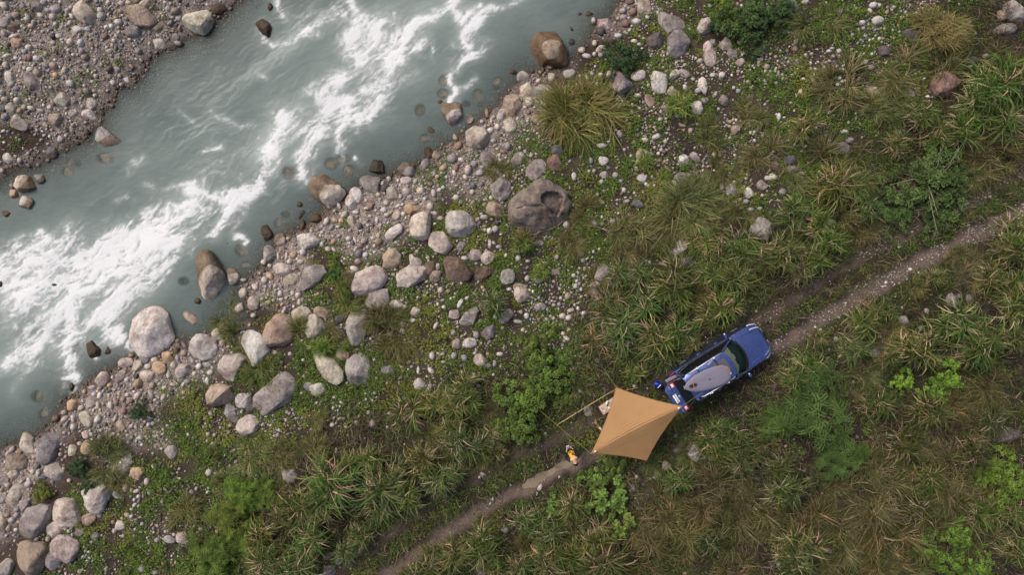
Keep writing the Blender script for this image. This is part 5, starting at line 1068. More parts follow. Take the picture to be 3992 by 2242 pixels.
V, F, Cc = leaf_quads(np.stack([X3, Y3, Z3], -1), Nn, rng.uniform(0.046, 0.088, len(X3)), 0.78, colh, 5)
me = mesh_np('low_herbs', V, F, Cc, False)
hb = link('low_herbs', me, None, MAT['herb'])
tag(hb, 'low bright green herbs creeping between the stones and along the track', 'ground cover', None, 'stuff')
print('herb leaves', len(X3))

# ---- flattened dry and green grass covering the ground under the canes
ld = Z_LITTER * (0.35 + 0.75 * sstep(0.3, 0.6, fbm2(GX * 0.8, GY * 0.8, 93, 4))) + 0.14 * Z_HERB * sstep(0.5, 0.62, fbm2(GX * 0.9, GY * 0.9, 95, 3))
ld = ld + np.exp(-(NEAR_ROAD / 0.40) ** 4) * 0.5
ld = ld * (1 - np.clip(RUT_CLEAR * 1.05, 0, 1)) * (SDF < -0.4)
NT = 190000
xs = rng.uniform(-25.5, 25.5, NT); ys = rng.uniform(-15.5, 15.5, NT)
ok = rng.random(NT) < samp(ld, xs, ys) * 0.95
xs, ys = xs[ok], ys[ok]; nb = len(xs)
patch = vn2(xs * 0.9, ys * 0.9, 97); az = patch * 14 + rng.normal(0, 0.7, nb)
Lb = rng.uniform(0.25, 0.75, nb); hb0 = rng.uniform(0.0, 0.20, nb)
gb = np.array(lin((86, 76, 68))); gg = np.array(lin((70, 88, 42))); gt = np.array(lin((164, 140, 118))); go = np.array(lin((88, 83, 52)))
mixv = fbm2(xs * 0.5, ys * 0.5, 99, 3) + rng.normal(0, 0.13, nb)
dxx, dyy = toD(xs, ys)
mixv = mixv + 0.10 * sstep(1500, 2100, dxx) * sstep(1000, 1300, dyy) 
cb = np.where((mixv > 0.62)[:, None], gb, np.where((mixv > 0.50)[:, None], go, gg)) * rng.uniform(0.6, 1.25, (nb, 1))
cb = np.where((rng.random(nb) < 0.10)[:, None], gt, cb)
b3 = np.stack([xs, ys, samp(TZ, xs, ys) + hb0], -1)
V, F, Cc = blades(b3, az, Lb, rng.uniform(0.010, 0.022, nb), rng.uniform(0.35, 1.25, nb), rng.uniform(0.6, 1.9, nb), cb, cb * 0.85 + gt * 0.15, 3, 0.5, 3)
me = mesh_np('grass_sward', V, F, Cc, True)
gs = link('grass_sward', me, None, MAT['straw'])
tag(gs, 'matted brown and olive grass sward beside the track', 'grass', None, 'stuff')
print('sward blades', nb)

# ------------------------------------------------------------------ plants
plants = []     # (root object, D position, noun, label or None, short or None)
def cane_variant(k):
    rs = np.random.default_rng(300 + k)
    G, Dd = [], []
    for s in range(rs.integers(8, 11)):
        a = rs.uniform(0, 6.28); r_ = rs.uniform(0.05, 0.55) ** 0.8
        bx, by = r_ * math.cos(a) * 0.75, r_ * math.sin(a) * 0.75
        h = rs.uniform(0.35, 0.85) * (1.1 - 0.4 * r_)
        nl = rs.integers(14, 21)
        lean = rs.uniform(0, 6.28)
        az = rs.uniform(0, 6.28, nl)
        base_ = np.stack([np.full(nl, bx) + rs.normal(0, 0.03, nl), np.full(nl, by) + rs.normal(0, 0.03, nl), h * rs.uniform(0.55, 1.0, nl)], -1)
        L = rs.uniform(0.48, 1.0, nl); w = rs.uniform(0.022, 0.044, nl)
        e0 = rs.uniform(0.5, 1.25, nl); bend = rs.uniform(0.9, 2.3, nl)
        g = np.array(lin((80, 108, 48))); y = np.array(lin((158, 166, 90)))
        u = np.clip(rs.normal(0.28, 0.3, nl), 0, 1)[:, None]
        c = (g * (1 - u) + y * u) * rs.uniform(0.7, 1.15, (nl, 1))
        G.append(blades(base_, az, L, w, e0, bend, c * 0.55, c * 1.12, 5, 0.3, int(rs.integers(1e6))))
        nd = rs.integers(6, 12)
        az = rs.uniform(0, 6.28, nd)
        base_ = np.stack([np.full(nd, bx) + rs.normal(0, 0.04, nd), np.full(nd, by) + rs.normal(0, 0.04, nd), h * rs.uniform(0.35, 1.0, nd)], -1)
        c = np.array(lin((206, 176, 148))) * rs.uniform(0.55, 1.1, (nd, 1))
        Dd.append(blades(base_, az, rs.uniform(0.35, 0.8, nd), rs.uniform(0.022, 0.040, nd), rs.uniform(0.0, 1.0, nd), rs.uniform(0.8, 2.0, nd), c, c, 4, 0.5, int(rs.integers(1e6))))
        # stalk
        n1 = 3
        G.append(blades(np.array([[bx * 0.7, by * 0.7, 0.0]] * n1), rs.uniform(0, 6.28, n1), np.full(n1, h * 1.05), np.full(n1, 0.025), np.full(n1, 1.45), np.full(n1, 0.25), np.array([lin((110, 112, 62))] * n1), np.array([lin((110, 112, 62))] * n1), 3, 0, 1))
    return (mesh_np('green_blades', *join(G)), mesh_np('dry_blades', *join(Dd)))
def tussock_variant(k, fine=True):
    rs = np.random.default_rng(500 + k)
    G, Dd = [], []
    wind = rs.uniform(0, 6.28)
    for c in range(rs.integers(7, 10)):
        ca, cr_ = rs.uniform(0, 6.28), 0.48 * math.sqrt(rs.random())
        bx, by = cr_ * math.cos(ca), cr_ * math.sin(ca)
        nb = 90; nl = 9
        size = rs.uniform(0.55, 1.0)
        # blades gather in locks so that the tuft has strands and gaps; every crown leans its own way
        out = math.atan2(by, bx)
        locks = out + rs.normal(0, 1.15, nl); lk = rs.integers(0, nl, nb)
        az = locks[lk] + rs.normal(0, 0.16, nb) + 0.35 * np.sin(wind - locks[lk])
        lockL = rs.uniform(0.6, 1.15, nl)[lk]; lockE = rs.uniform(0.55, 1.3, nl)[lk]; lockB = rs.uniform(0.8, 2.0, nl)[lk]
        base_ = np.stack([bx + rs.normal(0, 0.05, nb), by + rs.normal(0, 0.05, nb), np.zeros(nb)], -1)
        L = size * lockL * rs.uniform(0.6, 1.1, nb)
        g = np.array(lin((94, 110, 54))); t = np.array(lin((164, 154, 104))); b = np.array(lin((110, 94, 68)))
        u = np.clip(rs.normal(0.42, 0.34, nb), 0, 1)[:, None]
        cc = (g * (1 - u) + t * u) * rs.uniform(0.6, 1.12, (nb, 1))
        cc = np.where((rs.random(nb) < 0.16)[:, None], b, cc)
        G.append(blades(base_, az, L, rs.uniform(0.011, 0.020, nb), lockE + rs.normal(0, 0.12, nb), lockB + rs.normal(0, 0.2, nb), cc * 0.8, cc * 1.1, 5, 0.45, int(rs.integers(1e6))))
        nd = 14
        az = locks[rs.integers(0, nl, nd)] + rs.normal(0, 0.4, nd)
        cc = np.array(lin((196, 168, 126))) * rs.uniform(0.6, 1.05, (nd, 1))
        Dd.append(blades(np.tile([[bx, by, 0.05]], (nd, 1)), az, size * rs.uniform(0.4, 0.95, nd), rs.uniform(0.010, 0.018, nd), rs.uniform(0.3, 1.1, nd), rs.uniform(0.7, 1.7, nd), cc, cc, 4, 0.5, int(rs.integers(1e6))))
    return (mesh_np('green_blades', *join(G)), mesh_np('dry_blades', *join(Dd)))
def shrub_variant(k, kind):
    rs = np.random.default_rng(700 + k)
    P, N_, S, Cc = [], [], [], []
    stems = []
    nc = {'broad': 54, 'round': 40, 'feather': 84, 'dark': 84}[kind]
    for c in range(nc):
        a = rs.uniform(0, 6.28); r_ = math.sqrt(rs.random()) * 0.92
        r_ *= 0.75 + 0.3 * math.sin(a * 3 + k)
        hz_ = 0.62 * math.sqrt(max(0.05, 1 - r_ * r_)) * rs.uniform(0.55, 1.12)
        c0 = np.array([r_ * math.cos(a), r_ * math.sin(a), hz_])
        stems.append(c0)
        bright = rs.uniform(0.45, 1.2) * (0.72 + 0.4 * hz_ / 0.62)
        if kind == 'feather':
            # pinnate fronds: rows of small leaflets along arched axes
            for f in range(6):
                fa = rs.uniform(0, 6.28); L = rs.uniform(0.14, 0.26); m_ = 13
                t = np.linspace(0.1, 1, m_)
                ax_ = c0[None] + np.stack([np.cos(fa) * L * t, np.sin(fa) * L * t, 0.06 * np.sin(t * 3) - 0.05 * t], -1)
                for sgn in (-1, 1):
                    P.append(ax_ + np.array([-math.sin(fa), math.cos(fa), 0]) * sgn * 0.028)
                    N_.append(np.tile([rs.normal(0, 0.25), rs.normal(0, 0.25), 1.0], (m_, 1)) + rs.normal(0, 0.2, (m_, 3)))
                    S.append(np.full(m_, 0.048)); Cc.append(np.full((m_, 3), bright) * rs.uniform(0.8, 1.15, (m_, 1)))
        else:
            m_ = {'broad': 40, 'round': 26, 'dark': 44}[kind]; sp = {'broad': 0.13, 'round': 0.15, 'dark': 0.12}[kind]
            q = rs.normal(0, 1, (m_, 3)); q /= np.linalg.norm(q, axis=1, keepdims=True)
            rad_ = rs.random((m_, 1)) ** 0.5
            pp = c0[None] + q * rad_ * np.array([sp, sp, sp * 0.6])
            P.append(pp)
            N_.append(q * 0.55 + np.array([0, 0, 1.0]) + rs.normal(0, 0.3, (m_, 3)))
            S.append(rs.uniform(*{'broad': (0.06, 0.11), 'round': (0.08, 0.13), 'dark': (0.055, 0.095)}[kind], m_))
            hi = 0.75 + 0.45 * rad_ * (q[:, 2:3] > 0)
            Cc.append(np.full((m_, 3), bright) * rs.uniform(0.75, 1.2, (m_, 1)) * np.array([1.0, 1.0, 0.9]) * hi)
    P = np.concatenate(P); N_ = np.concatenate(N_); N_ /= np.linalg.norm(N_, axis=1, keepdims=True)
    S = np.concatenate(S); Cc = np.clip(np.concatenate(Cc), 0.2, 2.0)
    asp = {'broad': 0.40, 'round': 0.95, 'feather': 0.32, 'dark': 0.42}[kind]
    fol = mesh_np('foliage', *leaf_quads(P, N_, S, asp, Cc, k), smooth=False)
    b = MB()
    for c0 in stems[::2]:
        mid = (c0[0] * 0.45 + rs.normal(0, 0.04), c0[1] * 0.45 + rs.normal(0, 0.04), c0[2] * 0.55)
        b.tube([(rs.normal(0, 0.03), rs.normal(0, 0.03), -0.05), mid, tuple(c0)], [0.016, 0.010, 0.004], 5)
    bmesh.ops.recalc_face_normals(b.bm, faces=b.bm.faces[:])
    br = bpy.data.meshes.new('branches'); b.bm.to_mesh(br); b.bm.free(); br.materials.append(MAT['bark'])
    return fol, br
CANE = [cane_variant(k) for k in range(10)]
TUS = [tussock_variant(k) for k in range(8)]
SHR = {kd: [shrub_variant(k + 10 * i, kd) for k in range(3)] for i, kd in enumerate(('broad', 'round', 'feather', 'dark'))}
for a_, b_ in CANE + TUS:
    a_.materials.append(MAT['leaf']); b_.materials.append(MAT['leaf'])
for v_ in SHR.values():
    for a_, b_ in v_: a_.materials.append(MAT['leaf'])

prs = np.random.default_rng(11)
def plant(name, pair, partnames, dx, dy, rad, col, col2, zs=1.0, label=None, short=None, noun='', cat='', group=''):
    """rad in overview pixels; placed so that its middle is seen at (dx, dy)"""
    r_ = rad * D2N / PXM
    if name != 'leafy_shrub':
        # nothing grows in the wheel tracks: push the clump to the verge
        w0 = DW(dx, dy); best = None
        d_ = float(seg_dist(np.array([w0.x]), np.array([w0.y]), ROAD)[0])
        need = (1.2 if dx > 1850 else 0.95) + 0.5 * r_
        if d_ < need and (dx > 1850 or dy > 1150):
            e = 0.02; gxn = float(seg_dist(np.array([w0.x + e]), np.array([w0.y]), ROAD)[0]) - d_; gyn = float(seg_dist(np.array([w0.x]), np.array([w0.y + e]), ROAD)[0]) - d_
            L_ = math.hypot(gxn, gyn) + 1e-9; mv = (need - d_) * PXM / D2N
            dx += gxn / L_ * mv; dy -= gyn / L_ * mv
    h_ = 0.35 * r_ * zs
    q = DW(dx, dy, h_); z = gz(q.x, q.y)
    o = empty(name, (q.x, q.y, z - 0.02), prs.uniform(0, 6.28))
    if name != 'leafy_shrub':
        r_ *= prs.uniform(0.78, 1.2)
        o.rotation_euler = (prs.normal(0, 0.13), prs.normal(0, 0.13), o.rotation_euler.z)
        o.scale = (r_ * prs.uniform(0.85, 1.2), r_ * prs.uniform(0.85, 1.2), r_ * zs * prs.uniform(0.8, 1.15))
    else: o.scale = (r_ * prs.uniform(0.95, 1.1), r_ * prs.uniform(0.95, 1.1), r_ * zs)
    for me_, nm, c_ in zip(pair, partnames, (col, col2)):
        ch = link(nm, me_, o); ch.color = (*c_, 1)
    tag(o, label or '', cat, group)
    plants.append(dict(obj=o, d=(dx, dy), noun=noun, label=label, short=short))
    return o
def jit3(c, a=0.14):
    return [max(0.05, v * prs.uniform(1 - a, 1 + a)) for v in c]

CANES = """1560 830 60;1620 765 58;1700 745 60;1565 895 58;1640 850 62;1700 820 55;1765 800 52;1815 765 50;1600 700 58;1685 690 55;1530 770 50;1655 905 48;1790 690 50;1850 705 48;1740 865 42;1600 935 45;1500 850 45;1545 690 45;
1800 640 55;1860 620 52;1905 660 55;1960 640 52;2005 680 50;1850 680 50;2040 640 46;1760 620 46;2030 325 62;2105 455 64;2140 480 50;2470 230 62;2520 195 60;2400 330 58;2345 340 54;2460 290 56;2545 320 60;2300 300 52;2430 250 55;2250 360 50;
2045 565 52;2080 605 50;1990 530 50;2160 520 46;1850 1110 56;1805 1085 50;1880 1150 50;1780 1135 46;2018 912 48;1985 950 42;2156 805 46;2306 873 62;2394 812 66;2469 845 62;2540 780 60;2545 860 55;2319 1031 58;2206 1020 52;2350 1040 46;1940 1180 48;
2532 637 62;2560 720 58;2500 560 46;2565 570 56;933 1155 62;958 1225 64;846 1209 58;758 1264 54;821 1262 58;946 1275 56;1000 1190 56;1066 1154 54;1109 1222 48;890 1170 54;796 1352 56;670 1347 50;758 1420 60;908 1340 48;1171 1247 40;1209 1365 52;1146 1405 52;941 1412 50;700 1290 44;1030 1250 46;880 1400 46;690 1410 50;1080 1440 50;
1433 1264 46;1373 1335 54;1441 1325 56;1378 1405 58;1516 1395 66;1545 1435 56;1496 1347 50;1330 1300 42;1300 1420 54;1440 1400 52;1240 1420 46;1779 1365 54;1711 1209 46;1817 1134 56;1867 1155 54;1791 1104 46;
2257 1116 58;2431 1129 58;2319 1204 58;1968 1234 52;2306 1292 58;2018 1372 54;1981 1415 54;2544 1372 56;2470 1290 50;2550 1290 50;
1184 1004 50;1146 1013 50;1180 968 46;1034 1043 52;1134 1069 46;1234 758 44;1160 1109 50;1210 1120 46;1250 1090 40;1100 1010 40;1270 1180 36;2140 870 40;2230 900 44;2060 850 32;2430 900 50;2500 1050 48;2160 740 36;2220 780 36;1320 600 30;2310 620 36;2480 700 44""".replace('\n', '').split(';')
for s in CANES:
    dx, dy, r_ = map(float, s.split())
    g = jit3((1.0, 1.0, 0.95), 0.18); d_ = jit3((1, 1, 1), 0.15)
    if dx > 1500 and dy > 980: g = [v * 0.80 for v in g]; d_ = [v * 0.85 for v in d_]
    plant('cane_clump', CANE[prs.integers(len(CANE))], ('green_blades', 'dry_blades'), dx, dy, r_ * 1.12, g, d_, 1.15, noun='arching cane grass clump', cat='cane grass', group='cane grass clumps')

TUSS = """1466 272 128 big;1741 528 102 big;1578 574 72;1438 604 58;1478 537 52;2066 50 72;2136 213 92;2281 170 82;2369 60 96 big;2194 276 58;1791 346 58;1897 288 72;2093 406 62;1804 419 48;1840 440 40;
539 793 44 grn;583 858 54 grn;863 755 48 grn;853 700 38;753 848 44 grn;825 830 40;652 945 64 grn;851 885 36 grn;971 830 66;971 885 56;250 1159 64;301 1214 44;446 1297 62;563 1224 50;621 1134 52 grn;778 1134 60;683 1149 50;790 1056 48;1254 427 42;
1791 1247 88 dry;1854 1289 90 dry;1666 1284 80 dry;1691 1335 80 dry;1867 1372 84 dry;1910 1270 80 dry;2206 1234 88 dry;2244 1347 88 dry;2106 1247 70 dry;2394 1197 80 dry;2394 1309 80 dry;2056 1334 70 dry;2482 1360 70 dry;2181 1172 70 dry;2494 948 90 dry;2519 998 80 dry;2407 1036 70 dry;
2166 430 60 dry;2169 574 55 dry;2507 399 80 dry;2544 150 70 dry;2119 537 60 dry;2440 430 60 dry;1500 700 45 dry;1750 730 50 dry;2330 1120 60 dry;2180 940 60;2240 850 50;2080 960 40;1620 1350 66 dry;1750 1310 70 dry;2170 1390 66 dry;2330 1240 66 dry;1060 1350 56 dry;1000 1400 50;1190 1300 40;1340 1380 50 dry;
1560 650 50;1640 620 44;2210 620 44;2080 700 40;2300 700 44;2420 640 50;2140 1010 40;1700 1050 44;1740 1140 46;1640 1180 44;1716 1388 64 dry;1640 1420 66 dry;1600 1360 58 dry;1981 1309 70 dry;2110 1420 70 dry;2230 1415 66 dry;2206 1297 70 dry;2380 1265 62 dry;1930 1340 66 dry;2280 1160 60 dry;1860 1430 66 dry;2131 1365 66 dry;1842 1215 60 dry;2450 1260 60 dry;2050 1430 60 dry;1560 1440 60 dry;2300 1440 60 dry;2460 1090 60 dry;1120 1150 50;1220 1040 44;1080 1100 50;1240 1170 40;2380 150 80 dry;2250 250 60;2000 440 50;1930 380 56;1690 600 40;1870 540 44;700 1230 40;520 1160 36 grn;1930 1120 44;2440 700 40;2570 450 60 dry;640 1440 50""".replace('\n', '').split(';')
for s in TUSS:
    q = s.split(); dx, dy, r_ = map(float, q[:3]); kd = q[3] if len(q) > 3 else ''
    c_ = {'': (0.84, 0.90, 0.80), 'grn': (0.72, 1.0, 0.6), 'dry': (0.68, 0.68, 0.62), 'big': (1.2, 1.25, 1.05)}[kd]
    c_ = jit3(c_, 0.1)
    lab = sh = None
    if kd == 'big':
        lab, sh = {1466: ('huge fountain-like tussock of fine green and tan grass near the upper shore', 'the huge tussock'), 1741: ('large silvery drooping tussock with a pale rock at its foot', 'the silvery tussock'), 2369: ('large soft olive tussock at the top edge right of the herbs', 'the olive tussock')}[int(dx)]
    noun = {'': 'fine olive grass tussock', 'grn': 'soft green grass tussock', 'dry': 'dry brown grass tussock', 'big': ''}[kd]
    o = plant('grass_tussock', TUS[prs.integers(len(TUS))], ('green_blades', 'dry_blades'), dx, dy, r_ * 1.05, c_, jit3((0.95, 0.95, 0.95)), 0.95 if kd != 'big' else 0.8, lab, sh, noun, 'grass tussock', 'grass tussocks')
    if kd == 'big':       # the big tufts hold more than one crown of blades
        for e in range(2):
            for me_, nm in zip(TUS[(e + 2) % len(TUS)], ('green_blades', 'dry_blades')):
                ch = link(nm, me_, o); ch.color = (*jit3(c_, 0.12), 1); ch.rotation_euler = (0, 0, 1.3 + 2 * e); ch.scale = (0.82, 0.82, 1.05); ch.location = (0.12 * (-1) ** e, 0.1, 0)
for dx, dy, r_, lab in ((1709, 263, 42, 'small bright lily-like plant with strap leaves among stones near the upper shore'), (1624, 404, 46, 'bright green strap-leaved tuft below a cream stone'), (1671, 440, 32, 'small bright strap-leaved tuft right of a larger one'), (1362, 683, 34, 'star-shaped bright green tuft below the huge split boulder'), (808, 868, 34, 'bright yellow-green strap-leaved tuft between two boulders in the lower bank'), (1310, 615, 34, 'strap-leaved green tuft at the lower left foot of the huge split boulder')):
    plant('strap_leaf_plant', CANE[prs.integers(len(CANE))], ('green_blades', 'dry_blades'), dx, dy, r_, (1.15, 1.35, 0.8), (0.9, 1.1, 0.6), 0.8, lab, None, '', 'plant')

GB, GD, GY_ = lin((112, 138, 66)), lin((72, 98, 58)), lin((116, 142, 62))
SHRUBS = [('broad', 1353, 885, 70, GB, 'leafy green shrub, topmost of the thicket left of the tarp', 'the shrub thicket'), ('broad', 1370, 948, 80, GB, 'leafy green shrub, second from the top of the thicket left of the tarp', None),
 ('broad', 1312, 1011, 85, GB, 'leafy green shrub, third from the top of the thicket left of the tarp', None), ('broad', 1300, 1070, 74, GB, 'leafy green shrub, lowest of the thicket left of the tarp', None), ('broad', 1412, 905, 42, GB, 'small leafy shrub on the right flank of the thicket left of the tarp', None), ('broad', 1420, 1000, 40, GB, 'small low shrub at the right foot of the thicket left of the tarp', None),
 ('round', 1491, 1204, 50, GB, 'round-leaved green shrub below the puddle, upper part of its row', 'the round-leaved shrubs'), ('round', 1529, 1259, 74, GB, 'round-leaved green shrub below the tarp, largest of its row', None), ('round', 1566, 1322, 58, GB, 'round-leaved green shrub, lowest of the row below the tarp', None), ('round', 1391, 1272, 36, GB, 'small round-leaved shrub left of the row below the tarp', None), ('broad', 1540, 1170, 44, GB, 'low bright shrub under the bottom corner line of the tarp', None),
 ('feather', 2052, 1032, 118, lin((96, 120, 60)), 'large feathery green shrub right of and below the car', 'the feathery shrub'), ('feather', 1956, 1066, 60, lin((104, 130, 62)), 'small feathery shrub left of the large feathery shrub', None), ('feather', 2110, 1140, 88, lin((100, 124, 58)), 'feathery shrub below the large feathery shrub', None),
 ('round', 2269, 961, 42, lin((124, 156, 62)), 'bright lime round-leaved shrub, left of three at the right', None), ('round', 2382, 956, 54, lin((122, 154, 60)), 'bright lime round-leaved shrub, right of three at the right', 'the lime shrubs'), ('round', 2344, 990, 48, lin((116, 148, 58)), 'bright lime round-leaved shrub, lower of three at the right', None),
 ('broad', 2525, 1172, 62, GY_, 'bright green shrub at the right edge, upper of the pair', 'the right-edge shrub'), ('broad', 2535, 1225, 74, GY_, 'bright green shrub at the right edge, lower of the pair', None), ('broad', 2475, 1206, 38, GY_, 'small bright green shrub left of the right-edge pair', None),
 ('broad', 2406, 1342, 54, lin((112, 148, 60)), 'green shrub in the lower right corner, topmost of the cluster', 'the corner shrubs'), ('broad', 2331, 1375, 52, lin((112, 148, 60)), 'green shrub in the lower right corner, leftmost of the cluster', None), ('broad', 2375, 1415, 66, lin((112, 148, 60)), 'green shrub at the bottom edge, middle of the right corner cluster', None), ('broad', 2462, 1432, 60, lin((112, 148, 60)), 'green shrub at the bottom edge, rightmost of the corner cluster', None),
 ('dark', 2335, 455, 130, lin((88, 110, 54)), 'big loose shrub with bare grey twigs above the track at the right', 'the twiggy shrub'), ('dark', 2256, 527, 82, lin((86, 112, 54)), 'spreading green shrub at the lower left of the twiggy shrub', None), ('dark', 2350, 530, 72, lin((86, 112, 54)), 'green shrub just below the twiggy shrub by the track', None), ('dark', 2420, 450, 66, lin((86, 108, 54)), 'green shrub at the right side of the twiggy shrub', None),
 ('dark', 1571, 143, 62, GD, 'dark green round bush beside the shore stones', 'the dark bush'), ('dark', 1880, 55, 92, lin((82, 108, 58)), 'large dark green shrub at the top edge', 'the top-edge shrub'), ('broad', 1829, 18, 40, GY_, 'bright green sprig in front of the dark shrub at the top edge', None), ('dark', 1960, 30, 60, lin((82, 108, 58)), 'dark green shrub at the top edge, right of a larger one', None),
 ('dark', 343, 1038, 36, GD, 'small dark green bush on the shingle near the lower shore', 'the small dark bush'), ('feather', 614, 1247, 62, lin((122, 144, 60)), 'yellow-green feathery shrub, topmost of the lower left group', 'the yellow-green shrubs'), ('feather', 576, 1300, 70, lin((122, 144, 60)), 'yellow-green feathery shrub, middle of the lower left group', None), ('feather', 539, 1395, 80, lin((118, 138, 58)), 'yellow-green feathery shrub at the bottom edge of the lower left group', None), ('feather', 625, 1362, 60, lin((122, 144, 60)), 'yellow-green feathery shrub, rightmost of the lower left group', None), ('feather', 665, 1247, 50, lin((116, 140, 58)), 'feathery shrub beside a grey rock in the lower left group', None),
 ('dark', 95, 1245, 36, lin((130, 140, 52)), 'small yellowish bush between corner boulders at the left edge', None), ('dark', 190, 1180, 40, GD, 'dark green bush right of the tall mauve boulder', None), ('dark', 225, 1230, 36, GD, 'dark green bush above the broad cream boulder', None), ('dark', 840, 690, 34, lin((90, 126, 48)), 'bright herb bush right of the large grey boulder', None), ('dark', 590, 950, 30, lin((90, 126, 48)), 'small herb bush at the foot of a green tussock by the shingle', None)]
for kd, dx, dy, r_, c_, lab, sh in SHRUBS:
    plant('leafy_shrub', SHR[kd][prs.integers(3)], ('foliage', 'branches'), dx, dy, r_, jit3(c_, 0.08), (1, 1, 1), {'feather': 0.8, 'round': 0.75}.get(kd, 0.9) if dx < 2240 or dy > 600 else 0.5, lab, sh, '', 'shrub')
# bare grey twigs of the twiggy shrub
tw = [q for q in plants if q['short'] == 'the twiggy shrub'][0]['obj']
b = MB(); r7 = np.random.default_rng(5)
for k in range(7):
    a = r7.uniform(0, 6.28); L = r7.uniform(0.45, 0.95)
    b.tube([(0, 0, 0.2), (L * 0.45 * math.cos(a), L * 0.45 * math.sin(a), 0.62), (L * math.cos(a + 0.15), L * math.sin(a + 0.15), 0.75)], [0.010, 0.007, 0.003], 5)
MAT['twig'] = plain('bare_twig', (138, 126, 112), 0.85)
b.build('bare_twigs', MAT['twig'], tw)

# ------------------------------------------------------------------ car
def paint(name, rgb):
    m, n, l, p = nt(name)
    c = lin(rgb)
    tc = n.new('ShaderNodeTexCoord'); no = n.new('ShaderNodeTexNoise'); no.inputs['Scale'].default_value = 5; no.inputs['Detail'].default_value = 6
    l.new(tc.outputs['Object'], no.inputs[0])
    mx = n.new('ShaderNodeMix'); mx.data_type = 'RGBA'; mx.inputs[6].default_value = (*[v * 0.92 for v in c], 1); mx.inputs[7].default_value = (*[v * 1.1 + 0.004 for v in c], 1)
    l.new(no.outputs[0], mx.inputs[0]); l.new(mx.outputs[2], p.inputs['Base Color'])
    p.inputs['Metallic'].default_value = 0.92; p.inputs['Roughness'].default_value = 0.38
    p.inputs['Coat Weight'].default_value = 1.0; p.inputs['Coat Roughness'].default_value = 0.06
    rr = n.new('ShaderNodeMapRange'); rr.inputs[3].default_value = 0.2; rr.inputs[4].default_value = 0.34; l.new(no.outputs[0], rr.inputs[0]); l.new(rr.outputs[0], p.inputs['Roughness'])
    return m
MAT['paint'] = paint('blue_car_paint', (118, 136, 200))
MAT['black'] = plain('black_plastic', (22, 22, 25), 0.55)
MAT['tyre'] = plain('tyre_rubber', (28, 28, 29), 0.9)
MAT['chrome'] = plain('bright_metal', (205, 206, 210), 0.22, 1.0)
MAT['silver'] = plain('silver_paint', (190, 193, 198), 0.35, 0.6)
MAT['lamp'] = plain('clear_lamp', (232, 234, 238), 0.12, 0.1)
MAT['redlamp'] = plain('red_lamp', (190, 20, 30), 0.2)
MAT['white'] = plain('white_plastic', (232, 232, 230), 0.45)
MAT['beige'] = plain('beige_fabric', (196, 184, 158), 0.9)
MAT['dark'] = plain('dark_trim', (30, 32, 34), 0.8)
MAT['greyfab'] = plain('grey_canvas', (122, 119, 136), 0.9, var=0.08, scale=14)
MAT['orange'] = plain('orange_cord', (214, 132, 60), 0.7)
MAT['sunroof'] = plain('sunroof_glass', (92, 92, 100), 0.12)
def glass_mat(name, tint, trans):
    m, n, l, p = nt(name)
    p.inputs['Base Color'].default_value = (*tint, 1); p.inputs['Roughness'].default_value = 0.04
    tr = n.new('ShaderNodeBsdfTransparent'); tr.inputs[0].default_value = (*[min(1, 0.62 + v * 2) for v in tint], 1)
    no = n.new('ShaderNodeTexNoise'); no.inputs['Scale'].default_value = 3
    mr = n.new('ShaderNodeMapRange'); mr.inputs[3].default_value = trans - 0.04; mr.inputs[4].default_value = trans + 0.04
    l.new(no.outputs[0], mr.inputs[0])
    ms = n.new('ShaderNodeMixShader'); l.new(mr.outputs[0], ms.inputs[0]); l.new(p.outputs[0], ms.inputs[1]); l.new(tr.outputs[0], ms.inputs[2])
    l.new(ms.outputs[0], n['Material Output'].inputs['Surface'])
    return m
MAT['glass'] = glass_mat('windscreen_glass', (0.01, 0.045, 0.042), 0.70)
MAT['tint'] = glass_mat('tinted_glass', (0.008, 0.009, 0.011), 0.12)

cp = W(2790.8, 1413, 0)
car = empty('estate_car', (cp.x, cp.y, gz(cp.x, cp.y) - 0.05), R(32))
tag(car, 'dark blue estate car with open tailgate and a grey board on its roof', 'car')
CARM = Matrix.Translation(car.location) @ Matrix.Rotation(R(32), 4, 'Z')

def smooth_pts(xs, tab):
    return np.interp(xs, [t[0] for t in tab], [t[1] for t in tab])
def loft(b, xs, prof):
    b.grid([prof(x) for x in xs])
xs = np.concatenate([np.linspace(-2.40, -2.1, 6), np.linspace(-2.0, 1.9, 27), np.linspace(1.98, 2.40, 9)])
def halfw(x):
    t = smooth_pts(x, [(-2.40, 0.66), (-2.32, 0.79), (-2.1, 0.875), (-1.6, 0.915), (0, 0.92), (1.2, 0.92), (1.7, 0.905), (2.0, 0.85), (2.2, 0.76), (2.33, 0.62), (2.40, 0.46)])
    return float(t)
def topz(x):
    return float(smooth_pts(x, [(-2.40, 0.72), (-2.2, 0.80), (-1.9, 0.92), (-1.4, 0.97), (0.9, 0.99), (1.2, 0.985), (1.7, 0.93), (2.1, 0.84), (2.3, 0.74), (2.40, 0.60)]))
def arch(x):
    e = 0.0
    for c_ in (1.40, -1.36):
        d = abs(x - c_)
        if d < 0.40: e = max(e, math.sqrt(0.16 - d * d))
    return e
def side(x, s):
    w = halfw(x); tz_ = topz(x)
    lo = 0.24 + 0.95 * max(0, arch(x) - 0.02)
    lo = min(lo, 0.66)
    return [(x, s * w * 0.90, lo), (x, s * w * 0.985, max(lo, 0.30) + 0.01), (x, s * w, max(lo + 0.02, 0.55)), (x, s * w * 0.992, max(lo + 0.04, tz_ - 0.16)), (x, s * w * 0.955, tz_ - 0.045), (x, s * w * 0.90, tz_)]
b = MB()
for s in (-1, 1):
    loft(b, xs, lambda x: side(x, s))
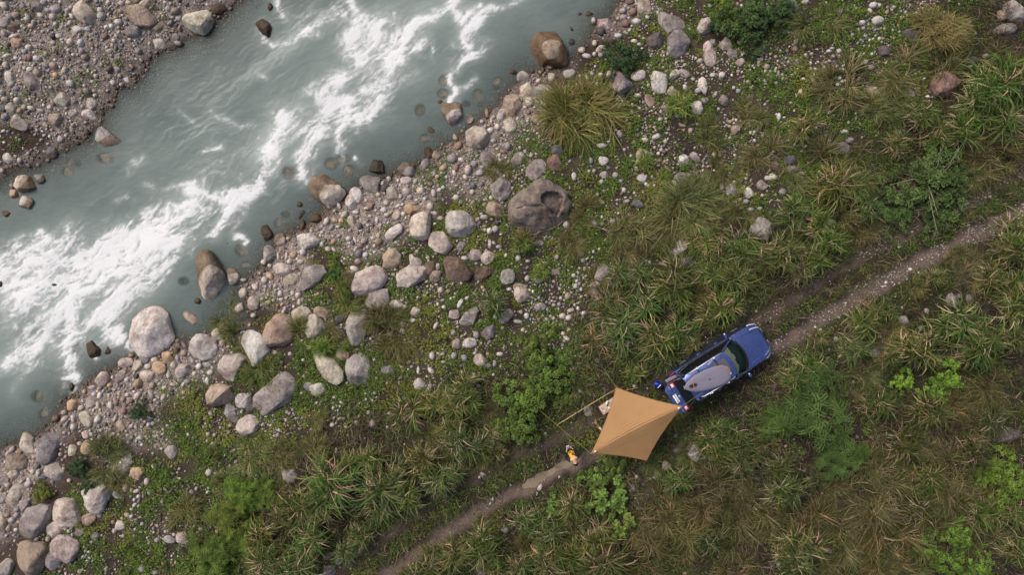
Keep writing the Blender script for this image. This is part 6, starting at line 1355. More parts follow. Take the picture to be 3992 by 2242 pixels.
# nose and tail skins
for xe in (xs[0], xs[-1]):
    w = halfw(xe); tz_ = topz(xe)
    b.grid([[(xe + 0.01 * (1 if xe > 0 else -1), w * 0.9 * t, z) for t in (-1, -0.5, 0, 0.5, 1)] for z in (0.24, 0.45, tz_)])
body = b.build('body', MAT['paint'], car, angle=35)
# underbody tray, so that the light does not pass under the shell
MB().box((0, 0, 0.30), (4.3, 1.55, 0.10), None, 0.02).build('underbody', MAT['black'], car)
# rear deck edge and bumper
b = MB(); b.grid([[(x, t * halfw(x) * 0.9, topz(x) + 0.002 - 0.02 * abs(t)) for t in np.linspace(-1, 1, 7)] for x in np.linspace(-2.40, -2.16, 5)])
b.build('rear_bumper', MAT['black'], car)
# bonnet
b = MB()
def bonnet_pt(x, t):
    w = halfw(x) * 0.895
    return (x, t * w, topz(x) + 0.055 * (1 - t * t) * min(1, (2.42 - x) / 0.3))
b.grid([[bonnet_pt(x - 0.30 * abs(t) ** 2.2 * (x < 1.3), t) for t in np.linspace(-1, 1, 13)] for x in np.linspace(1.16, 2.36, 16)])
b.build('bonnet', MAT['paint'], car, angle=60)
# wings strip crease lines on the bonnet
for s in (-1, 1):
    MB().tube([(1.15, s * 0.66, 1.012), (1.7, s * 0.60, 0.985), (2.15, s * 0.50, 0.88)], 0.012, 6).build('bonnet_crease', MAT['paint'], car)
# cowl
b = MB(); b.grid([[(x - 0.33 * abs(t) ** 2.2, t * 0.80, 0.998 + 0.03 * (1 - t * t)) for t in np.linspace(-1, 1, 13)] for x in (1.08, 1.17)])
b.build('cowl', MAT['black'], car)
# roof
def roof_w(x): return float(smooth_pts(x, [(-2.0, 0.555), (-1.5, 0.60), (-0.5, 0.63), (0.1, 0.625), (0.4, 0.60)]))
def roof_z(x): return float(smooth_pts(x, [(-2.0, 1.49), (-1.5, 1.555), (-0.6, 1.585), (0.0, 1.56), (0.4, 1.50)]))
b = MB(); b.grid([[(x - 0.14 * t * t * (x > 0.1) + 0.10 * t * t * (x < -1.8), t * roof_w(x), roof_z(x) - 0.045 * t * t - 0.03 * abs(t) ** 6) for t in np.linspace(-1, 1, 13)] for x in np.linspace(-1.96, 0.36, 18)])
roof = b.build('roof', MAT['paint'], car, angle=60)
bsr = MB(); bsr.grid([[(x - 0.05 * abs(t) ** 4, t * 0.36, roof_z(x) - 0.045 * (t * 0.6) ** 2 + 0.006) for t in np.linspace(-1, 1, 7)] for x in np.linspace(-0.62, 0.14, 7)])
bsr.build('sunroof', MAT['sunroof'], roof)
# glasshouse sides: tinted glass with bright lower strip
for s in (-1, 1):
    b = MB()
    rows = []
    for f in np.linspace(0, 1, 6):
        row = []
        for t in np.linspace(0, 1, 22):
            xb = -2.02 + t * (0.98 + 2.02); xt = -1.86 + t * (0.20 + 1.86)
            x = xb * (1 - f) + xt * f
            yb = halfw(xb) * 0.905 - 0.06 * max(0, (xb + 0.1) / 1.2) ** 2 * (xb > 0) - 0.10 * max(0, (-1.3 - xb)) / 0.7
            yt = roof_w(xt) + 0.005
            zb = topz(xb) + 0.0; zt_ = roof_z(xt) - 0.07
            bulge = 0.05 * math.sin(f * math.pi)
            row.append((x, s * (yb * (1 - f) + yt * f + bulge), zb * (1 - f) + zt_ * f))
        rows.append(row)
    b.grid(rows)
    b.build('side_window', MAT['tint'], car, angle=60)
    # pillars
    b = MB()
    b.tube([(0.98, s * 0.775, 0.99), (0.62, s * 0.735, 1.26), (0.20, s * 0.635, 1.475)], 0.032, 8)
    b.build('front_pillar', MAT['paint'], car)
    b = MB(); b.tube([(-0.35, s * 0.845, 0.99), (-0.40, s * 0.80, 1.25), (-0.45, s * 0.645, 1.50)], 0.028, 6); b.tube([(-1.25, s * 0.83, 0.98), (-1.28, s * 0.78, 1.25), (-1.30, s * 0.62, 1.48)], 0.028, 6)
    b.build('window_pillar', MAT['black'], car)
    b = MB(); b.tube([(-1.95, s * 0.70, 0.95), (-1.88, s * 0.66, 1.2), (-1.80, s * 0.57, 1.47)], 0.075, 8)
    b.build('rear_pillar', MAT['paint'], car)
    MB().tube([(x, s * (halfw(x) * 0.925 - 0.05 * max(0, (-1.3 - x)) / 0.7), topz(x) + 0.004) for x in np.linspace(-1.95, 1.0, 16)], 0.014, 6).build('window_trim', MAT['chrome'], car)
    # lower cladding along the sill
    MB().tube([(x, s * 0.925, 0.32) for x in np.linspace(-0.9, 0.95, 6)], [0.03] + [0.05] * 4 + [0.03], 6).build('sill_cladding', MAT['black'], car)
    # roof rail, with the feet of the cross bars
    b = MB(); b.tube([(-1.62, s * 0.585, 1.50), (-1.52, s * 0.60, 1.585), (-0.6, s * 0.615, 1.625), (0.0, s * 0.61, 1.60), (0.10, s * 0.60, 1.53)], 0.022, 8)
    b.build('roof_rail', MAT['silver'], car)
    for xb in (-0.30, -1.15):
        b = MB(); b.box((xb, s * 0.615, 1.655), (0.07, 0.09, 0.07), None, 0.012); b.box((xb - 0.09, s * 0.615, 1.65), (0.03, 0.085, 0.05), None, 0.008)
        b.build('crossbar_foot', MAT['white'], car)
    # door handles and mirror
    for xh in (-0.62, 0.30):
        MB().box((xh, s * 0.93, 0.80), (0.17, 0.03, 0.03), None, 0.01).build('door_handle', MAT['paint'], car)
    mr_ = MB().ball((0.80, s * 1.04, 0.99), (0.085, 0.125, 0.075), None, 14, 10).build('mirror', MAT['paint'], car)
    MB().box((0.80, s * 0.93, 0.96), (0.05, 0.12, 0.035)).build('mirror_arm', MAT['black'], mr_)
    # head lamp
    hl = MB(); hl.grid([[(x, s * (halfw(x) * (1.0 - 0.26 * f)), topz(x) - 0.07 + 0.095 * f) for x in np.linspace(1.86, 2.35, 9)] for f in np.linspace(0, 1, 4)])
    hlo = hl.build('headlight', MAT['lamp'], car, angle=70)
    MB().box((2.372, s * 0.30, 0.665), (0.06, 0.20, 0.05), None, 0.012).build('fog_trim', MAT['chrome'], car)
    # rear lamp left on the body
    rl = MB(); rl.grid([[(x, s * (halfw(x) * (1.0 - 0.14 * f) + 0.006), topz(x) - 0.22 + 0.235 * f) for x in np.linspace(-2.30, -2.02, 6)] for f in np.linspace(0, 1, 5)])
    rl.build('rear_lamp', MAT['redlamp'], car, angle=70)
    # wheels
    for xw in (1.40, -1.36):
        wh = empty('wheel', (0, 0, 0)); wh.parent = car; wh.location = (xw, s * 0.80, 0.34)
        b = MB(); N = 28
        prof = [(0.20, -0.10), (0.31, -0.11), (0.335, -0.08), (0.34, 0.0), (0.335, 0.08), (0.31, 0.11), (0.20, 0.10)]
        b.grid([[(r_ * math.cos(2 * math.pi * k / N), y_, r_ * math.sin(2 * math.pi * k / N)) for r_, y_ in prof] for k in range(N + 1)])
        bmesh.ops.remove_doubles(b.bm, verts=b.bm.verts[:], dist=1e-4)
        b.build('tyre', MAT['tyre'], wh)
        b = MB()
        for k in range(10):
            a = 2 * math.pi * k / 10
            b.box((0.115 * math.cos(a), s * 0.085, 0.115 * math.sin(a)), (0.19, 0.02, 0.035), Euler((0, -a, 0)).to_matrix())
        b.tube([(0, s * 0.06, 0), (0, s * 0.10, 0)], 0.05, 12)
        b.build('rim', MAT['silver'], wh)
# windscreen and what lies behind it
def cowl_pt(t): return (1.10 - 0.33 * abs(t) ** 2.2, t * 0.77, 1.005 + 0.02 * (1 - t * t))
def head_pt(t): return (0.345 - 0.14 * t * t, t * 0.60, 1.50 - 0.05 * t * t)
b = MB(); b.grid([[tuple(cowl_pt(t)[k] * (1 - f) + head_pt(t)[k] * f + (0.05 * math.sin(f * math.pi) if k == 2 else 0) for k in range(3)) for t in np.linspace(-1, 1, 15)] for f in np.linspace(0, 1, 7)])
b.build('windscreen', MAT['glass'], car, angle=80)
MB().tube([cowl_pt(t) for t in np.linspace(-1, 1, 15)], 0.022, 6).build('windscreen_seal', MAT['black'], car)
MB().tube([(1.06, 0.62, 1.045), (1.02, 0.1, 1.06)], 0.012, 6).build('wiper', MAT['black'], car)
MB().tube([(1.07, -0.05, 1.055), (0.98, -0.58, 1.05)], 0.012, 6).build('wiper', MAT['black'], car)
b = MB(); b.box((0.72, 0, 0.88), (0.55, 1.45, 0.16), None, 0.05); b.build('dashboard', MAT['dark'], car)
b = MB(); NW = 24
b.tube([(0.42 + 0.09 * math.cos(a), 0.36 + 0.19 * math.sin(a), 0.98 + 0.15 * math.cos(a)) for a in np.linspace(0, 2 * math.pi, NW)], 0.016, 6, False); b.box((0.43, 0.36, 0.97), (0.05, 0.14, 0.10), None, 0.01)
b.build('steering_wheel', MAT['black'], car)
for s in (-1, 1):
    b = MB(); b.box((-0.15, s * 0.36, 0.62), (0.5, 0.5, 0.14), None, 0.05); b.box((-0.45, s * 0.36, 0.92), (0.14, 0.48, 0.58), Euler((0, R(-14), 0)).to_matrix(), 0.05)
    b.build('front_seat', MAT['beige'], car)
# beige strip added under the windscreen top as a painted reflection, wavy edge
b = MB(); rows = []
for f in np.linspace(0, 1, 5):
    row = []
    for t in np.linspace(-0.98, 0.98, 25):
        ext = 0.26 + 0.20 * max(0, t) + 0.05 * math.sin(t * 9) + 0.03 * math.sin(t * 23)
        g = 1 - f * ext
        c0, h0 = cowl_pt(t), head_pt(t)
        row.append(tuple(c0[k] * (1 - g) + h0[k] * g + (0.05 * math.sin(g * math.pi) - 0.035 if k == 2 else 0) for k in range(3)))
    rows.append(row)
b.grid(rows); sh = b.build('windscreen_reflection', MAT['beige'], car, angle=80); sh['label'] = 'beige shade inside the top of the windscreen'
MB().box((-1.55, 0, 0.62), (1.1, 1.25, 0.06), None, 0.01).build('cargo_floor', MAT['dark'], car)
b = MB(); b.box((-1.0, 0, 0.85), (0.16, 1.3, 0.5), None, 0.04); b.build('rear_seat', MAT['dark'], car)
# grille and number plate front
MB().box((2.40, 0, 0.60), (0.03, 0.62, 0.16), None, 0.01).build('grille', MAT['black'], car)
# open tailgate
T_ANG = R(14)
hx, hz0 = -1.93, 1.50
def hp(s_, y, up=0.0):
    return (hx - s_ * math.cos(T_ANG) + up * math.sin(T_ANG), y, hz0 + s_ * math.sin(T_ANG) + up * math.cos(T_ANG))
gate = empty('tailgate', (0, 0, 0)); gate.parent = car; gate['label'] = 'raised blue tailgate with white number plate and red-white lamps'
b = MB(); b.grid([[hp(s_, t * (0.50 + 0.16 * (s_ / 0.5)), 0.05 - 0.03 * t * t) for t in np.linspace(-1, 1, 9)] for s_ in np.linspace(0.03, 0.47, 5)])
b.build('rear_window', MAT['tint'], gate, angle=80)
b = MB()
for s in (-1, 1):
    b.tube([hp(0.0, s * 0.52, 0.03), hp(0.25, s * 0.60, 0.04), hp(0.48, s * 0.67, 0.03)], 0.035, 6)
b.tube([hp(0.0, t, 0.04) for t in (-0.52, 0, 0.52)], 0.035, 6)
b.build('window_frame', MAT['black'], gate)
b = MB()
ss = np.linspace(0.46, 0.97, 9)
def gw(s_): return float(np.interp(s_, [0.46, 0.6, 0.85, 0.93, 0.97], [0.69, 0.71, 0.68, 0.62, 0.50]))
b.grid([[hp(s_, t * gw(s_), 0.055 - 0.03 * t ** 4 + 0.02 * math.sin((s_ - 0.46) / 0.5 * math.pi)) for t in np.linspace(-1, 1, 13)] for s_ in ss])
b.grid([[hp(s_, t * gw(s_) * 0.98, -0.02) for t in np.linspace(-1, 1, 5)] for s_ in ss])
b.build('panel', MAT['paint'], gate, angle=60)
for s in (-1, 1):
    lo = MB(); lo.grid([[hp(s_, s * y, 0.088 - 0.02 * (y > 0.64)) for y in np.linspace(0.47, 0.70, 5)] for s_ in np.linspace(0.47, 0.66, 5)])
    lamp = lo.build('tail_lamp', MAT['redlamp'], gate)
    MB().grid and None
    bb = MB(); bb.grid([[hp(s_, s * y, 0.094 - 0.018 * (y > 0.62)) for y in np.linspace(0.49, 0.64, 4)] for s_ in np.linspace(0.53, 0.645, 4)])
    bb.build('lamp_lens', MAT['lamp'], lamp)
    for k in range(2):
        MB().box(hp(0.74 + 0.05 * k, s * 0.56, 0.083), (0.022, 0.16, 0.008)).build('badge', MAT['silver'], gate)
MB().box(hp(0.86, 0.22, 0.08), (0.05, 0.14, 0.02), None, 0.008).build('handle', MAT['black'], gate)
pl = MB().box(hp(0.74, 0.0, 0.085), (0.17, 0.40, 0.012), Euler((0, T_ANG, 0)).to_matrix(), 0.004).build('number_plate', MAT['white'], gate)
emb = MB().ball(hp(0.555, -0.02, 0.085), (0.045, 0.075, 0.012), Euler((0, T_ANG, 0)).to_matrix(), 20, 8).build('emblem', MAT['silver'], gate)
MB().ball(hp(0.555, -0.02, 0.090), (0.034, 0.060, 0.011), Euler((0, T_ANG, 0)).to_matrix(), 20, 8).build('emblem_field', MAT['paint'], emb)
for (es, ey, er) in ((0.548, 0.012, 0.016), (0.56, -0.03, 0.011), (0.55, -0.045, 0.008), (0.566, -0.01, 0.009)):
    MB().ball(hp(es, ey, 0.099), (er, er, 0.006), Euler((0, T_ANG, 0)).to_matrix(), 8, 6).build('emblem_star', MAT['silver'], emb)
fc = bpy.data.curves.new('plate_lettering', 'FONT'); fc.body = 'ANY-1556'; fc.size = 0.098; fc.align_x = 'CENTER'; fc.align_y = 'CENTER'; fc.extrude = 0.001
MAT['ink'] = plain('plate_ink', (40, 46, 52), 0.6)
fo0 = bpy.data.objects.new('lettering_source', fc)
fme = bpy.data.meshes.new_from_object(fo0)
bpy.data.objects.remove(fo0)
fme.name = 'plate_lettering'
fo = link('plate_lettering', fme, pl, MAT['ink'])
mt = Matrix.Translation(hp(0.74, 0.0, 0.0935)) @ Euler((0, T_ANG, 0)).to_matrix().to_4x4() @ Matrix.Rotation(R(-90), 4, 'Z')
fo.matrix_local = mt
# struts
for s in (-1, 1):
    MB().tube([(-1.98, s * 0.60, 1.12), hp(0.40, s * 0.62, 0.0)], 0.014, 6).build('gas_strut', MAT['black'], car)
# two rolled grey mats lying in the load bay opening
for k, (x0, y0) in enumerate(((-2.10, 0.60), (-2.12, 0.40))):
    b = MB(); p0 = Vector((x0 + 0.35, y0, 0.86)); p1 = Vector((x0 - 0.42, y0 + 0.06, 0.90))
    b.tube([p0, (p0 + p1) / 2, p1], 0.085, 14)
    me_ = b.build('rolled_mat', MAT['greyfab']); me_.matrix_world = CARM
    tag(me_, ['grey rolled mat, outer of two sticking out of the open tailgate', 'grey rolled mat, inner of two sticking out of the open tailgate'][k], 'mat', 'rolled mats in the car')

# grey board in a cover, strapped on the roof
board = empty('covered_board', CARM @ Vector((-0.95, -0.05, 1.66)), R(32) + R(-12))
tag(board, 'grey covered board with pointed tail and dark handle strapped on the car roof', 'board')
out = [(-1.16, 0.0), (-1.12, 0.10), (-0.95, 0.24), (-0.6, 0.38), (-0.1, 0.455), (0.4, 0.455), (0.72, 0.40), (0.92, 0.28), (0.99, 0.12), (1.0, 0.0)]
full = out + [(x, -y) for x, y in out[-2:0:-1]]
def board_pt(f, up):
    return [(x * f, y * f, up) for x, y in full] 
b = MB(); rows = []
for f, u_ in ((0.05, 0.150), (0.4, 0.150), (0.75, 0.140), (0.92, 0.115), (0.99, 0.075), (0.99, 0.04), (0.93, 0.01), (0.5, 0.0), (0.05, 0.0)):
    rr_ = board_pt(f, u_); rr_ = [(x, y, z + 0.006 * math.sin(x * 17 + y * 9) * (u_ > 0.1)) for x, y, z in rr_]; rows.append(rr_ + [rr_[0]])
b.grid(rows); bmesh.ops.remove_doubles(b.bm, verts=b.bm.verts[:], dist=1e-4)
b.build('cover', MAT['greyfab'], board, angle=60)
def capsule(cx_, cy_, L, w):
    return [(cx_ + (L - w) * (1 if math.cos(a) > 0 else -1) + w * math.cos(a), cy_ + w * math.sin(a)) for a in np.linspace(0, 2 * math.pi, 28, endpoint=False)]
MAT['handle'] = plain('dark_rubber', (74, 74, 82), 0.8)
MB().prism(capsule(-0.78, 0.0, 0.19, 0.075), 0.13, 0.163).build('handle_pad', MAT['handle'], board)
MB().prism(capsule(-0.78, 0.0, 0.15, 0.045), 0.13, 0.168).build('handle_grip', MAT['black'], board)
MB().tube([(-0.66, 0.36, 0.06), (-0.72, 0.22, 0.16), (-0.76, 0.0, 0.177), (-0.78, -0.2, 0.16), (-0.74, -0.34, 0.05)], 0.010, 6).build('cord', MAT['orange'], board)
MB().tube([(0.45, 0.40, 0.14), (0.70, 0.32, 0.15), (0.88, 0.12, 0.145), (0.95, -0.06, 0.12)], 0.010, 6).build('cord', MAT['orange'], board)
MB().ball((0.95, -0.07, 0.12), (0.028, 0.022, 0.02), None, 10, 6).build('cord_toggle', MAT['white'], board)
MB().box((-1.16, 0.02, 0.06), (0.03, 0.16, 0.04), None, 0.008).build('tail_loop', MAT['silver'], board)
# cross bars carry it
for xb in (-0.30, -1.15):
    MB().tube([(xb, -0.62, 1.645), (xb, 0.62, 1.645)], 0.018, 8).build('crossbar', MAT['black'], car)
MB().ball(CARM @ Vector((-1.02, 0.50, 1.66)), (0.05, 0.04, 0.03), None, 8, 6).build('strap_end', plain('teal_strap', (40, 130, 160), 0.7))
tag(bpy.data.objects['strap_end'], 'small teal strap bundle beside the board on the car roof', 'strap')
b = MB(); b.box((0, 0, 0), (0.26, 0.07, 0.02), None, 0.008)
so = b.build('clear_bag', MAT['silver']); so.matrix_world = CARM @ Matrix.Translation((-0.55, 0.52, 1.655)) @ Matrix.Rotation(R(16), 4, 'Z')
tag(so, 'crumpled pale plastic strap roll under the roof rail of the car', 'strap')
b = MB(); b.box((0, 0, 0), (0.14, 0.05, 0.03), None, 0.01)
so = b.build('red_strap', plain('red_webbing', (160, 30, 50), 0.8)); so.matrix_world = CARM @ Matrix.Translation((-0.80, -0.54, 1.655))
tag(so, 'red strap buckle beside the board on the far roof rail', 'strap')

# ------------------------------------------------------------------ tarp shelter
TL, TT, TR, TB = W(2303.6, 1769, 1.62), W(2401.5, 1510, 1.25), W(2660, 1584, 2.02), W(2520, 1797, 1.05)
shelter = empty('tarp_shelter', (TL.x * 0.5 + TR.x * 0.5, TL.y * 0.5 + TR.y * 0.5, gz((TL.x + TR.x) / 2, (TL.y + TR.y) / 2)))
tag(shelter, 'tan four-cornered tarp stretched on poles and green-yellow lines behind the car', 'tarp')
org = shelter.location.copy()
NG = 90
rows = []
trs = np.random.default_rng(3)
for i in range(NG + 1):
    u = i / NG; row = []
    for j in range(NG + 1):
        v = j / NG
        P_ = TL * (1 - u) * (1 - v) + TT * (1 - u) * v + TR * u * v + TB * u * (1 - v)
        cen_ = (TL + TT + TR + TB) / 4
        sag = 0.085
        def pull(k, a, b_, w):
            mid = (a + b_) / 2; d = (cen_ - mid); d.z = 0; d.normalize()
            return d * sag * 4 * k * (1 - k) * w ** 2
        P_ = P_ + pull(v, TL, TT, 1 - u) + pull(u, TT, TR, v) + pull(v, TB, TR, u) + pull(u, TL, TB, 1 - v)
        q = u - v
        t_ = (u + v) / 2
        ridge_z = 1.62 * (1 - t_) + 2.02 * t_ - 0.05 * math.sin(math.pi * t_)
        edge_z = TT.z if q < 0 else TB.z
        aq = math.sqrt(q * q + 0.0016) - 0.04
        z = ridge_z * (1 - aq) + edge_z * aq
        fold = 0
        ends = 4 * t_ * (1 - t_)
        for k, (qo, wd, am) in enumerate(((0.03, 0.010, 0.030), (0.07, 0.011, 0.028), (0.115, 0.012, 0.026), (0.165, 0.013, 0.020), (-0.035, 0.011, 0.024), (-0.085, 0.013, 0.016), (0.22, 0.015, 0.012), (-0.14, 0.012, 0.010))):
            c_ = qo * (0.25 + 0.9 * ends ** 0.7)
            fold += am * math.exp(-((q - c_) / (wd * (0.4 + 0.8 * ends))) ** 2) * min(1, ends * 2)
        z += fold + 0.012 * math.sin(u * 7 + v * 3) * ends * (1 - aq)
        row.append((P_.x - org.x, P_.y - org.y, z - org.z))
    rows.append(row)
b = MB(); b.grid(rows)
MAT['tarp'] = plain('tan_tarp', (166, 128, 85), 0.8, var=0.07, scale=1.6)
can = b.build('canopy', MAT['tarp'], shelter, angle=80)
so_ = can.modifiers.new('thickness', 'SOLIDIFY'); so_.thickness = 0.004
MAT['hem'] = plain('tarp_hem', (146, 108, 66), 0.8)
b = MB()
for line in (rows[0], rows[-1], [r_[0] for r_ in rows], [r_[-1] for r_ in rows]):
    b.tube(line[::2], 0.011, 5)
b.build('hem', MAT['hem'], shelter)
MAT['pole'] = plain('pole_metal', (150, 150, 155), 0.4, 0.8)
MAT['line'] = plain('guy_line', (150, 152, 62), 0.8)
for (px, py, z) in ((2320.5, 1760.5, 1.70), (2646, 1592, 2.06)):
    q = W(px, py, z); g0_ = gz(q.x, q.y)
    po = MB().tube([(q.x - org.x, q.y - org.y, g0_ - org.z), (q.x - org.x, q.y - org.y, z - org.z)], 0.014, 8).build('pole', MAT['pole'], shelter)
    MB().ball((q.x - org.x, q.y - org.y, z - org.z + 0.02), (0.055, 0.04, 0.035), Euler((0, 0, 0.5)).to_matrix(), 12, 8).build('pole_cap', MAT['white'], po)
for q in (TT, TB):
    g0_ = gz(q.x, q.y)
    MB().tube([(q.x - org.x, q.y - org.y, g0_ - org.z), (q.x - org.x, q.y - org.y, q.z - org.z)], 0.012, 8).build('pole', MAT['pole'], shelter)
def gline(a, b_, rad_=0.006):
    MB().tube([a - org, (a + b_) / 2 - org - Vector((0, 0, 0.03)), b_ - org], rad_, 6).build('guy_line', MAT['line'], shelter)
def gpt(px, py, dz=0.0):
    q = W(px, py, 0); return W(px, py, gz(q.x, q.y) + dz)
gline(TL, gpt(2068, 1572, 0.30)); gline(TL, gpt(2303, 1832, 0.05)); gline(TT, gpt(2343, 1425, 0.1)); gline(TR, W(2741, 1530, 1.62)); gline(TB, gpt(2552, 1838, 0.05), 0.006)

# folding table with things on it, mostly under the tarp
tq = W(2372, 1584, 0.45); tg = gz(tq.x, tq.y)
table = empty('folding_table', (tq.x, tq.y, tg), R(33))
tag(table, 'small pale folding table sticking out from under the tan tarp', 'table')
MAT['tabletop'] = plain('pale_tabletop', (190, 170, 156), 0.6)
MAT['wood'] = plain('tan_wood', (186, 128, 70), 0.7)
MB().box((0, 0, 0.445), (0.80, 0.42, 0.018), None, 0.004).build('table_top', MAT['tabletop'], table)
b = MB()
for s in (-1, 1):
    b.box((0, s * 0.214, 0.443), (0.82, 0.014, 0.026)); b.box((s * 0.406, 0, 0.443), (0.014, 0.40, 0.026))
b.build('rim', MAT['wood'], table)
for sx in (-1, 1):
    for sy in (-1, 1):
        MB().tube([(sx * 0.36, sy * 0.18, 0.43), (sx * 0.38, sy * 0.19, 0.0)], 0.011, 6).build('leg', MAT['pole'], table)
TM = Matrix.Translation(table.location) @ Matrix.Rotation(R(33), 4, 'Z')
def on_table(b, name, mat, x, y, rz, label, cat):
    o = b.build(name, mat); o.matrix_world = TM @ Matrix.Translation((x, y, 0.455)) @ Matrix.Rotation(rz, 4, 'Z'); tag(o, label, cat); return o
lt = on_table(MB().tube([(-0.05, 0, 0.03), (0.02, 0, 0.03), (0.03, 0, 0.03)], [0.022, 0.022, 0.030], 12), 'camp_lighter', MAT['white'], -0.27, -0.10, R(-60), 'small white and black lighter on the table corner', 'lighter')
on_table(MB().box((0, 0, 0.015), (0.15, 0.025, 0.03), None, 0.008), 'pocket_knife', plain('dusty_red', (150, 90, 100), 0.6), -0.29, 0.06, R(-65), 'thin dull red knife near the table edge', 'knife')
on_table(MB().tube([(0, 0, 0), (0, 0, 0.09)], [0.05, 0.055], 16), 'paper_cup', MAT['white'], -0.02, -0.06, 0, 'white cup on the table at the tarp edge', 'cup')
b = MB(); b.ball((0, 0, 0.05), (0.10, 0.05, 0.05), Euler((0, 0, 0.4)).to_matrix(), 12, 8); b.ball((0.06, 0.03, 0.07), (0.05, 0.05, 0.05), None, 10, 8)
on_table(b, 'plastic_bag', MAT['white'], 0.02, 0.16, R(20), 'crumpled white plastic bag on the table beside the tarp edge', 'bag')
on_table(MB().tube([(0, 0, 0), (0, 0, 0.05)], 0.03, 10), 'dark_cap', MAT['black'], -0.03, 0.05, 0, 'small dark lid between cup and bag on the table', 'lid')

# blue dry bag behind the car
bq = W(2567, 1502, 0.2)
bag = empty('dry_bag', (bq.x, bq.y, gz(bq.x, bq.y)), R(-24))
tag(bag, 'rounded blue dry bag with a white strap on the grass behind the car', 'bag')
MAT['bluebag'] = plain('blue_vinyl', (16, 40, 150), 0.35)
b = MB(); b.ball((0, 0, 0.16), (0.235, 0.155, 0.16), None, 24, 14); b.build('sack', MAT['bluebag'], bag)
MB().tube([(0.02, -0.13, 0.24), (0.035, -0.06, 0.315), (0.06, 0.0, 0.33)], 0.018, 8).build('strap', MAT['white'], bag)
MB().ball((0.06, 0.03, 0.325), (0.032, 0.032, 0.015), None, 12, 6).build('cap', MAT['white'], bag)
MB().box((-0.03, -0.15, 0.14), (0.05, 0.02, 0.03), None, 0.005).build('tag', MAT['redlamp'], bag)

# small tan, grey and white dog walking towards the tarp
dq = W(2331, 1659, 0.25)
dog = empty('dog', (dq.x, dq.y, gz(dq.x, dq.y)), math.atan2(-(1676 - 1641), 2345 - 2318))
tag(dog, 'small tan, grey and white dog walking beside the tarp edge', 'dog')
def skin_obj(name, verts, edges, radii, mat, parent, root=0, sub=2):
    me_ = bpy.data.meshes.new(name); me_.from_pydata(verts, edges, []); me_.materials.append(mat)
    o = link(name, me_, parent)
    sk = o.modifiers.new('skin', 'SKIN'); sk.use_smooth_shade = True
    lay = me_.skin_vertices[0] if len(me_.skin_vertices) else None
    if lay is None:
        bpy.context.view_layer.objects.active = o
        bm_ = bmesh.new(); bm_.from_mesh(me_); bm_.verts.layers.skin.verify(); bm_.to_mesh(me_); bm_.free()
        lay = me_.skin_vertices[0]
    for k, r_ in enumerate(radii):
        lay.data[k].radius = r_ if isinstance(r_, tuple) else (r_, r_)
        lay.data[k].use_root = (k == root)
    ss_ = o.modifiers.new('smooth', 'SUBSURF'); ss_.levels = sub; ss_.render_levels = sub
    return o
m, n, l, p = nt('dog_coat')
tc = n.new('ShaderNodeTexCoord'); sp = n.new('ShaderNodeSeparateXYZ'); l.new(tc.outputs['Object'], sp.inputs[0])
nn = n.new('ShaderNodeTexNoise'); nn.inputs['Scale'].default_value = 22; l.new(tc.outputs['Object'], nn.inputs[0])
mp_ = n.new('ShaderNodeMapRange'); mp_.inputs[1].default_value = -0.26; mp_.inputs[2].default_value = 0.30; l.new(sp.outputs['X'], mp_.inputs[0])
ad = n.new('ShaderNodeMath'); ad.operation = 'MULTIPLY_ADD'; ad.inputs[1].default_value = 0.12; l.new(nn.outputs[0], ad.inputs[0]); l.new(mp_.outputs[0], ad.inputs[2])
rp = n.new('ShaderNodeValToRGB')
for _ in range(4): rp.color_ramp.elements.new(0.5)
for e, (ps, c_) in zip(rp.color_ramp.elements, ((0.0, (186, 158, 108)), (0.25, (176, 148, 112)), (0.38, (96, 84, 88)), (0.62, (120, 104, 98)), (0.75, (206, 158, 108)), (0.98, (228, 214, 210)))):
    e.position = ps; e.color = (*lin(c_), 1)
l.new(ad.outputs[0], rp.inputs[0]); l.new(rp.outputs[0], p.inputs['Base Color']); p.inputs['Roughness'].default_value = 0.9
MAT['dog'] = m
dv = [(0, 0, 0.25), (0.10, 0, 0.25), (0.16, 0, 0.30), (0.21, 0, 0.36), (0.27, 0, 0.35), (0.33, 0, 0.335), (-0.10, 0, 0.255), (-0.18, 0, 0.26), (-0.24, 0.01, 0.33), (-0.24, 0.03, 0.40)]
de = [(0, 1), (1, 2), (2, 3), (3, 4), (4, 5), (0, 6), (6, 7), (7, 8), (8, 9)]
dr_ = [0.070, 0.078, 0.055, 0.055, 0.040, 0.022, 0.062, 0.060, 0.022, 0.014]
for sx, root_, fx in ((1, 1, 0.10), (-1, 7, -0.17)):
    for sy in (-1, 1):
        b0 = len(dv); off = 0.03 * sy * sx
        if sx > 0: pts = [(fx, sy * 0.055, 0.18), (fx - 0.01 + off, sy * 0.055, 0.10), (fx + off, sy * 0.055, 0.03), (fx + 0.03 + off, sy * 0.055, 0.015)]
        else: pts = [(fx + 0.02, sy * 0.055, 0.17), (fx - 0.035 + off, sy * 0.055, 0.10), (fx - 0.02 + off, sy * 0.055, 0.03), (fx + 0.01 + off, sy * 0.055, 0.015)]
        dv += pts; de += [(root_, b0), (b0, b0 + 1), (b0 + 1, b0 + 2), (b0 + 2, b0 + 3)]; dr_ += [0.032, 0.018, 0.015, 0.018]
skin_obj('dog_body', dv, de, dr_, MAT['dog'], dog)
for sy in (-1, 1):
    MB().ball((0.21, sy * 0.045, 0.41), (0.012, 0.022, 0.035), Euler((sy * -0.4, 0, 0)).to_matrix(), 8, 6).build('ear', MAT['handle'], dog)

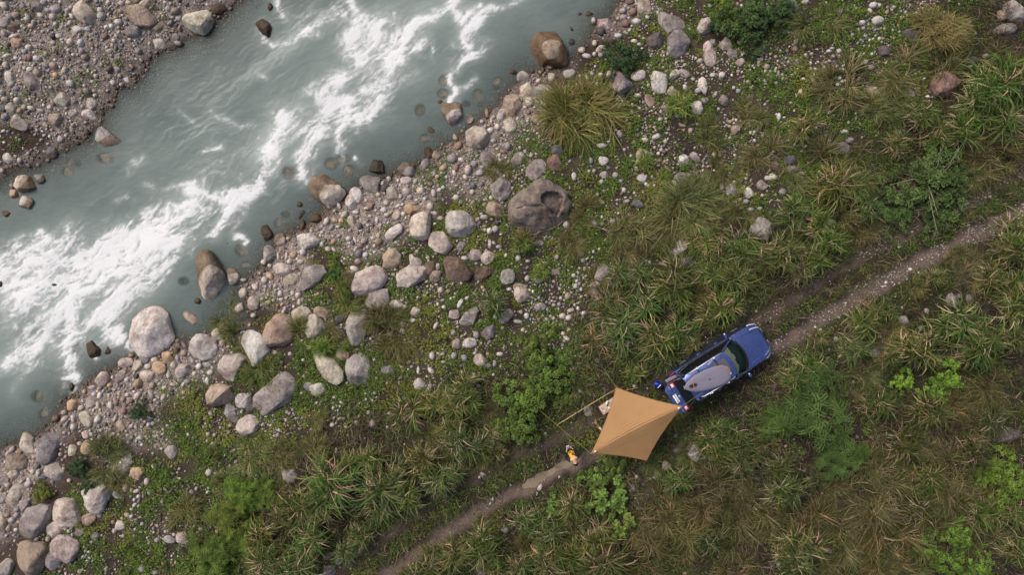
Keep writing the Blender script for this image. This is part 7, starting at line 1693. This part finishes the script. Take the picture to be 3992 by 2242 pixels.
# person with the remote, looking up
pq = W(2219, 1746, 0)
face = math.atan2(0.89, -0.42)
per = empty('person', (pq.x, pq.y, gz(pq.x, pq.y)), face - math.pi / 2)     # local +y is the way the person faces
tag(per, 'person in black jacket and yellow-black shirt looking up with a remote', 'person')
MAT['skin'] = plain('skin', (206, 160, 132), 0.6, var=0.04)
MAT['jacket'] = plain('black_jacket', (26, 26, 32), 0.75)
MAT['hair'] = plain('black_hair', (20, 18, 20), 0.6)
MAT['trouser'] = plain('black_trousers', (24, 25, 30), 0.85)
# shirt: yellow with black print
m, n, l, p = nt('printed_shirt')
tc = n.new('ShaderNodeTexCoord'); vo = n.new('ShaderNodeTexNoise'); vo.inputs['Scale'].default_value = 11; vo.inputs['Detail'].default_value = 2
l.new(tc.outputs['Object'], vo.inputs[0]); rp = n.new('ShaderNodeValToRGB'); rp.color_ramp.interpolation = 'CONSTANT'
rp.color_ramp.elements[0].color = (*lin((28, 24, 22)), 1); rp.color_ramp.elements[1].color = (*lin((236, 176, 48)), 1); rp.color_ramp.elements[1].position = 0.49
l.new(vo.outputs[0], rp.inputs[0]); l.new(rp.outputs[0], p.inputs['Base Color']); p.inputs['Roughness'].default_value = 0.85
MAT['shirt'] = m
lean = -0.20    # leans back
def tb(x, y, z): return (x, y + lean * max(0, z - 0.92) / 0.6, z)
bv = [tb(0, 0, 0.95), tb(0, 0, 1.12), tb(0, 0.01, 1.30), tb(0, 0, 1.44), tb(0, -0.01, 1.52), tb(0, -0.02, 1.60), tb(0, -0.05, 1.70)]
be = [(k, k + 1) for k in range(6)]
br_ = [(0.15, 0.11), (0.14, 0.10), (0.16, 0.11), (0.13, 0.09), 0.05, (0.075, 0.085), (0.07, 0.08)]
jv, je, jr_ = list(bv[:4]), [(0, 1), (1, 2), (2, 3)], [(0.175, 0.115), (0.17, 0.115), (0.185, 0.12), (0.15, 0.10)]
for s in (-1, 1):
    sh_ = tb(s * 0.19, -0.01, 1.42); el_ = tb(s * 0.30, 0.02, 1.17); wr = (s * 0.12, 0.24, 1.22); pa = (s * 0.095, 0.30, 1.24)
    b0 = len(bv); bv += [sh_, el_, wr, pa]; be += [(3, b0), (b0, b0 + 1), (b0 + 1, b0 + 2), (b0 + 2, b0 + 3)]; br_ += [0.055, 0.042, 0.028, (0.038, 0.020)]
    pi_ = b0 + 3
    for f in range(4):
        q0 = len(bv); yy = 0.015 * (f - 1.5)
        bv += [(s * 0.085, 0.335 + yy, 1.235), (s * 0.055, 0.345 + yy, 1.225), (s * 0.03, 0.34 + yy, 1.215)]
        be += [(pi_, q0), (q0, q0 + 1), (q0 + 1, q0 + 2)]; br_ += [0.0095, 0.009, 0.008]
    q0 = len(bv); bv += [(s * 0.085, 0.275, 1.262), (s * 0.055, 0.285, 1.275)]; be += [(pi_, q0), (q0, q0 + 1)]; br_ += [0.011, 0.009]
    b0 = len(jv); jv += [sh_, el_, (s * 0.135, 0.20, 1.213)]; je += [(3, b0), (b0, b0 + 1), (b0 + 1, b0 + 2)]; jr_ += [0.075, 0.062, 0.045]
# legs: the left one steps out to the side
tv_, te_, tr_ = [tb(0, 0, 0.97)], [], [(0.16, 0.115)]
for s, kn, an, to in ((1, (0.11, 0.05, 0.52), (0.12, -0.02, 0.10), (0.14, 0.13, 0.04)), (-1, (-0.28, 0.09, 0.52), (-0.42, 0.10, 0.10), (-0.52, 0.20, 0.04))):
    b0 = len(bv); bv += [(s * 0.10, 0, 0.88), kn, an, to]; be += [(0, b0), (b0, b0 + 1), (b0 + 1, b0 + 2), (b0 + 2, b0 + 3)]; br_ += [0.085, 0.055, 0.04, 0.035]
    b0 = len(tv_); tv_ += [(s * 0.10, 0, 0.88), kn, (an[0], an[1], an[2] + 0.03)]; te_ += [(0, b0), (b0, b0 + 1), (b0 + 1, b0 + 2)]; tr_ += [0.10, 0.075, 0.062]
    d_ = Vector((to[0] - an[0], to[1] - an[1], 0)); a_ = math.atan2(d_.y, d_.x)
    c_ = (Vector(an) + Vector(to)) / 2; MB().ball((c_.x, c_.y, 0.055), (0.145, 0.055, 0.055), Euler((0, 0, a_)).to_matrix(), 14, 8).build('shoe', MAT['black'], per)
skin_obj('body', bv, be, br_, MAT['skin'], per)
skin_obj('jacket', jv, je, jr_, MAT['jacket'], per)
skin_obj('trousers', tv_, te_, tr_, MAT['trouser'], per)
# shirt front between the open sides of the jacket
b = MB(); rows = []
for z in np.linspace(1.0, 1.45, 9):
    row = []
    for t in np.linspace(-1, 1, 9):
        c0 = tb(0, 0, z); w = 0.135 if z < 1.4 else 0.10
        row.append((t * w, c0[1] + 0.140 - 0.05 * t * t - 0.05 * max(0, z - 1.36) / 0.1, z + 0.01))
    rows.append(row)
rows2 = [[(x, y - 0.06, z) for x, y, z in r_] for r_ in rows]
b.grid(rows); b.grid(rows2)
b.build('shirt', MAT['shirt'], per, angle=80)
# head tilted back: face up to the drone
hd_ = Vector(tb(0, -0.045, 1.655)); tilt = Euler((R(-58), 0, 0)).to_matrix()      # face normal turns upward
def hpnt(x, y, z): return hd_ + Euler((R(58), 0, 0)).to_matrix() @ Vector((x, y, z))
HT = Euler((R(58), 0, 0)).to_matrix()
b = MB(); b.ball(hd_, (0.078, 0.098, 0.115), HT, 20, 14)
head = b.build('head', MAT['skin'], per)
MB().ball(hpnt(0, -0.025, 0.062), (0.088, 0.092, 0.090), HT, 18, 12).build('hair', MAT['hair'], per)
MB().ball(hpnt(0, 0.102, -0.012), (0.014, 0.02, 0.024), HT, 8, 6).build('nose', MAT['skin'], head)
for s in (-1, 1):
    MB().ball(hpnt(s * 0.033, 0.088, 0.012), (0.014, 0.009, 0.008), HT, 8, 6).build('eye', MAT['hair'], head)
    MB().ball(hpnt(s * 0.08, 0.0, -0.005), (0.012, 0.02, 0.03), HT, 8, 6).build('ear', MAT['skin'], head)
MB().ball(hpnt(0, 0.088, -0.055), (0.026, 0.009, 0.007), HT, 8, 6).build('mouth', plain('lips', (170, 96, 90), 0.6), head)
PM = Matrix.Translation(per.location) @ Matrix.Rotation(face - math.pi / 2, 4, 'Z')
rem = empty('remote_control', PM @ Vector((0, 0.335, 1.245)), face - math.pi / 2)
tag(rem, 'grey drone remote with a pale phone held by the person', 'remote')
b = MB(); b.box((0, 0, 0), (0.17, 0.10, 0.035), None, 0.012); b.build('case', MAT['greyfab'], rem)
b = MB(); b.box((-0.01, 0.065, 0.03), (0.14, 0.075, 0.010), Euler((R(25), 0, 0)).to_matrix(), 0.004); b.build('phone', MAT['white'], rem)
for s in (-1, 1):
    MB().tube([(s * 0.045, -0.005, 0.015), (s * 0.045, -0.005, 0.035)], 0.007, 8).build('stick', MAT['black'], rem)

# ------------------------------------------------------------------ small things lying about
def scrap(px, py, a, b_, z, mat, label, seed, name='plastic_scrap', cat='litter', sm=True):
    q = W(px, py, z); r_ = np.random.default_rng(seed)
    zz = gz(q.x, q.y) + z
    bb = MB(); N = 14
    rows = [[(q.x + f * a * (1 + 0.12 * math.sin(3 * t + seed)) * math.cos(t), q.y + f * b_ * (1 + 0.1 * math.sin(2 * t + seed)) * math.sin(t), zz + 0.03 * (1 - f) + 0.015 * math.sin(5 * t + seed) * f) for t in list(np.linspace(0, 2 * math.pi, N, endpoint=False)) + [0]] for f in (0.02, 0.5, 0.85, 1.0)]
    rows.append([(x, y, z_ - 0.03) for x, y, z_ in rows[-1]])
    bb.grid(rows); o = bb.build(name, mat); tag(o, label, cat); return o
MAT['paper'] = plain('white_scrap', (226, 230, 238), 0.6)
scrap(1945, 620, 0.15, 0.12, 0.03, MAT['paper'], 'round white plate-like scrap right of the grey oval boulder', 3)
scrap(2126, 1692, 0.06, 0.065, 0.04, MAT['paper'], 'small white plastic scrap on the upper wheel track', 5)
scrap(1480, 1785 - 0, 0.05, 0.03, 0.03, MAT['paper'], 'tiny white scrap by the track between cane clumps', 9)
# dry cane stalk leaning past the table
MAT['straw1'] = plain('dry_stalk', (190, 158, 112), 0.8)
def stalk(pts, rad_, label, name='dry_stalk', mat='straw1'):
    P_ = []
    for (px, py, h) in pts:
        q = W(px, py, h); P_.append(W(px, py, gz(q.x, q.y) + h))
    base_ = P_[0].copy()
    o = MB().tube([p_ - base_ for p_ in P_], rad_, 6).build(name, MAT[mat], None, loc=base_); tag(o, label, 'stalk'); return o
stalk([(2171, 1658, 0.08), (2230, 1622, 0.2), (2300, 1578, 0.35), (2355, 1545, 0.45), (2400, 1518, 0.5)], [0.022, 0.022, 0.020, 0.016, 0.010], 'long dry straw-coloured cane stalk lying towards the tarp top corner')
stalk([(2380, 1535, 0.25), (2440, 1504, 0.2), (2497, 1488, 0.1)], [0.010, 0.012, 0.010], 'dark dry stick between the tarp and the cane thicket', mat='bark')
stalk([(2440, 1522, 0.25), (2487, 1512, 0.12)], [0.012, 0.012], 'short dry stick beside the tarp top corner')
stalk([(2735, 1755, 0.25), (2800, 1765, 0.3), (2830, 1778, 0.3)], [0.012, 0.012, 0.008], 'thin pinkish stick right of the round rock by the tarp', mat='bark')
stalk([(2660, 1730, 0.1), (2700, 1728, 0.15), (2735, 1735, 0.1)], [0.010, 0.012, 0.008], 'thin brown stick above the round rock by the tarp', mat='bark')
stalk([(1258, 1705, 0.06), (1277, 1682, 0.08)], [0.014, 0.012], 'short grey stick on bare soil in the lower bank', mat='bark')

# ------------------------------------------------------------------ labels that single out each stone and plant
LM = []
for it in placed_stones:
    if it['short']: LM.append((it['px'] / D2N, it['py'] / D2N, it['short']))
for q in plants:
    if q['short']: LM.append((q['d'][0], q['d'][1], q['short']))
LM += [(1801, 912, 'the blue car'), (1600, 1068, 'the tan tarp'), (1436, 1138, 'the person'), (1400, 1190, 'the puddle'), (1440, 600, 'the huge split boulder')]
LA = np.array([(a, b) for a, b, _ in LM])
ORD = ['nearest', 'second', 'third', 'fourth', 'fifth', 'sixth', 'seventh', 'eighth', 'ninth', 'tenth', 'eleventh', 'twelfth', 'thirteenth', 'fourteenth', 'fifteenth', 'sixteenth', 'seventeenth', 'eighteenth', 'nineteenth', 'twentieth']
DIRS = ['right of', 'lower right of', 'below', 'lower left of', 'left of', 'upper left of', 'above', 'upper right of']
def relabel(lst):
    """lst of (obj, dx, dy, noun phrase) -> label by the nearest landmark, its side and the order of distance"""
    bins = {}
    for o, dx, dy, noun in lst:
        d = np.hypot(LA[:, 0] - dx, LA[:, 1] - dy); k = int(np.argmin(d))
        s = int(round(math.atan2(dy - LA[k, 1], dx - LA[k, 0]) / (math.pi / 4))) % 8
        bins.setdefault((k, s, noun), []).append((d[k], o))
    for (k, s, noun), v in bins.items():
        v.sort(key=lambda t: t[0])
        for r_, (_, o) in enumerate(v):
            if len(v) == 1: o['label'] = '%s %s %s' % (noun, DIRS[s], LM[k][2])
            else: o['label'] = '%s %s %s, %s' % (noun, DIRS[s], LM[k][2], 'nearest to it' if r_ == 0 else ORD[min(r_, 19)] + ' nearest')
todo = []
for it in placed_stones:
    o = it['obj']; o['category'] = 'boulder' if it['rm'] > 0.3 else 'stone'
    o['group'] = 'stones of the river bank'
    if it['label']: o['label'] = it['label']; continue
    sz = 'mid-sized' if it['rm'] > 0.30 else ('small' if it['rm'] < 0.2 else '')
    nm = 'stone' if it['rm'] <= 0.3 else 'boulder'
    wt = 'sunken ' if 's' in it['fl'] else ('wet ' if 'w' in it['fl'] else '')
    noun = ' '.join((sz + ' ' + wt + SN[it['c']] + ' ' + nm).split())
    todo.append((o, it['px'] / D2N, it['py'] / D2N, noun))
relabel(todo)
todo = []
for q in plants:
    if q['label']: continue
    todo.append((q['obj'], q['d'][0], q['d'][1], q['noun']))
relabel(todo)
